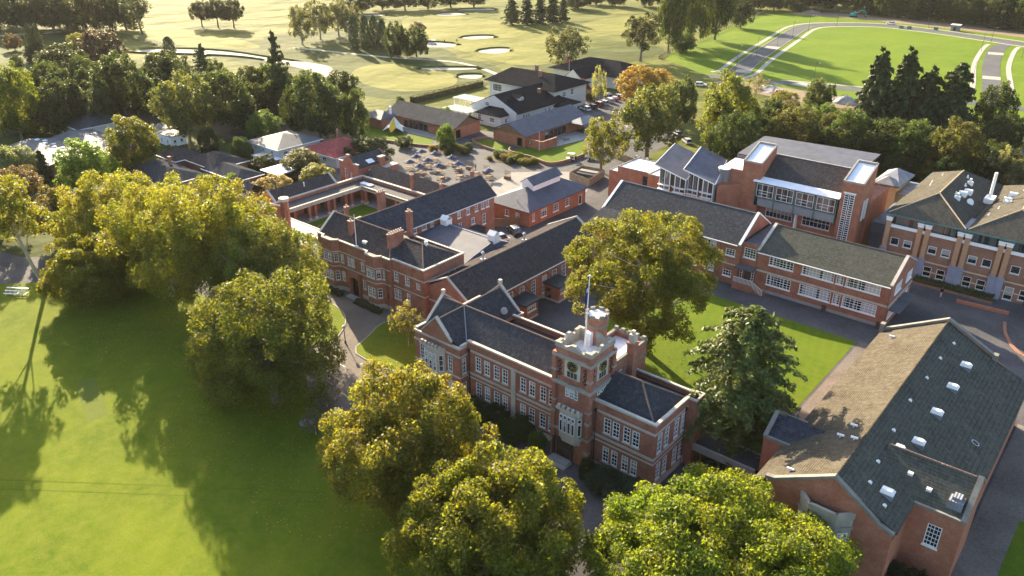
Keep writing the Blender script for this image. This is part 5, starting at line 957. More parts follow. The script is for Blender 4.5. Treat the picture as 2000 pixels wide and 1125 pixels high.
r = house('dark_hipped_house', 'dark roofed house just above the large olive tree', -199, 83.6, -178, 96, 2.9, 5.0, 'brick_brown', 'tile_slate'); chimney(r, -189, 92.5, 4, 6.2, .7, .6, 0)
house('long_grey_house', 'long low grey roofed house left of the brick bungalow', -205, 96.5, -194.5, 105, 2.8, 4.6, 'brick_brown', 'tile_brownish')
house('hipped_school_block', 'dark hipped school block at the foot of the tree belt', -259, 92.6, -241, 110, 4, 6.6, 'weatherboard', 'tile_slate', cat='building')
r = empty('flat_school_block', (-226, 85, 0), 'wide low school block with pale iron roof and skylights', 'building'); MB().box(-239, 74, 0, -214, 95.5, 3.6).build('wall', 'brick_brown', r); mb = MB(); mb.gable(-240, 73, -213, 84.6, 3.6, 4.5, 'X', .15); mb.gable(-240, 84.7, -213, 96.5, 3.6, 4.6, 'X', .15); mb.build('roof', 'metal_grey', r)
for i in range(9): sbox(r, 'roof_light', 'white_roof', (-238+i*2.7, 79.8+(i % 2), 4.3, -237+i*2.7, 80.8+(i % 2), 4.55))
for i in range(3): sbox(r, 'roof_plant', 'steel', (-220+i*2, 77, 3.9, -219+i*2, 78.2, 4.8))
for nm, lb, x0, y0 in (('white_hut', 'white prefab hut nearer the brick bungalow', -223.5, 107.6), ('white_hut', 'white prefab hut behind, touching the hipped school block side', -233, 108.6)):
    r = empty(nm, (x0+3.2, y0+2.4, 0), lb, 'hut', 'white prefab huts'); mb = MB(); rect_walls(mb, r, x0, y0, x0+6.4, y0+4.8, 0, 2.9, S=[(x0+1.2, 1, .9, .9, 1, 1, 'x'), (x0+4.6, 1, .9, .9, 1, 1, 'x')], E=[(y0+1.3, 1, .8, .9, 1, 1, 'x'), (y0+3.4, 1, .8, .9, 1, 1, 'x')]); mb.build('wall', 'white_paint', r); sbox(r, 'roof', 'metal_grey', (x0-.2, y0-.2, 2.9, x0+6.6, y0+5, 3.1))
r = house('far_left_house', 'grey roofed house at the left edge behind the pale tree', -236, 62, -222, 72.5, 3, 5, 'brick_brown', 'tile_slate')
# ================================================================ trees: x, y, crown radius, crown half height, crown centre height, form, colour, label
TREES = [
    (-113.5, 60, 11.4, 9.8, 14.4, 'big', 'olive', 'tall yellow olive tree on the lawn, its crown highest of the left group'),
    (-137, 50.5, 9.2, 5.6, 6.2, 'big', 'olive', 'lower yellow olive tree at the left end of the lawn group'),
    (-128.5, 58.5, 9.2, 8.2, 12.2, 'big', 'olive', 'tall airy olive tree with pale limbs in the middle of the left lawn group'),
    (-148, 59.5, 11, 8.0, 9.6, 'big', 'olive', 'yellow olive tree with pale limbs at the back of the left lawn group'),
    (-101.5, 62, 8.6, 7.4, 12.4, 'big', 'olive2', 'olive tree with pale limbs between the left lawn tree and the brick office'),
    (-86.2, 50.6, 10.5, 9.0, 10.8, 'big', 'oak', 'dark green spreading tree beside the curved drive'),
    (-55.9, 47.9, 9.6, 7.4, 9.6, 'big', 'gold', 'golden brown tree in front of the long facade of the clock building'),
    (-39.8, 44.4, 9.8, 6.4, 8.8, 'big', 'lime', 'yellow green tree below the clock tower entrance'),
    (-20.9, 55.4, 12.6, 5.8, 7.2, 'big', 'green', 'bright green rounded tree at the bottom edge beside the gym gable'),
    (-55.9, 97.1, 12.3, 7.8, 12.8, 'big', 'olive3', 'olive tree with bare grey limbs on the courtyard lawn'),
    (-32.2, 83.1, 10.4, 9.4, 10.2, 'droop', 'cedarg', 'dark drooping conifer on the courtyard lawn beside the gym'),
    (-82.9, 73.3, 3, 2.8, 4.8, 'sparse', 'gold2', 'slender golden multi-stemmed tree on the grass by the drive'),
    (-144.6, 41.6, 6.2, 5.2, 17.2, 'loose', 'olive', 'tree with bleached leaning trunk at the left edge of the lawn'),
    (-168.8, 56.6, 5.6, 4.7, 6.7, 'broad', 'brown', 'rusty brown tree behind the leaning bleached trunk'),
    (-218.3, 67.6, 5.9, 3.7, 4.7, 'broad', 'pale', 'pale green bushy tree at the left edge above the rusty shrub'),
    (-201.1, 62.2, 5.2, 3.7, 4.7, 'broad', 'rust', 'reddish brown rounded shrub tree at the left edge'),
    (-211.6, 71.2, 2.5, 3.6, 4.6, 'conifer', 'dark', 'small dark conifer beside the pale green tree at the left'),
    (-193.1, 73.9, 7.2, 5.6, 7.6, 'broad', 'vivid', 'vivid green tree in front of the flat grey school roofs'),
    (-199.4, 88.9, 7.3, 6, 9, 'broad', 'olive3', 'round olive tree rising over the low grey roofs at left'),
    (-202.3, 100.6, 3.4, 2.1, 2.6, 'broad', 'mid', 'small green bush between the bungalow and round olive tree'),
    (-200.1, 104.8, 2.8, 2.2, 3.2, 'sparse', 'grey', 'thin greyish bare bush beside the brick bungalow'),
    (-199.5, 109.1, 2.9, 4, 4.5, 'broad', 'dark', 'dark pointed bush behind the brick bungalow'),
    (-188.8, 112.7, 3.1, 3.1, 3.6, 'broad', 'mid', 'round green bush left of the white house'),
    (-205.7, 130.4, 5.6, 3.8, 4.3, 'broad', 'vivid2', 'round bright green tree behind the white house'),
    (-177.4, 111.5, 3.7, 2.1, 2.4, 'broad', 'dark', 'low dark shrub in front of the white house'),
    (-167.3, 116.2, 5.5, 2.6, 4.1, 'broad', 'brown2', 'flat topped olive brown tree beside the red roofed house'),
    (-156.9, 113, 4.3, 2, 3.5, 'broad', 'yellow', 'yellow tree between carport and brick chapel'),
    (-155.4, 99, 5.2, 2.5, 4, 'broad', 'orange', 'pale orange autumn tree beside the cloister roof'),
    (-176.5, 93.1, 1.7, 1.7, 2, 'broad', 'vivid', 'small upright green shrub by the bungalow'),
    (-177.4, 96.5, 1.8, 1.1, 1.4, 'broad', 'red', 'small red shrub by the bungalow'),
    (-171.9, 98.5, 1.9, 1.7, 2, 'broad', 'limey', 'small lime green shrub by the bungalow window'),
    (-163.6, 135, 6.6, 3.1, 3.4, 'broad', 'dark2', 'wide dark shrub between chapel and paved court'),
    (-218.3, 113.9, 9.1, 7.5, 11.5, 'broad', 'olive4', 'large grey olive tree in front of the dark belt'),
    (-256.2, 82.8, 7.3, 9.1, 12.1, 'broad', 'sunny', 'tall sunlit yellow green tree at the left edge of the belt'),
    (-254.1, 94.4, 7, 6.6, 9.6, 'broad', 'dark', 'dark tree at the left of the belt behind the grey roofs'),
    (-249.3, 103.1, 5.5, 4.9, 7.9, 'broad', 'greyg', 'grey green tree behind the hipped grey roof'),
    (-311.8, 119.8, 10.7, 6.9, 9.9, 'broad', 'dark', 'broad dark tree with olive top near the golf course, left of the belt'),
    (-251.6, 111.8, 9.4, 8.5, 12.5, 'broad', 'dark2', 'dark green tree behind the hipped grey roof, tall in the belt'),
    (-267.9, 136.9, 8.1, 6.6, 10.6, 'broad', 'dark', 'dark tree behind the large grey olive tree'),
    (-267.8, 149.7, 7.2, 6.9, 10.9, 'cedar', 'dark2', 'spiky dark pine standing beside the bunkers'),
    (-219.8, 128.2, 8.6, 7.3, 10.3, 'broad', 'dark2', 'dark tree beside the parked white car in the belt'),
    (-224.1, 150.1, 7.5, 10.9, 14.9, 'cedar', 'pine', 'tall layered pine rising above the belt toward the golf green'),
    (-188.6, 138.4, 8.5, 8.2, 11.2, 'broad', 'dullg', 'large dull green dome tree right of the pine'),
    (-181.1, 145.3, 4.6, 6.3, 8.3, 'broad', 'dullg', 'narrower dull green tree beside the tent lawn'),
    (-214, 130.8, 6.8, 3.8, 5.8, 'cedar', 'dark', 'low spreading dark cedar below the tall pine'),
    (-196, 136.4, 4.8, 6.6, 8.6, 'broad', 'dark', 'dark tree under the tall layered pine'),
    (-349.3, 150.8, 10.2, 6.3, 8.3, 'broad', 'purple', 'purple brown dome tree at the edge of the golf course'),
    (-390.6, 158.9, 5.1, 3.9, 4.9, 'broad', 'olive', 'small olive tree left of the purple brown dome tree'),
    (-391.6, 140.3, 2.2, 7.4, 7.9, 'cypress', 'olivec', 'left one of two slim cypresses at the golf course edge'),
    (-389.4, 142.3, 2, 7, 7.5, 'cypress', 'olivec', 'right one of two slim cypresses at the golf course edge'),
    (-387, 139.2, 5.3, 3.5, 3.8, 'broad', 'dark', 'dark bush at the foot of the two slim cypresses'),
    (-423.2, 144, 4, 3.3, 4.3, 'broad', 'rust', 'small brown round tree far left by the bunker'),
    (-366.9, 124.1, 3.1, 2.9, 3.9, 'broad', 'greyg', 'small grey green round tree far left on the fairway'),
    (-346.3, 178.9, 2.7, 4.7, 5, 'cypress', 'dark2', 'single dark cypress beside the long bunker'),
    (-478.9, 166.7, 11.2, 7.9, 10.9, 'broad', 'dark', 'dark forest tree in the top left corner'),
    (-467.9, 180.3, 12.3, 9.1, 12.1, 'broad', 'brownd', 'dark brown forest tree second from the top left corner'),
    (-447.2, 188.2, 12.1, 8.9, 11.9, 'broad', 'brownd', 'dark brown forest tree third from the top left corner'),
    (-451.8, 203.9, 7.6, 7.6, 10.6, 'broad', 'dark', 'dark forest tree at the right end of the top left wood'),
    (-420.4, 202.8, 8.8, 5.1, 14.1, 'loose', 'dark2', 'leaning lone tree on the fairway beside the wood'),
    (-425.3, 241.1, 6.2, 4.7, 8.7, 'broad', 'brownd', 'left tree of the dark trio on the far fairway'),
    (-416.6, 245.6, 7.2, 5.3, 9.3, 'broad', 'dark', 'middle tree of the dark trio on the far fairway'),
    (-408.2, 250, 6.9, 5.2, 9.2, 'broad', 'brownd', 'right tree of the dark trio on the far fairway'),
    (-333.7, 239.9, 7.1, 7.4, 10.4, 'loose', 'greyo', 'leftmost of the grey olive trees beside the cypress row'),
    (-340, 255.6, 7.6, 7.6, 10.6, 'loose', 'greyo', 'second of the grey olive trees beside the cypress row'),
    (-341.2, 268.2, 7.8, 7.3, 10.3, 'loose', 'greyo', 'third of the grey olive trees, behind the tallest cypress'),
    (-328, 266.1, 7.1, 6.6, 9.6, 'loose', 'greyo', 'fourth of the grey olive trees, behind the cypress row'),
    (-303.3, 246.8, 2.6, 7.4, 7.7, 'cypress', 'dark2', 'first cypress from the left in the fairway row'),
    (-302.6, 253, 2.6, 7.3, 7.6, 'cypress', 'dark2', 'second cypress from the left in the fairway row'),
    (-299.2, 255.8, 2.4, 7.3, 7.6, 'cypress', 'dark2', 'third cypress from the left in the fairway row'),
    (-293.2, 255.5, 2.4, 6.7, 7, 'cypress', 'dark2', 'fourth cypress from the left in the fairway row'),
    (-273, 246.2, 5.2, 7, 8, 'broad', 'dark', 'dark bushy tree right of the cypress row'),
    (-267.9, 252.8, 6.6, 5.9, 6.9, 'broad', 'dark2', 'dark round tree by the golf cart path'),
    (-303.6, 288.4, 4.6, 2.5, 5.5, 'broad', 'red2', 'dark red tree behind the round tree by the cart path'),
    (-399.9, 333.4, 8.7, 4.9, 6.9, 'broad', 'dark', 'dark tree at the top edge behind the grey olive trees'),
    (-405.6, 355.1, 9.1, 5.1, 7.1, 'broad', 'dark2', 'dark tree at the top edge above the small bunker, leftmost'),
    (-392.8, 362.8, 9.7, 4.8, 6.8, 'broad', 'dark', 'dark tree at the top edge above the small bunker, second'),
    (-385.4, 375.8, 9.1, 4.8, 6.8, 'broad', 'dark2', 'dark tree at the top edge above the small bunker, third'),
    (-380.1, 391.3, 9.9, 4.5, 6.5, 'broad', 'dark', 'dark tree at the top edge above the small bunker, fourth'),
    (-368.6, 400.8, 9.2, 4.5, 6.5, 'broad', 'dark2', 'dark tree at the top edge above the small bunker, rightmost'),
    (-299.6, 357.1, 6.6, 6.3, 7.8, 'conifer2', 'dark2', 'left outer conifer of the fairway clump'),
    (-293.9, 363.6, 5.7, 7.2, 8.2, 'conifer2', 'dark', 'tall inner conifer of the fairway clump'),
    (-289.7, 369.7, 5.7, 7.2, 8.2, 'conifer2', 'dark2', 'second inner conifer of the fairway clump'),
    (-286.8, 377.7, 5.8, 7, 8, 'conifer2', 'dark', 'third inner conifer of the fairway clump'),
    (-285, 385.2, 4.7, 5.9, 6.9, 'conifer2', 'dark2', 'right outer conifer of the fairway clump'),
    (-312.3, 438, 10.4, 5.1, 6.1, 'broad', 'dark', 'dark tree at the top edge behind the fairway clump'),
    (-316.2, 463.9, 8.5, 4, 5, 'broad', 'dark', 'small dark tree at the top edge right of the fairway clump'),
    (-196.3, 268.7, 9.5, 7.2, 10.2, 'loose', 'greyo2', 'grey olive open tree beyond the white clubhouse'),
    (-185.3, 307.8, 9.2, 7.4, 12.4, 'loose', 'darkp', 'open dark pine at the left end of the fence wood'),
    (-187.1, 334.6, 6.9, 14.6, 19.0, 'broad', 'dark2', 'tall dark tree behind the open pine in the fence wood'),
    (-189.7, 359, 10.7, 16.4, 20.9, 'broad', 'sunny2', 'tall green tree in the middle of the fence wood'),
    (-187.9, 382.1, 9.1, 13.8, 18.2, 'broad', 'dark2', 'dark tree right of the middle in the fence wood'),
    (-196.2, 428.2, 7.2, 7.2, 9.2, 'broad', 'dark', 'smaller dark tree at the right end of the fence wood'),
    (-183.8, 342.2, 6.6, 3.7, 4.2, 'broad', 'mid', 'low green scrub under the fence wood'),
    (-137.4, 230.5, 9.8, 5.3, 9.3, 'broad', 'orange2', 'orange autumn tree beside the car park'),
    (-107.6, 185.6, 9.3, 7.8, 11.8, 'broad', 'olive4', 'large grey olive tree below the orange autumn tree'),
    (-110.3, 167.5, 6, 5.4, 8.6, 'loose', 'olive3', 'open olive tree with tall trunk beside the fenced container'),
    (-114.9, 216.3, 4.6, 6.5, 9.5, 'broad', 'dark2', 'dark tree right of the orange autumn tree'),
    (-155.1, 232, 3, 5.7, 6.7, 'sparse', 'palew', 'pale weeping tree by the clubhouse wall'),
    (-164.9, 236.3, 2.7, 2.2, 3.7, 'broad', 'red', 'small dark red tree by the clubhouse'),
    (-159.9, 233.1, 3.2, 1.7, 2, 'broad', 'purple', 'purple bush beside the parked white car'),
    (-155.9, 156.7, 2.9, 3, 3.8, 'broad', 'vivid2', 'small round green tree on the corner of the tent lawn'),
    (-94.8, 206.4, 8.5, 9.4, 11.4, 'broad', 'yellowg', 'tall yellow green tree behind the blue slanted roofs'),
    (-83.5, 189, 7, 6.5, 8.5, 'broad', 'deepg', 'dark cauliflower tree behind the blue slanted roofs'),
    (-116, 272, 4, 3.6, 5.6, 'sparse', 'grey', 'thin grey tree by the construction road'),
    (-77.3, 210.1, 8.2, 5.9, 7.9, 'broad', 'olbr', 'olive brown tree behind the theatre roof'),
    (-90.3, 263, 5, 4.8, 6.8, 'broad', 'pineg', 'light green pine near the road corner'),
    (-81.2, 244.3, 5, 3.5, 4.5, 'broad', 'vivid', 'bright yellow green tree behind the theatre roof'),
    (-103.1, 265.2, 4.7, 2.3, 3.3, 'broad', 'yellow', 'yellow green shrub by the rubble pile'),
    (-95.7, 253.8, 4.3, 2.3, 3.3, 'broad', 'pinkg', 'greyish pink flowering shrub behind the olive brown tree'),
    (-64.8, 216.7, 5.7, 5.7, 7.7, 'broad', 'mid', 'mid green tree behind the theatre metal roof'),
    (-72.1, 259.9, 8.5, 10.8, 11.8, 'conifer', 'deep', 'leftmost tall conifer of the four by the green field'),
    (-65.4, 263.9, 8.4, 11, 12, 'conifer', 'deep', 'second tall conifer of the four by the green field'),
    (-58.7, 264.8, 8.1, 8.7, 9.7, 'conifer', 'deep', 'third conifer of the four by the green field'),
    (-52, 267.4, 9.5, 9.6, 10.6, 'conifer', 'deep', 'rightmost tall conifer of the four by the green field'),
    (-41.8, 271.3, 6, 6.7, 8.7, 'broad', 'deep', 'dark tree beside the footpath at the right edge'),
    (-59.6, 263, 4.2, 3.4, 4.4, 'broad', 'bluish', 'bluish green round tree in front of the conifers, left one'),
    (-55.8, 270.7, 3.8, 3.4, 4.4, 'broad', 'bluish', 'bluish green round tree in front of the conifers, right one'),
    (-56.5, 216.3, 6.9, 5.5, 7.5, 'broad', 'dark2', 'dark green tree behind the small pavilion roof'),
    (-48.1, 216.5, 6.7, 5.6, 7.6, 'broad', 'mid', 'leafy tree behind the brick block grey roof'),
    (-38.5, 214.6, 7.2, 6.4, 9.4, 'broad', 'olbr', 'olive brown tree overhanging the brick block'),
    (-34.7, 252.9, 5.9, 4.4, 6.4, 'broad', 'deep', 'dark green tree at the right edge above the car park'),
    (-29.4, 216.5, 4.4, 4.7, 6.7, 'sparse', 'palew', 'pale thin leaved tree beside the red vehicle'),
    (-87.4, 217, 4.4, 3.7, 4.7, 'broad', 'mid', 'green tree between the yellow green tree and the olive brown tree'),
    (-76.3, 251.5, 4.7, 3.4, 4.4, 'sparse', 'grey', 'bare brownish scrub tree left of the tall conifers'),
    (-180.5, 49.5, 6, 6, 8, 'broad', 'olbr', 'dark olive tree added at the left edge behind the bleached leaning tree for shade'),  # added on the sun side to shade the paving at the left edge
]
LEAFC = dict(olive=(.150, .148, .020), olive2=(.130, .140, .032), oak=(.104, .112, .020), gold=(.150, .138, .022), lime=(.152, .155, .018), green=(.125, .152, .016), olive3=(.122, .124, .020), deep=(.042, .060, .018), cedarg=(.085, .104, .022),
    gold2=(.18, .165, .045), brown=(.09, .070, .024), pale=(.12, .14, .06), rust=(.105, .07, .038), dark=(.036, .048, .016), dark2=(.046, .062, .019), vivid=(.095, .145, .020), vivid2=(.08, .125, .024), mid=(.058, .085, .022),
    grey=(.15, .14, .10), brown2=(.08, .078, .026), yellow=(.17, .17, .025), orange=(.22, .165, .06), red=(.13, .032, .022), limey=(.15, .21, .03), olive4=(.100, .112, .036), sunny=(.098, .115, .018), greyg=(.055, .07, .034),
    pine=(.05, .062, .02), dullg=(.053, .072, .028), purple=(.05, .036, .025), olivec=(.062, .07, .022), brownd=(.044, .046, .018), greyo=(.09, .092, .048), red2=(.07, .032, .027), greyo2=(.072, .076, .037), darkp=(.044, .05, .018),
    sunny2=(.062, .082, .018), orange2=(.21, .135, .03), palew=(.19, .19, .10), yellowg=(.110, .125, .022), deepg=(.04, .06, .018), olbr=(.078, .077, .021), pineg=(.07, .09, .027), pinkg=(.14, .12, .09), bluish=(.07, .095, .057))
def quad_mesh(name, V, mt):
    """V: (n, 4, 3) leaf cards"""
    n_ = len(V); me = bpy.data.meshes.new(name); me.vertices.add(n_*4); me.vertices.foreach_set('co', V.reshape(-1).astype(np.float32))
    me.loops.add(n_*4); me.loops.foreach_set('vertex_index', np.arange(n_*4, dtype=np.int32)); me.polygons.add(n_)
    me.polygons.foreach_set('loop_start', np.arange(0, n_*4, 4, dtype=np.int32)); me.materials.append(MATS[mt]); me.update(calc_edges=True)
    return me
def unit(v): return v/np.maximum(np.linalg.norm(v, axis=-1, keepdims=True), 1e-9)
def cards(P, N, a, b, rg, jit=.8, scl=(1, 1, 1)):
    """diamond leaf cards at P facing N; scl undoes the object's scale so that leaves keep their shape"""
    N = unit(N+rg.normal(size=N.shape)*jit); t = unit(np.cross(N, rg.normal(size=N.shape))); s = np.cross(N, t); k = rg.uniform(.42, 1.5, (len(P), 1)); sc_ = np.array(scl)
    return np.stack([P-t*a*k/sc_, P+s*b*k/sc_+N*b*.25/sc_, P+t*a*k/sc_, P-s*b*k/sc_+N*b*.25/sc_], 1)
def crown_broad(seed, nleaf, leaf, lobes=11, spread=.55, open_=0.0, flat=0.0, scl=(1, 1, 1), pf=16, lr=(.34, .5)):
    rg = np.random.default_rng(seed); C = []; Rr = []
    for i in range(lobes):                                  # lobes spread round the crown, more above than below
        t = i*2.399+rg.uniform(-.4, .4); z = 1-1.45*(i+.5)/lobes; q = math.sqrt(max(0, 1-z*z)); d = rg.uniform(.8, 1.1)*spread
        C.append((q*math.cos(t)*d, q*math.sin(t)*d, z*d*.9-.04)); Rr.append(rg.uniform(*lr)*(1-open_*.3))
    C.append((0, 0, 0)); Rr.append(.5); C = np.array(C); Rr = np.array(Rr)
    pc = []; pr = []
    for c, r_ in zip(C, Rr):                                # puffs on every lobe
        d = unit(rg.normal(size=(pf, 3))); pc.append(c+d*r_*rg.uniform(.72, 1.02, (pf, 1))); pr.append(rg.uniform(.26, .46, pf)*r_)
    pc = np.concatenate(pc); pr = np.concatenate(pr)
    deep = np.min(np.linalg.norm(pc[:, None]-C[None], axis=2)/Rr[None], axis=1); keep = deep > .6; pc, pr = pc[keep], pr[keep]
    w = pr**2; idx = rg.choice(len(pc), nleaf, p=w/w.sum()); d = unit(rg.normal(size=(nleaf, 3))+unit(pc[idx])*.55+np.array([0, 0, .25]))
    P = pc[idx]+d*pr[idx][:, None]*rg.uniform(.55, 1.12, (nleaf, 1)); P[:, 2] = np.where(P[:, 2] < -.62, -.62+(P[:, 2]+.62)*.45, P[:, 2])
    ext = np.percentile(np.hypot(P[:, 0], P[:, 1]), 98); P[:, :2] /= ext; zt = np.percentile(P[:, 2], 99.3); zb = np.percentile(P[:, 2], .7); P[:, 2] = (P[:, 2]-(zt+zb)/2)/((zt-zb)/2)
    C2 = C/np.array([ext, ext, (zt-zb)/2]); C2[:, 2] -= (zt+zb)/2/((zt-zb)/2)
    return cards(P, d, leaf, leaf*.62, rg, .75, scl), C2[:-1]
def crown_conifer(seed, nleaf, leaf, levels=24, droop=.25, power=.85, irr=.25, br=9, flat=False, top=1.0):
    rg = np.random.default_rng(seed); P = []; N = []; tips = []; per = max(4, nleaf//(levels*br))
    for i in range(levels):
        h = (i+.3)/levels; R0 = max(.05, (1-h)**power if not flat else (1-h**2.2)*rg.uniform(.55, 1.05)); z0 = -1+2*h
        for k in range(br):
            a = k/br*6.283+rg.uniform(-.35, .35)+i*.7; zj = rg.normal()*1.1/levels; Rb = R0*rg.uniform(1-irr*1.6, 1.0+irr*.3); m_ = int(per*(.35+Rb*1.3)); t = rg.uniform(.12, 1, m_)**.75
            x = t*Rb; z = z0+zj-droop*x*x+rg.normal(size=m_)*.018+ (.06*t if flat else 0)
            w = rg.normal(size=m_)*(.10*(1.15-t))*max(Rb, .25)*1.5
            P.append(np.stack([math.cos(a)*x-math.sin(a)*w, math.sin(a)*x+math.cos(a)*w, z], 1)); N.append(np.tile((math.cos(a)*.5, math.sin(a)*.5, .75), (m_, 1)))
    P = np.concatenate(P); N = np.concatenate(N); return cards(P, N, leaf*1.3, leaf*.5, rg, .6), []
def crown_cypress(seed, nleaf, leaf):
    rg = np.random.default_rng(seed); z = rg.uniform(-1, 1, nleaf); t = rg.uniform(0, 6.283, nleaf); R0 = np.sqrt(np.clip(1-((z+.25)/1.25)**2, 0, 1))*(1+.16*np.sin(t*3+z*9)+.1*np.sin(t*5-z*14)); q = R0*rg.uniform(.7, 1.03, nleaf)
    P = np.stack([q*np.cos(t), q*np.sin(t), z], 1); return cards(P, np.stack([np.cos(t), np.sin(t), .4+0*t], 1), leaf, leaf*.5, rg, .5, (1, 1, 3)), []
PROTO = {}
for k in range(5): V, C = crown_broad(10+k, 16000, .036, 11+k % 3, .56, .15, pf=22); PROTO['broad', k] = (quad_mesh('crown', V, 'leaf'), C)
for k in range(2): V, C = crown_broad(40+k, 9000, .036, 10, .66, .7, pf=13); PROTO['loose', k] = (quad_mesh('crown', V, 'leaf'), C)
for k in range(2): V, C = crown_broad(50+k, 3200, .042, 9, .62, .8, pf=9); PROTO['sparse', k] = (quad_mesh('crown', V, 'leaf'), C)
for k in range(2): V, C = crown_conifer(60+k, 17000, .055, 20, .34, .55, .45, 9); PROTO['conifer', k] = (quad_mesh('crown', V, 'needle'), C)
V, C = crown_conifer(70, 9000, .06, 16, .15, .5, .35, 9); PROTO['conifer2', 0] = (quad_mesh('crown', V, 'needle'), C)
for k in range(2): V, C = crown_conifer(80+k, 9000, .045, 15, .18, .7, .45, 9, True); PROTO['cedar', k] = (quad_mesh('crown', V, 'needle'), C)
V, C = crown_conifer(75, 36000, .024, 20, .45, .34, .40, 13); PROTO['droop', 0] = (quad_mesh('crown', V, 'needle'), C)
V, C = crown_cypress(90, 4200, .12); PROTO['cypress', 0] = (quad_mesh('crown', V, 'needle'), C)
def trunk_mesh(h, rad, limbs, rg, bend=.0, mt='bark', foot=(0, 0)):
    mb = MB(); n_ = 4; pts = [Vector((foot[0]*(1-t)**1.5+rg.uniform(-1, 1)*rad*.5*(0 < t < 1), foot[1]*(1-t)**1.5+rg.uniform(-1, 1)*rad*.5*(0 < t < 1), h*t)) for t in (0, .33, .66, 1)]
    for i in range(3): mb.tube(pts[i], pts[i+1], rad*(1.25, .95, .8)[i], rad*(.95, .8, .55)[i], 8, cap=False)
    for L in limbs:
        L = Vector(L); s = pts[1].lerp(pts[3], rg.uniform(.1, .9)); mid = s.lerp(L, .5)+Vector((rg.uniform(-1, 1), rg.uniform(-1, 1), rg.uniform(-.3, 1)))*.08*(L-s).length; q = rad*rg.uniform(.3, .5)
        mb.tube(s, mid, q, q*.7, 5, cap=False); mb.tube(mid, L, q*.7, q*.25, 5, cap=False)
        for _ in range(2): e = L+Vector((rg.uniform(-1, 1), rg.uniform(-1, 1), rg.uniform(-.2, 1)))*(L-s).length*.45; mb.tube(mid.lerp(L, .6), e, q*.4, q*.12, 4, cap=False)
    return mb
def plant_tree(i, x, y, r_, rz, zc, kind, col, label, cat='tree', name=None, group=None):
    rg = random.Random(i*7+3); nm = name or {'cypress': 'cypress_tree', 'conifer': 'conifer_tree', 'conifer2': 'conifer_tree', 'cedar': 'pine_tree', 'droop': 'conifer_tree'}.get(kind, 'shrub' if zc+rz < 4.6 else 'tree')
    if cat == 'tree' and nm == 'shrub': cat = 'shrub'
    t = empty(nm, (x, y, 0), label, cat, group); rot = rg.uniform(0, 6.28)
    if kind == 'big':
        thin = any(q in label for q in ('limbs', 'highest of the left', 'spreading')); near = col in ('green', 'lime', 'gold'); nl = int(r_*r_*(620 if thin else 1000 if near else 850)); bare = 'bare' in label; V, C = crown_broad(200+i, nl, (.155 if near else .165)/r_, 16 if bare else 30, .72 if bare else .70, .35 if bare else .0, scl=(1, 1, rz/r_), pf=18, lr=(.26, .40) if bare else (.23, .36)); me = quad_mesh('crown', V, 'leaf')
    else:
        ks = [k for k in PROTO if k[0] == kind]; me, C = PROTO[ks[rg.randrange(len(ks))]]
    c = bpy.data.objects.new('crown', me); COL.objects.link(c); c.parent = t; c.location = (0, 0, zc); c.scale = (r_, r_, rz); c.rotation_euler.z = rot
    lc = LEAFC[col]; k = rg.uniform(.9, 1.12); c.color = (lc[0]*k, lc[1]*k, lc[2]*k, 1)
    ca, sa = math.cos(rot), math.sin(rot); lim = [((q[0]*ca-q[1]*sa)*r_*.85, (q[0]*sa+q[1]*ca)*r_*.85, zc+q[2]*rz*.85) for q in C if q[2]*rz+zc > 1.5]
    if kind in ('conifer', 'conifer2', 'cedar', 'cypress', 'droop'): mb = MB().tube((0, 0, 0), (0, 0, zc+rz*.85), max(.15, r_*.06), .04, 7)
    else:
        foot = (0, 0)
        if 'leaning trunk' in label: foot = (-4.0, 3.6)
        if 'leaning lone' in label: foot = (-5, 4)
        mb = trunk_mesh(zc-(.15*rz if kind != 'sparse' else .5*rz), max(.10, r_*(.052 if kind != 'sparse' else .03)), lim if r_ > 2.2 else [], rg, foot=foot)
    pale = any(w in label for w in ('pale limbs', 'bare grey limbs', 'bleached')) or kind == 'sparse' or col.startswith('greyo')
    o = mb.build('trunk', 'bark_pale' if pale else 'bark', None); o.parent = t
    return t
for i, T_ in enumerate(TREES): plant_tree(i, *T_)
# trees standing left of the picture: their shadows reach across the front lawn
for i, (x, y, r_, rz, zc, k) in enumerate([(-153, 34, 6, 7, 17, 'loose'), (-166, 38, 6, 8, 14, 'broad'), (-145, 27, 5, 7, 17, 'loose'), (-136, 19, 5, 7, 16, 'loose')]):
    plant_tree(300+i, x, y, r_, rz, zc, k, 'olive', ('olive tree outside the left edge, nearest the leaning bleached tree', 'dense olive tree outside the left edge, farthest of its group', 'olive tree outside the left edge, third from the bleached tree', 'olive tree outside the left edge, lowest in the picture')[i], group='trees left of the lawn')
# the far wood along the top right
rg = random.Random(5)
FARL = 'dark tree in the far wood behind the building site'
FW = []; BT = []; HR = []; TL = []; TE = []
for i in range(40):
    f_ = i % 20; row = i//20; u = -222+f_*10.5+rg.uniform(-3, 3); v = 536+row*24+rg.uniform(-6, 6)-f_*1.2
    FW.append(plant_tree(400+i, u, v, rg.uniform(7, 10), rg.uniform(7, 10.5), rg.uniform(8.5, 11), 'broad', rg.choice(['dark', 'dark2', 'mid', 'brownd', 'olbr']), FARL, group='far wood at the top right'))
for i, (u, v, r_) in enumerate([(-72, 512, 10), (-60, 500, 9), (-88, 516, 8), (-48, 520, 11)]): FW.append(plant_tree(450+i, u, v, r_, r_*.95, r_*1.1, 'broad', ('sunny2', 'dark2', 'dark', 'olbr')[i], FARL, group='far wood at the top right'))
for i in range(12): TL.append(plant_tree(470+i, -545+i*9+rg.uniform(-3, 3), 150+i*5.5+rg.uniform(-6, 6), rg.uniform(8, 11), rg.uniform(8, 10), 11, 'broad', rg.choice(['dark', 'brownd']), 'dark tree of the wood in the top left corner, back row', group='wood at the top left'))
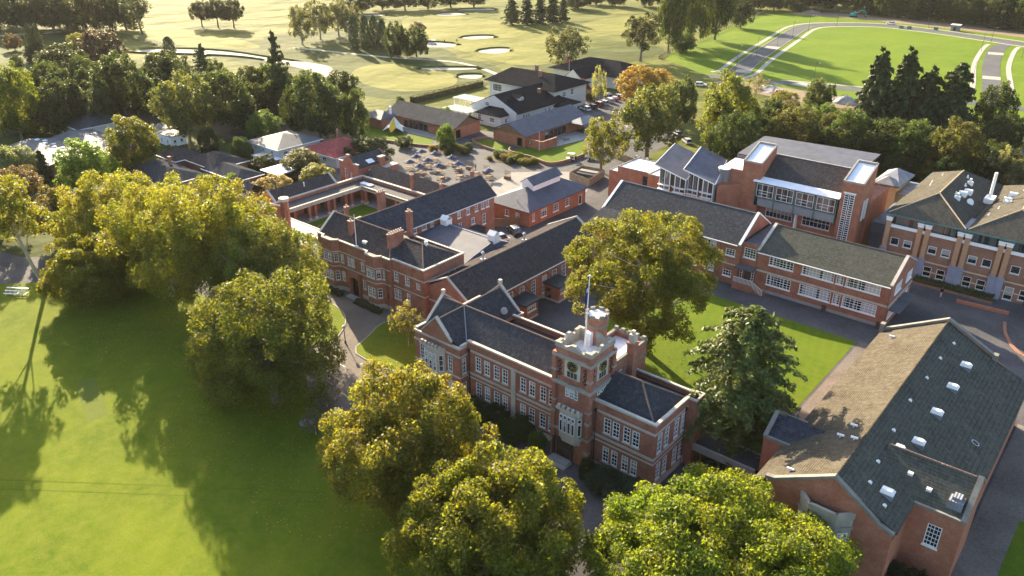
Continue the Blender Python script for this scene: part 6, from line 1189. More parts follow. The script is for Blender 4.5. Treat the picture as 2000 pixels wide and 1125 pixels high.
for i in range(9): TE.append(plant_tree(490+i, -300+i*12+rg.uniform(-3, 3), 470+i*6+rg.uniform(-5, 5), rg.uniform(7, 9), 6, 7, 'broad', rg.choice(['dark', 'dark2']), 'dark tree along the top edge left of the fence wood', group='trees along the top edge'))
# undergrowth that fills the belts
rg = random.Random(9)
for i in range(44): BT.append(plant_tree(820+i, -300+(i % 22)*4.3+rg.uniform(-2, 2), 104+(i % 22)*2.3+(i//22)*13+rg.uniform(-4, 5), rg.uniform(4.5, 7), rg.uniform(4.5, 7), rg.uniform(5.5, 8.5), 'broad', rg.choice(['dark', 'dark2', 'dullg']), 'dark tree filling the belt behind the houses', group='trees filling the belt'))
for i in range(14): BT.append(plant_tree(860+i, -306+i*4.2+rg.uniform(-2, 2), 78+i*1.2+rg.uniform(-5, 6), rg.uniform(4.5, 7), rg.uniform(4.5, 7), rg.uniform(5.5, 8), 'broad', rg.choice(['dark', 'dark2', 'dullg']), 'x', group='trees filling the belt'))
for i in range(28): HR.append(plant_tree(900+i, -92+(i % 14)*5+rg.uniform(-2, 2), 214+(i//14)*14+rg.uniform(-5, 6), rg.uniform(3.6, 5.6), rg.uniform(3.4, 5.2), rg.uniform(3.8, 5.6), 'broad', rg.choice(['mid', 'dark2', 'olbr', 'greyo2', 'deep']), 'bushy tree in the hedge row behind the theatre', group='hedge row behind the theatre'))
for L_, F_ in ((FW, 'dark tree in the far wood behind the building site, %s from the left'), (TL, 'dark tree in the back row of the top left wood, %s from the left'), (TE, 'dark tree along the top edge by the fence wood, %s from the left'), (BT, 'dark tree filling the belt behind the houses, %s from the left'), (HR, 'bushy tree in the hedge row behind the theatre, %s from the left')): ordinal_labels(L_, F_)
# ---- shrubs, topiary, hedges
def hedge(name, label, x0, y0, x1, y1, h, col, n_=None, cat='hedge'):
    rg_ = np.random.default_rng(int(abs(x0*13+y0*7)) % 997); dx, dy = x1-x0, y1-y0; A = np.array([dx*dy, dx*h, dy*h, dx*h, dy*h]); n_ = n_ or int(A.sum()*26)
    f_ = rg_.choice(5, n_, p=A/A.sum()); u, v = rg_.uniform(0, 1, n_), rg_.uniform(0, 1, n_); P = np.zeros((n_, 3)); N = np.zeros((n_, 3))
    for k, (p, nn) in enumerate((((u*dx, v*dy, np.full(n_, h)), (0, 0, 1)), ((u*dx, 0*v, v*h), (0, -1, 0)), ((0*u+dx, u*dy, v*h), (1, 0, 0)), ((u*dx, 0*v+dy, v*h), (0, 1, 0)), ((0*u, u*dy, v*h), (-1, 0, 0)))):
        m_ = f_ == k; P[m_] = np.stack(p, 1)[m_]; N[m_] = nn
    P += rg_.normal(size=P.shape)*.09; P[:, 2] = np.maximum(P[:, 2], .02); t = empty(name, (x0, y0, 0), label, cat); me = quad_mesh('foliage', cards(P, N, .17, .11, rg_, .6), 'leaf'); o = bpy.data.objects.new('foliage', me); COL.objects.link(o); o.parent = t; lc = LEAFC[col]; o.color = (*lc, 1)
    c = MB().box(x0+.1, y0+.1, 0, x1-.1, y1-.1, h-.1).build('branch_core', 'soil', t)
    return t
hedge('clipped_hedge', 'low clipped hedge under the left bay window of the office', -113, 77.4, -105, 78.4, .8, 'dark2'); hedge('clipped_hedge', 'low clipped hedge under the right bay window of the office', -101, 77.4, -94.6, 78.4, .8, 'dark2')
hedge('planted_bed', 'green shrub bed along the foot of the brick pilaster block', -28.5, 149.4, -15.6, 151.4, .9, 'mid'); hedge('long_hedge', 'dark clipped hedge between golf green and clubhouse', -206, 190, -203.6, 226, 2.0, 'dark2', 5000); hedge('garden_hedge', 'dark garden hedge by the bungalow lamp', -166, 94, -157, 96, 2.2, 'dark2')
hedge('tent_lawn_hedge', 'clipped hedge along the golf side of the tent lawn', -203, 166, -193, 168, 1.6, 'dark2')
SH = [(-50.6, 65.2, 1.35, 1.7, 1.6, 'vivid2', 'round clipped bush left of the tower entrance'), (-43, 65.4, 1.1, 1.5, 1.4, 'dark2', 'round clipped bush right of the tower entrance'),
      (-55, 66.3, 2.6, 1.5, 1.4, 'mid', 'loose dark shrub under the clock building windows, nearer the tower'), (-59, 66.4, 2.6, 1.4, 1.3, 'dark2', 'loose dark shrub under the clock building windows, middle'), (-62.6, 66.2, 2.2, 1.3, 1.2, 'mid', 'loose dark shrub under the clock building windows, farther'),
      (-40.5, 65.2, 2.6, 1.3, 1.2, 'bluish', 'grey green shrub under the right wing windows, nearer the tower'), (-36.8, 64.6, 2.8, 1.4, 1.3, 'bluish', 'grey green shrub at the right wing corner'),
      (-79, 76.4, 2.2, 1.5, 2.0, 'gold2', 'small golden shrub beside the slender drive tree'), (-75.5, 49.5, 2.0, 2.0, 2.4, 'grey', 'thin grey shrub at the lawn edge by the golden brown tree'), (-79.5, 54.5, 2.4, 2.2, 2.6, 'grey', 'grey shrub beside the drive below the dark spreading tree'),
      (-12, 71.6, 2.2, 1.6, 1.8, 'dark2', 'dark shrub in the corner of the gym wing'), (-7.2, 71.5, 2.6, 1.6, 1.6, 'brownd', 'dark spiky shrub below the gym wing window'), (-4.6, 69.6, 2.2, 1.3, 1.3, 'brownd', 'dark shrub at the gym wing outer corner'), (-14, 65, 2.8, 2, 2.2, 'dark2', 'dark shrub between bright green tree and gym bay'),
      (-166, 150, 2.6, 1.6, 1.6, 'greyg', 'grey bush at the left end of the paved court'), (-203, 183, 1.8, 1.8, 1.8, 'mid', 'small round bush beside the golf hedge'), (-178, 178.6, 3.2, 2.2, 2.2, 'vivid2', 'round green bush behind the tent lawn classroom')]
for i, s in enumerate(SH): plant_tree(600+i, s[0], s[1], s[2], s[3], s[4], 'sparse' if s[5] == 'grey' else 'broad', s[5], s[6], 'shrub', 'shrub')
def bed(name, label, pts, n_, seed, gl):
    o = tag(MB().prism(smoothpoly(pts, 1), 0, .12).build(name, 'soil'), kind='structure'); rd = random.Random(seed); xs = [p[0] for p in pts]; ys = [p[1] for p in pts]; k = 0
    cx, cy = sum(xs)/len(xs), sum(ys)/len(ys); bs = []
    for j in range(n_):
        t = (j+.5)/n_; a = rd.uniform(0, 6.28); p = pts[int(t*len(pts))]; q = rd.uniform(.15, .85); s = rd.uniform(.7, 1.4)
        bs.append(plant_tree(700+seed*40+j, cx+(p[0]-cx)*q, cy+(p[1]-cy)*q, s*1.2, s*.75, s*.8, 'broad', rd.choice(['mid', 'greyg', 'yellow', 'brown2', 'orange', 'vivid2', 'dark2', 'olive']), gl, 'shrub', 'shrub', group=gl))
    ordinal_labels(bs, gl+', %s from the left')
bed('planting_bed', '', [(-158, 151), (-158.3, 156.2), (-155.7, 160.2), (-150.2, 161.2), (-146.6, 156.2), (-150.6, 152.1)], 16, 1, 'small mixed shrub in the bed between tent lawn and umbrellas'); bed('planting_bed', '', [(-140.4, 155.6), (-143.3, 159.9), (-138.9, 163.6), (-132, 164.3), (-125, 162), (-124.9, 159), (-132.5, 157.3)], 20, 2, 'small mixed shrub in the bed below the emblem wall')
# fallen leaves under the big trees
rg_ = np.random.default_rng(77); P_ = []
for (x, y, r_, n_) in ((-128, 48, 9, 900), (-116, 52, 10, 1100), (-86, 48, 11, 1500), (-66, 46, 9, 1100), (-52, 92, 9, 700), (-33, 88, 7, 500), (-84, 72, 4, 260), (-100, 66, 6, 400)):
    t = rg_.uniform(0, 6.283, n_); q = r_*1.25*np.sqrt(rg_.uniform(0, 1, n_)); P_.append(np.stack([x+q*np.cos(t), y+q*np.sin(t), np.full(n_, .14)], 1))
P_ = np.concatenate(P_); me = quad_mesh('fallen_leaves', cards(P_, np.tile((0, 0, 1.0), (len(P_), 1)), .11, .075, rg_, .3), 'leaf'); o = bpy.data.objects.new('fallen_leaves', me); COL.objects.link(o); o.color = (.22, .15, .04, 1); tag(o, kind='stuff')
# ================================================================ vehicles
CARC = dict(white=(.75, .75, .74), black=(.02, .02, .025), silver=(.45, .46, .48), red=(.45, .03, .03), grey=(.16, .17, .19), blue=(.05, .09, .2), dkred=(.2, .03, .04))
def car_proto(L=4.3, Wd=1.76, Hh=1.5, kind='hatch'):
    root = empty('parked_car', (0, 0, 0), 'x', 'car'); w = Wd/2; h1 = .82 if kind != 'van' else 1.05; mb = MB()
    prof = {'hatch': [(-L/2, .32), (-L/2, .8), (-L/2+.25, h1), (L/2-1.05, h1), (L/2-.12, .7), (L/2, .55), (L/2, .3)], 'van': [(-L/2, .32), (-L/2, h1), (L/2-.75, h1), (L/2-.08, .85), (L/2, .6), (L/2, .3)], 'ute': [(-L/2, .42), (-L/2, .95), (L/2-1.3, .95), (L/2-.15, .88), (L/2, .7), (L/2, .38)]}[kind]
    k = len(prof); mb.add([(x, -w*(1 if .35 < z < .8 else .95), z) for x, z in prof]+[(x, w*(1 if .35 < z < .8 else .95), z) for x, z in prof], [list(range(k)), list(range(2*k-1, k-1, -1))]+[[i, k+i, k+(i+1) % k, (i+1) % k] for i in range(k)])
    mb.box(-L/2+.02, -w*.92, .28, L/2-.02, w*.92, .34)
    body = mb.build('body', 'paint_body', root)
    x0, x1, x2, x3 = {'hatch': (-L/2+.15, -L/2+.55, L/2-1.75, L/2-1.0), 'van': (-L/2+.03, -L/2+.12, L/2-1.35, L/2-.7), 'ute': (-L/2+1.6, -L/2+1.8, L/2-1.95, L/2-1.25)}[kind]; zb = h1 if kind != 'ute' else .95; a, b_ = w*.93, w*.78
    g = MB().add([(x0, -a, zb-.02), (x3, -a, zb-.02), (x3, a, zb-.02), (x0, a, zb-.02), (x1, -b_, Hh-.05), (x2, -b_, Hh-.05), (x2, b_, Hh-.05), (x1, b_, Hh-.05)], [[0, 1, 5, 4], [1, 2, 6, 5], [2, 3, 7, 6], [3, 0, 4, 7], [4, 5, 6, 7]]); g.build('glass', 'glass', root)
    MB().add([(x1-.05, -b_-.03, Hh-.05), (x2+.05, -b_-.03, Hh-.05), (x2+.05, b_+.03, Hh-.05), (x1-.05, b_+.03, Hh-.05), (x1+.1, -b_+.1, Hh), (x2-.15, -b_+.1, Hh), (x2-.15, b_-.1, Hh), (x1+.1, b_-.1, Hh)], [[0, 1, 5, 4], [1, 2, 6, 5], [2, 3, 7, 6], [3, 0, 4, 7], [4, 5, 6, 7]]).build('roof', 'paint_body', root)
    p = MB()
    for s in (-1, 1):
        for xb, xt in ((x0+.02, x1), ((x0+x3)/2-.1, (x1+x2)/2-.1), (x3-.02, x2)): p.tube((xb, s*(a+.01), zb), (xt, s*(b_+.015), Hh-.04), .045, .04, 4)
    if kind == 'van': p.box(-L/2+.05, -a-.005, zb, -L/2+2.6, -a+.06, Hh-.35).box(-L/2+.05, a-.06, zb, -L/2+2.6, a+.005, Hh-.35)
    p.build('pillar', 'paint_body', root)
    if kind == 'ute': MB().box(-L/2+.1, -w*.85, .96, -L/2+1.5, w*.85, .99).build('tray', 'dark_metal', root)
    for x in (-L/2+.8, L/2-.85):
        for s in (-1, 1):
            q = MB().tube((x, s*(w-.2), .32), (x, s*(w+.01), .32), .32, .32, 14).build('wheel', 'rubber', root); MB().tube((x, s*(w+.005), .32), (x, s*(w+.02), .32), .2, .19, 10).build('rim', 'steel', q)
    for s in (-1, 1):
        MB().box(L/2-.16, s*w*.7-.17, .58, L/2-.02, s*w*.7+.17, .72).build('headlight', 'white_paint', root); MB().box(-L/2-.01, s*w*.75-.12, .65, -L/2+.05, s*w*.75+.12, .85).build('tail_light', 'plastic_red', root)
    return root
PR = {'hatch': car_proto(), 'suv': car_proto(4.6, 1.86, 1.72), 'van': car_proto(5.1, 1.86, 2.05, 'van'), 'ute': car_proto(5.2, 1.86, 1.8, 'ute')}
USED = set()
def car(kind, col, x, y, rz, label, group=None, name='parked_car', cat='car'):
    if kind not in USED: o = PR[kind]; USED.add(kind)
    else: o = clone(PR[kind])
    o.name = name; o.location = (x, y, .05); o.rotation_euler.z = R(rz); tag(o, label, cat, group)
    for ch in o.children:
        if ch.name.split('.')[0] in ('body', 'roof', 'pillar'): ch.color = (*CARC[col], 1)
    return o
g_ = 'cars in the clubhouse car park'
car('hatch', 'white', -152.2, 219.6, 165, 'white hatchback nearest in the clubhouse parking row', g_); car('hatch', 'black', -152, 223.4, 165, 'black car second in the clubhouse parking row', g_); car('suv', 'dkred', -152.2, 227, 165, 'dark red wagon third in the clubhouse parking row', g_)
car('hatch', 'silver', -152.3, 230.6, 165, 'silver car fourth in the clubhouse parking row', g_); car('suv', 'silver', -152.4, 234, 165, 'grey silver wagon fifth in the clubhouse parking row', g_); car('hatch', 'red', -152.8, 237.6, 165, 'bright red car sixth in the clubhouse parking row', g_); car('suv', 'grey', -153.2, 241, 165, 'grey car at the far end of the clubhouse parking row', g_)
car('suv', 'white', -163, 238.6, 150, 'white wagon parked by the clubhouse wall behind the purple bush', g_); car('hatch', 'black', -157.8, 241.5, 150, 'black car parked beside the white wagon near the willow', g_); car('hatch', 'silver', -133.4, 206.4, 150, 'silver car alone in the car park behind the open olive tree', g_)
car('hatch', 'silver', -106.6, 206, 140, 'silver car under the trees left of the yellow green tree'); car('hatch', 'white', -113, 212, 140, 'white car half hidden under the orange autumn tree')
car('van', 'white', -99.5, 114.3, 75, 'white van parked behind the office north wing', name='parked_van', cat='van'); car('suv', 'black', -100.6, 120.6, 155, 'black wagon parked behind the white van')
car('suv', 'white', -228, 137.5, 200, 'white wagon parked under the tree belt'); car('hatch', 'silver', -212.6, 143.4, 200, 'silver car parked behind the round bright green tree'); car('hatch', 'black', -203, 145.8, 200, 'black car parked under the dull green dome tree'); car('van', 'white', -244, 124, 20, 'white van deep in the tree belt behind the hipped block', name='parked_van', cat='van')
car('suv', 'red', -20, 224, 10, 'red vehicle at the right edge beyond the brick block'); car('hatch', 'silver', -27, 226, 10, 'silver car beside the red vehicle at the right edge'); car('hatch', 'black', -121, 181, 100, 'dark car by the fenced container near the slanted roofs'); car('hatch', 'silver', -102.5, 171.5, 70, 'silver car beside the brick corner of the theatre')
car('ute', 'white', -137, 494.5, 165, 'white utility truck on the far street by the building site', name='utility_truck', cat='truck'); car('hatch', 'white', -141, 279, 30, 'white car beside the rubble at the street corner'); car('suv', 'red', -112, 285, 30, 'red vehicle beside the rubble pile')
# golf buggies, trailer, excavator
def buggy(x, y, rz, label):
    b = empty('golf_buggy', (x, y, .05), label, 'golf buggy', rz=R(rz)); q = lambda nm, mt, *bx: [setattr(MB().box(*v).build(nm, mt), 'parent', b) for v in bx]
    q('body', 'white_paint', (-1.2, -.6, .3, 1.2, .6, .65)); q('seat', 'rubber', (-.5, -.5, .65, .1, .5, 1.1)); q('canopy', 'white_paint', (-1.1, -.62, 1.85, .8, .62, 1.95)); q('post', 'dark_metal', (-1.05, -.58, .6, -1, -.53, 1.85), (-1.05, .53, .6, -1, .58, 1.85), (.7, -.58, .6, .75, -.53, 1.85), (.7, .53, .6, .75, .58, 1.85)); q('golf_bag', 'cloth_dark', (-1.5, -.4, .5, -1.2, .4, 1.3))
    for sx in (-.8, .8):
        for sy in (-.62, .62): w_ = MB().tube((sx, sy-.1, .25), (sx, sy+.1, .25), .25, .25, 10).build('wheel', 'rubber'); w_.parent = b
buggy(-286.4, 282.1, 30, 'white golf buggy standing by the bunker path'); buggy(-122.4, 170.6, 200, 'white and red utility buggy beside the olive tree')
b = empty('trailer', (-118.6, 174.6, .05), 'pale flat trailer parked behind the utility buggy', 'trailer', rz=R(20))
for nm, mt, v in (('deck', 'timber_pale', (-1.6, -.9, .5, 1.6, .9, .6)), ('side_rail', 'steel', (-1.6, -.92, .6, 1.6, -.88, 1.0)), ('side_rail', 'steel', (-1.6, .88, .6, 1.6, .92, 1.0)), ('drawbar', 'steel', (1.6, -.05, .45, 2.6, .05, .52))): setattr(MB().box(*v).build(nm, mt), 'parent', b)
for s in (-.9, .9): w_ = MB().tube((0, s-.1, .3), (0, s+.1, .3), .3, .3, 10).build('wheel', 'rubber'); w_.parent = b
b = empty('excavator', (-164, 512, .06), 'teal excavator with folded arm on the far earthworks', 'excavator', rz=R(20))
for nm, mt, mb in (('track', 'dark_metal', MB().box(-2, -1.4, 0, 2, -.8, .9)), ('track', 'dark_metal', MB().box(-2, .8, 0, 2, 1.4, .9)), ('house', 'blue_paint', MB().box(-1.9, -1.3, 1, 1, 1.3, 2.2)), ('cab', 'glass', MB().box(-.2, -1.3, 2.2, 1.2, -.2, 3.2)), ('boom', 'blue_paint', MB().tube((.8, .3, 1.8), (4.2, .3, 4.2), .3, .25, 6).tube((4.2, .3, 4.2), (6.4, .3, 3.2), .25, .2, 6)), ('dipper_arm', 'blue_paint', MB().tube((6.4, .3, 3.2), (6.8, .3, .9), .2, .16, 6)), ('bucket', 'dark_metal', MB().box(6.2, -.2, .2, 7.2, .8, 1.0))): o = mb.build(nm, mt); o.parent = b
# ================================================================ street furniture
def lamp_post(x, y, h, label, white=False, group=None):
    o = empty('lamp_post', (x, y, 0), label, 'lamp post', group); m_ = 'steel' if not white else 'white_paint'
    MB().tube((x, y, 0), (x, y, h), .09, .05, 6).build('pole', m_ if white else 'dark_metal', o); MB().tube((x, y, 0), (x, y, .5), .16, .13, 8).build('base', 'dark_metal', o)
    if h > 5: MB().tube((x, y, h), (x+1.0, y+.3, h+.15), .05, .04, 5).build('arm', 'dark_metal', o); MB().box(x+.8, y+.15, h+.08, x+1.5, y+.45, h+.2).build('lamp_head', 'steel', o)
    else: MB().tube((x, y, h), (x, y, h+.4), .2, .26, 8).tube((x, y, h+.4), (x, y, h+.55), .3, .05, 8).build('lamp_head', m_, o)
lamp_post(-91.5, 67.6, 2.7, 'short dark post lamp on the drive beside the island lawn'); lamp_post(-161.5, 98.6, 3.4, 'white headed garden lamp beside the bungalow hedge', True)
for i, (x, y, lb) in enumerate([(-109.4, 309, 'street lamp at the near edge of the green field'), (-149, 326, 'street lamp at the near end of the new street'), (-152, 352, 'second street lamp along the new street'), (-156, 384, 'third street lamp along the new street'), (-161, 414, 'fourth street lamp along the new street'), (-163, 440, 'fifth street lamp along the new street'), (-158, 468, 'street lamp at the bend of the new street'), (-77.5, 430, 'street lamp at the right corner of the green field'), (-64, 352, 'street lamp beside the right hand street')]): lamp_post(x, y, 8, lb, group='street lamps of the new streets')
for i, (x, y) in enumerate([(-60, 425), (-80, 462), (-118, 497)]): lamp_post(x, y, 7, ('street lamp right of the right hand street', 'street lamp at the far junction', 'street lamp beyond the far street')[i], group='street lamps of the new streets')
# bleachers on the lawn
b = empty('bleacher_bench', (-150.6, 41, .04), 'small tiered aluminium bleacher on the shaded lawn at left', 'bench', rz=R(35))
for k in range(3):
    o = MB().box(-1.9, -.95+k*.62, .38+k*.3, 1.9, -.68+k*.62, .43+k*.3).build('seat_plank', 'white_roof'); o.parent = b
    o = MB().box(-1.9, -.62+k*.62, .15+k*.3, 1.9, -.4+k*.62, .19+k*.3).build('foot_plank', 'steel'); o.parent = b
for x in (-1.6, 0, 1.6):
    o = MB().tube((x, -.9, .35), (x, .6, 1.0), .035).tube((x, .6, 1.0), (x, .6, 0), .035).tube((x, -.8, .38), (x, -.8, 0), .035).tube((x, -.9, .03), (x, .8, .03), .035).build('support_frame', 'steel'); o.parent = b
# picnic tables and umbrellas on the paved court
def picnic_table(name, label, x, y, rz, mt, group):
    t = empty(name, (x, y, .03), label, 'table', group, rz=R(rz)); oc = lambda r_, z0, z1: MB().prism([(r_*math.cos(j*math.pi/4+.39), r_*math.sin(j*math.pi/4+.39)) for j in range(8)], z0, z1)
    o = oc(.78, .70, .76).build('table_top', mt); o.parent = t
    for k in range(4):
        a = k*math.pi/2; c, s = math.cos(a), math.sin(a); T2 = lambda X, Y: (X*c-Y*s, X*s+Y*c)
        o = MB().prism([T2(1.12, -.5), T2(1.42, -.5), T2(1.42, .5), T2(1.12, .5)], .42, .48).build('bench_seat', mt); o.parent = t
        o = MB().tube((*T2(1.3, 0), .42), (*T2(.3, 0), .42), .05, .05, 4).tube((*T2(1.2, 0), .42), (*T2(1.05, 0), 0), .05, .05, 4).build('leg', mt); o.parent = t
    return t
def umbrella(label, x, y, group):
    t = empty('umbrella', (x, y, .03), label, 'umbrella', group); o = MB().tube((0, 0, 0), (0, 0, 2.75), .035, .035, 6).build('pole', 'timber_pale'); o.parent = t
    mb = MB(); n_ = 8
    for j in range(n_):
        a0, a1 = j/n_*6.283, (j+1)/n_*6.283; e = lambda a, r_, z: (r_*math.cos(a), r_*math.sin(a), z)
        mb.add([(0, 0, 2.72), e(a0, 1.45, 2.05), e((a0+a1)/2, 1.34, 2.08), e(a1, 1.45, 2.05)], [[0, 1, 2], [0, 2, 3]]); mb.add([e(a0, 1.45, 2.05), e(a1, 1.45, 2.05), e(a1, 1.45, 1.9), e(a0, 1.45, 1.9)], [[0, 1, 2, 3]])
    o = mb.build('canopy', 'navy_cloth'); o.parent = t
    o = MB().tube((0, 0, 2.68), (0, 0, 2.9), .22, .03, 8).build('finial', 'white_paint'); o.parent = t
    for j in range(4): a = j*1.57; o = MB().tube((0, 0, 2.2), (1.2*math.cos(a), 1.2*math.sin(a), 2.1), .015, .015, 4).build('rib', 'timber_pale'); o.parent = t
TB = [(-154.2, 145.6, 1), (-150.1, 146.6, 1), (-144.1, 146.8, 1), (-152, 141.4, 1), (-147.3, 141.1, 1), (-149.8, 137, 1), (-145.4, 136.2, 1), (-141.8, 139.6, 1), (-139.2, 144.1, 1), (-137.6, 136.2, 0), (-134.9, 140.2, 0), (-129.1, 144.6, 1), (-133.6, 144.8, 0), (-145.4, 143.9, 0), (-126.4, 140.2, 0), (-142.6, 135.2, 0)]
wh = ['front left', 'back left', 'back middle', 'outer left', 'central', 'left front', 'front', 'inner right', 'right', 'frontmost', 'right front', 'far right', 'rear right', 'inner back', 'nearest the lantern building', 'nearest the cloister roof']
for i, (x, y, um) in enumerate(TB):
    picnic_table('picnic_table', 'octagonal timber picnic table %s in the paved court%s' % (wh[i], ' under an umbrella' if um else ', uncovered'), x, y, i*23, 'timber', 'picnic tables on the paved court')
    if um: umbrella('navy umbrella over the %s picnic table of the paved court' % wh[i], x, y, 'navy umbrellas on the paved court')
for i, (x, y) in enumerate([(-179.6, 157.4), (-181.6, 159.6), (-172, 156.6)]): picnic_table('picnic_table', ('round timber table in front of the tent', 'round timber table beside the tent', 'round pale table on the tent lawn edge')[i], x, y, 10, 'timber_pale' if i == 2 else 'timber', 'tables on the tent lawn')
for i, (x, y) in enumerate([(-137, 177.4), (-136, 181.4), (-135.6, 186)]): picnic_table('picnic_table', ('white round table nearest the emblem wall', 'middle white round table on the terrace', 'far white round table on the terrace')[i], x, y, 10, 'concrete_pale', 'white tables on the terrace')
for i, (x, y) in enumerate([(-138.2, 147.2), (-132.4, 147.4), (-125.2, 147.4)]):
    p = empty('trellis_planter', (x, y, .03), ('timber trellis planter behind the umbrellas, left one', 'timber trellis planter behind the umbrellas, middle one', 'dark timber trellis planter nearest the lantern building')[i], 'planter', 'trellis planters', rz=R(10)); m_ = 'timber_pale' if i < 2 else 'timber'
    o = MB().box(-.9, -.35, 0, .9, .35, .7).build('box', m_); o.parent = p
    for k in range(7): o = MB().box(-.88+k*.28, .2, .7, -.82+k*.28, .26, 2.1).build('slat', m_); o.parent = p
    o = MB().box(-.9, .2, 2.05, .9, .28, 2.12).box(-.9, .27, 1.35, .9, .31, 1.42).build('rail', m_); o.parent = p
# tent
t = empty('stretch_tent', (-181, 160.2, .04), 'white and yellow peaked tent with a dark emblem on the lawn', 'tent'); n_ = 6; pk = (0, 0, 4.6); mb = MB()
rim = []
for j in range(12):
    a = j/12*6.283; q = 3.9 if j % 2 == 0 else 2.4; rim.append((q*math.cos(a), q*math.sin(a), .5 if j % 2 == 0 else 1.7))
for j in range(12):
    A, B_ = Vector(rim[j]), Vector(rim[(j+1) % 12]); P0 = Vector(pk); m1, m2 = P0.lerp(A, .5)-Vector((0, 0, .55)), P0.lerp(B_, .5)-Vector((0, 0, .55)); m_ = 1 if j in (9, 10) else 0
    mb.add([P0, m1, m2], [[0, 1, 2]], m_); mb.add([m1, A, B_, m2], [[0, 1, 2, 3]], m_)
o = mb.build('canopy', ['tent_white', 'tent_yellow']); o.parent = t
o = MB().tube((0, 0, 0), (0, 0, 4.9), .06).build('pole', 'timber_dark'); o.parent = t
mb = MB()
for (a0, r0, a1, r1) in ((3.85, 1.35, 4.15, 1.9), (4.1, 1.2, 4.2, 2.0), (3.9, 1.7, 4.3, 1.65)):
    za = lambda r_: 4.6-.55*min(1, r_/1.6)-r_*.93; mb.tube((r0*math.cos(a0), r0*math.sin(a0), za(r0)+.1), (r1*math.cos(a1), r1*math.sin(a1), za(r1)+.1), .1, .1, 4)
o = mb.build('emblem', 'clock_dark'); o.parent = t
# brick garden walls, timber enclosure, fences
def lowwall(name, label, pts, h, mt, w_=.3, cat='wall'):
    l_, r_ = strip(pts, w_); mb = MB()
    for i in range(len(pts)-1): mb.prism([l_[i], r_[i], r_[i+1], l_[i+1]], 0, h)
    o = mb.build(name, mt); return tag(o, label, cat)
lowwall('garden_wall', 'low curved brick wall round the tent lawn', curve([(-196, 152.5), (-181, 149.6), (-161, 154.6), (-159.8, 160)]), .7, 'brick_brown'); lowwall('garden_wall', 'low curved brick wall round the corner lawn', curve([(-154, 172), (-155.6, 167.6), (-150, 164.6), (-143, 163.4)]), .8, 'brick_brown'); lowwall('garden_wall', 'low curved brick wall below the emblem wall lawn', curve([(-141.6, 168), (-139, 165), (-131, 164.6), (-124, 163.4), (-121.8, 170), (-122, 178)]), .9, 'brick_brown')
lowwall('seat_wall', 'straight low brick wall in front of the pilaster block', [(-20.4, 146), (-12.3, 146.6)], .55, 'brick_orange', .6); lowwall('garden_wall', 'low brick kerb wall of the pilaster block shrub bed', [(-28.8, 149.2), (-15.4, 149.2)], .4, 'brick_brown'); lowwall('kerb_ring', 'curved brick kerb at the right edge near the gym', curve([(-12.2, 143), (-11, 138), (-8, 133), (-2, 130)]), .2, 'brick_brown', .5, 'kerb')
def palings(root, a, b_, h, mt, gap=.3, t=.24):
    a, b_ = Vector(a), Vector(b_); L = (b_-a).length; n_ = max(2, int(L/gap)); ang = math.atan2(b_.y-a.y, b_.x-a.x); me = None
    for i in range(n_):
        p = a.lerp(b_, (i+.5)/n_)
        if me is None: o = MB().box(-t/2, -.04, 0, t/2, .04, h).build('paling', mt); me = o.data
        else: o = bpy.data.objects.new('paling', me); COL.objects.link(o)
        o.parent = root; o.location = (p.x, p.y, .02*(i % 3)); o.rotation_euler.z = ang
e = empty('container_enclosure', (0, 0, 0), 'square pale timber fence enclosure round a dark container', 'fence'); Q = [(-113, 157.2), (-106, 155.9), (-107.4, 164.6), (-113.8, 164)]
for i in range(4): palings(e, Q[i], Q[(i+1) % 4], 1.9, 'timber_pale', .8, .78)
c = empty('steel_container', (-110, 161, .03), 'dark flat topped container inside the timber enclosure', 'container', rz=R(8)); o = MB().box(-2.6, -1.6, 0, 2.6, 1.6, 1.5).build('body', 'dark_metal'); o.parent = c; o = MB().box(-2.5, -.2, 1.5, 2.5, 1.4, 1.75).build('lid', 'concrete_pale'); o.parent = c
e = empty('yard_fence', (0, 0, 0), 'brown timber fence beside the black wagon', 'fence'); palings(e, (-106.6, 120.2), (-102.4, 124.6), 1.9, 'timber', .6, .58); palings(e, (-111, 123.6), (-106.6, 120.2), 1.9, 'timber', .6, .58)
e = empty('carpark_fence', (0, 0, 0), 'pale timber fence behind the open olive tree', 'fence'); palings(e, (-119, 182), (-107, 178), 1.8, 'timber_pale', 1.0, .97); palings(e, (-107, 178), (-101, 166), 1.8, 'timber_pale', 1.0, .97)
e = empty('golf_boundary_fence', (0, 0, 0), 'long pale post and rail fence between golf course and new street', 'fence'); fp = curve([(-182, 318), (-185.4, 329.5), (-194.5, 391), (-205, 450), (-215.6, 507)], 16); me = None
for i in range(0, len(fp)-1):
    a, b_ = Vector(fp[i]), Vector(fp[i+1]); o = MB().box(a.x-.1, a.y-.1, 0, a.x+.1, a.y+.1, 1.5).build('post', 'timber_pale', e)
    o = MB().tube((a.x, a.y, 1.35), (b_.x, b_.y, 1.35), .07, .07, 4).build('rail', 'timber_pale', e); o = MB().tube((a.x, a.y, .75), (b_.x, b_.y, .75), .07, .07, 4).build('rail', 'timber_pale', e)
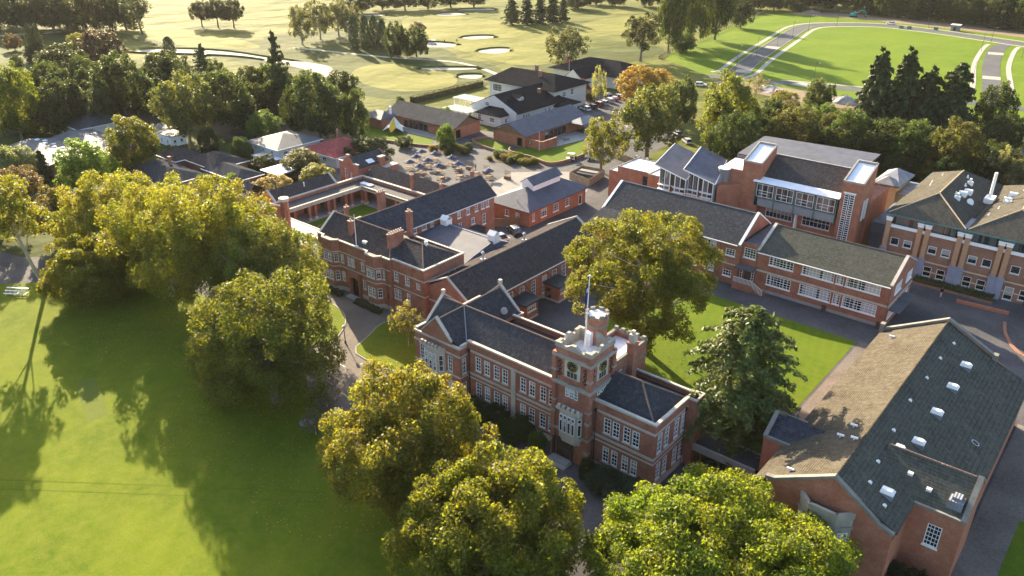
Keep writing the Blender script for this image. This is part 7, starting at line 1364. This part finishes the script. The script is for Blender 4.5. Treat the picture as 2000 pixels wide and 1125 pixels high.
# piles, site hut, bins
def heap(name, label, x, y, r_, h, mt, seed):
    rd = random.Random(seed); n_ = 14; mb = MB(); rings = []
    for k, (q, z) in enumerate(((1, 0), (.75, .35), (.4, .75), (.12, 1))): rings.append([(x+r_*q*rd.uniform(.8, 1.15)*math.cos(j/n_*6.283), y+r_*q*rd.uniform(.8, 1.15)*math.sin(j/n_*6.283), h*z*rd.uniform(.85, 1.1)) for j in range(n_)])
    mb.add([p for g in rings for p in g], [[k*n_+j, k*n_+(j+1) % n_, (k+1)*n_+(j+1) % n_, (k+1)*n_+j] for k in range(3) for j in range(n_)]+[list(range(3*n_, 4*n_))]); tag(mb.build(name, mt), label, 'heap')
heap('gravel_heap', 'grey gravel heap left of the tall conifers', -90, 287, 5, 2.6, 'stone_block', 1); heap('rubble_heap', 'low rubble heap beside the red vehicle', -118, 289, 6, 1.8, 'stone_block', 2); heap('soil_heap', 'brown soil heap on the far earthworks', -190, 514, 7, 2, 'dirt', 3)
s = empty('site_kiosk', (-103.4, 492, 0), 'small white roofed kiosk on the far street corner', 'kiosk'); MB().box(-105.4, 490.5, 0, -101.4, 493.5, 3).build('wall', 'concrete_pale', s); MB().box(-105.8, 490, 3, -101, 494, 3.3).build('roof', 'white_roof', s); MB().box(-104.2, 490.4, 0, -102.8, 490.5, 2.2).build('door', 'dark_metal', s)
for i, (x, y) in enumerate([(-128, 482), (-124, 482.5), (-112, 488)]): b = empty('utility_cabinet', (x, y, 0), ('green utility cabinet on the far verge, left one', 'green utility cabinet on the far verge, middle one', 'green utility cabinet beside the kiosk')[i], 'cabinet', 'utility cabinets'); MB().box(x-1, y-.6, 0, x+1, y+.6, 1.4).build('body', 'green_metal', b); MB().box(x-1.1, y-.7, 1.4, x+1.1, y+.7, 1.5).build('lid', 'dark_metal', b)
for i, (x, y) in enumerate([(-37, 127.4), (-27.9, 127.3)]):
    b = empty('litter_bin', (x, y, .02), ('brown bin against the middle of the classroom wall', 'brown bin at the classroom corner')[i], 'bin', 'bins by the classroom wall'); o = MB().box(-.32, -.28, 0, .32, .28, 1.0).build('body', 'timber_dark'); o.parent = b; o = MB().box(-.36, -.32, 1.0, .36, .32, 1.1).build('lid', 'timber_dark'); o.parent = b
f = empty('flagpole', (-134.6, 172.3, 0), 'thin pole with small red flag beside the emblem wall', 'flagpole'); MB().tube((-134.6, 172.3, 0), (-134.6, 172.3, 5.5), .06, .04, 6).build('pole', 'white_paint', f); MB().box(-134.95, 172.25, 4, -134.6, 172.3, 5.2).build('flag', 'flag_red', f)
f = empty('flagpole', (-180, 248, 0), 'pole with red flag by the golf building gable', 'flagpole'); MB().tube((-180, 248, 0), (-180, 248, 9.5), .07, .04, 6).build('pole', 'white_paint', f); MB().box(-181.2, 247.95, 8.4, -180, 248.05, 9.3).build('flag', 'flag_red', f)
# ================================================================ people
def limb_mesh(mb, chain, n_=8):
    for (p, r0), (q, r1) in zip(chain, chain[1:]): mb.tube(p, q, r0, r1, n_, cap=True)
def person(label, x, y, rz, top, legs, stride=.0, group=None):
    t = empty('person', (x, y, .03), label, 'person', group, rz=R(rz)); n_ = 10
    def loft(secs, mt, name):                       # one continuous lofted surface through elliptical sections
        mb = MB(); vs = []; fs = []
        for (cx, cy, cz, a, b_) in secs: vs += [(cx+a*math.cos(j/n_*6.283), cy+b_*math.sin(j/n_*6.283), cz) for j in range(n_)]
        for k in range(len(secs)-1): fs += [[k*n_+j, k*n_+(j+1) % n_, (k+1)*n_+(j+1) % n_, (k+1)*n_+j] for j in range(n_)]
        fs += [list(range(n_-1, -1, -1)), list(range((len(secs)-1)*n_, len(secs)*n_))]; mb.add(vs, fs); o = mb.build(name, mt, None, True); o.parent = t; return o
    body = MB(); secs = [(0, 0, .82, .17, .12), (0, 0, .95, .17, .125), (0, 0, 1.1, .15, .11), (0, 0, 1.3, .18, .125), (0, 0, 1.42, .19, .11), (0, 0, 1.48, .08, .07), (0, .0, 1.54, .058, .06), (0, .01, 1.57, .07, .085), (0, .015, 1.66, .082, .105), (0, .01, 1.74, .075, .095), (0, 0, 1.79, .03, .04)]
    b = loft(secs, 'skin', 'body')
    mb = MB()
    for s in (-1, 1):
        f_ = s*stride; limb_mesh(mb, [((s*.09, 0, .86), .095), ((s*.1, f_*.5+.03, .48), .068), ((s*.1, f_, .08), .045)]); mb.box(s*.1-.05, f_-.08, 0, s*.1+.05, f_+.18, .08)
    o = mb.build('trousers', legs, None, True); o.parent = t
    mb = MB()
    for s in (-1, 1): limb_mesh(mb, [((s*.2, 0, 1.42), .065), ((s*.25, -s*stride*.4, 1.13), .05), ((s*.23, .12-s*stride*.6, .9), .04)])
    o = mb.build('sleeves', top, None, True); o.parent = t
    loft([(0, 0, .80, .19, .14), (0, 0, .95, .185, .14), (0, 0, 1.1, .165, .125), (0, 0, 1.3, .195, .14), (0, 0, 1.43, .205, .12), (0, 0, 1.49, .09, .08)], top, 'jacket'); loft([(0, -.02, 1.62, .088, .10), (0, -.02, 1.7, .092, .108), (0, -.01, 1.78, .07, .085), (0, -.01, 1.815, .02, .02)], 'hair', 'hair')
    mb = MB()
    for s in (-1, 1): limb_mesh(mb, [((s*.23, .12-s*stride*.6, .9), .035), ((s*.23, .15-s*stride*.6, .80), .03)], 6)
    o = mb.build('hands', 'skin', None, True); o.parent = t
    return t
person('person in dark jacket and pale trousers walking by the pilaster block', -23.1, 146.7, 200, 'cloth_dark', 'cloth_beige', .22); person('person in dark clothes standing by the middle trellis planter', -136.2, 147.6, 120, 'cloth_dark', 'cloth_dark')
person('golfer in dark clothes on the fairway nearest the buggy', -284.5, 287.6, 40, 'cloth_dark', 'cloth_dark', .1); person('golfer in dark clothes on the fairway right of the other', -281.6, 293.4, 220, 'cloth_dark', 'cloth_dark', .1)
# ================================================================ air: thin warm haze over the whole place, sky outside
hz = MB().box(-620, -130, -1, 60, 680, 66).build('haze', 'haze_air'); tag(hz, kind='stuff')
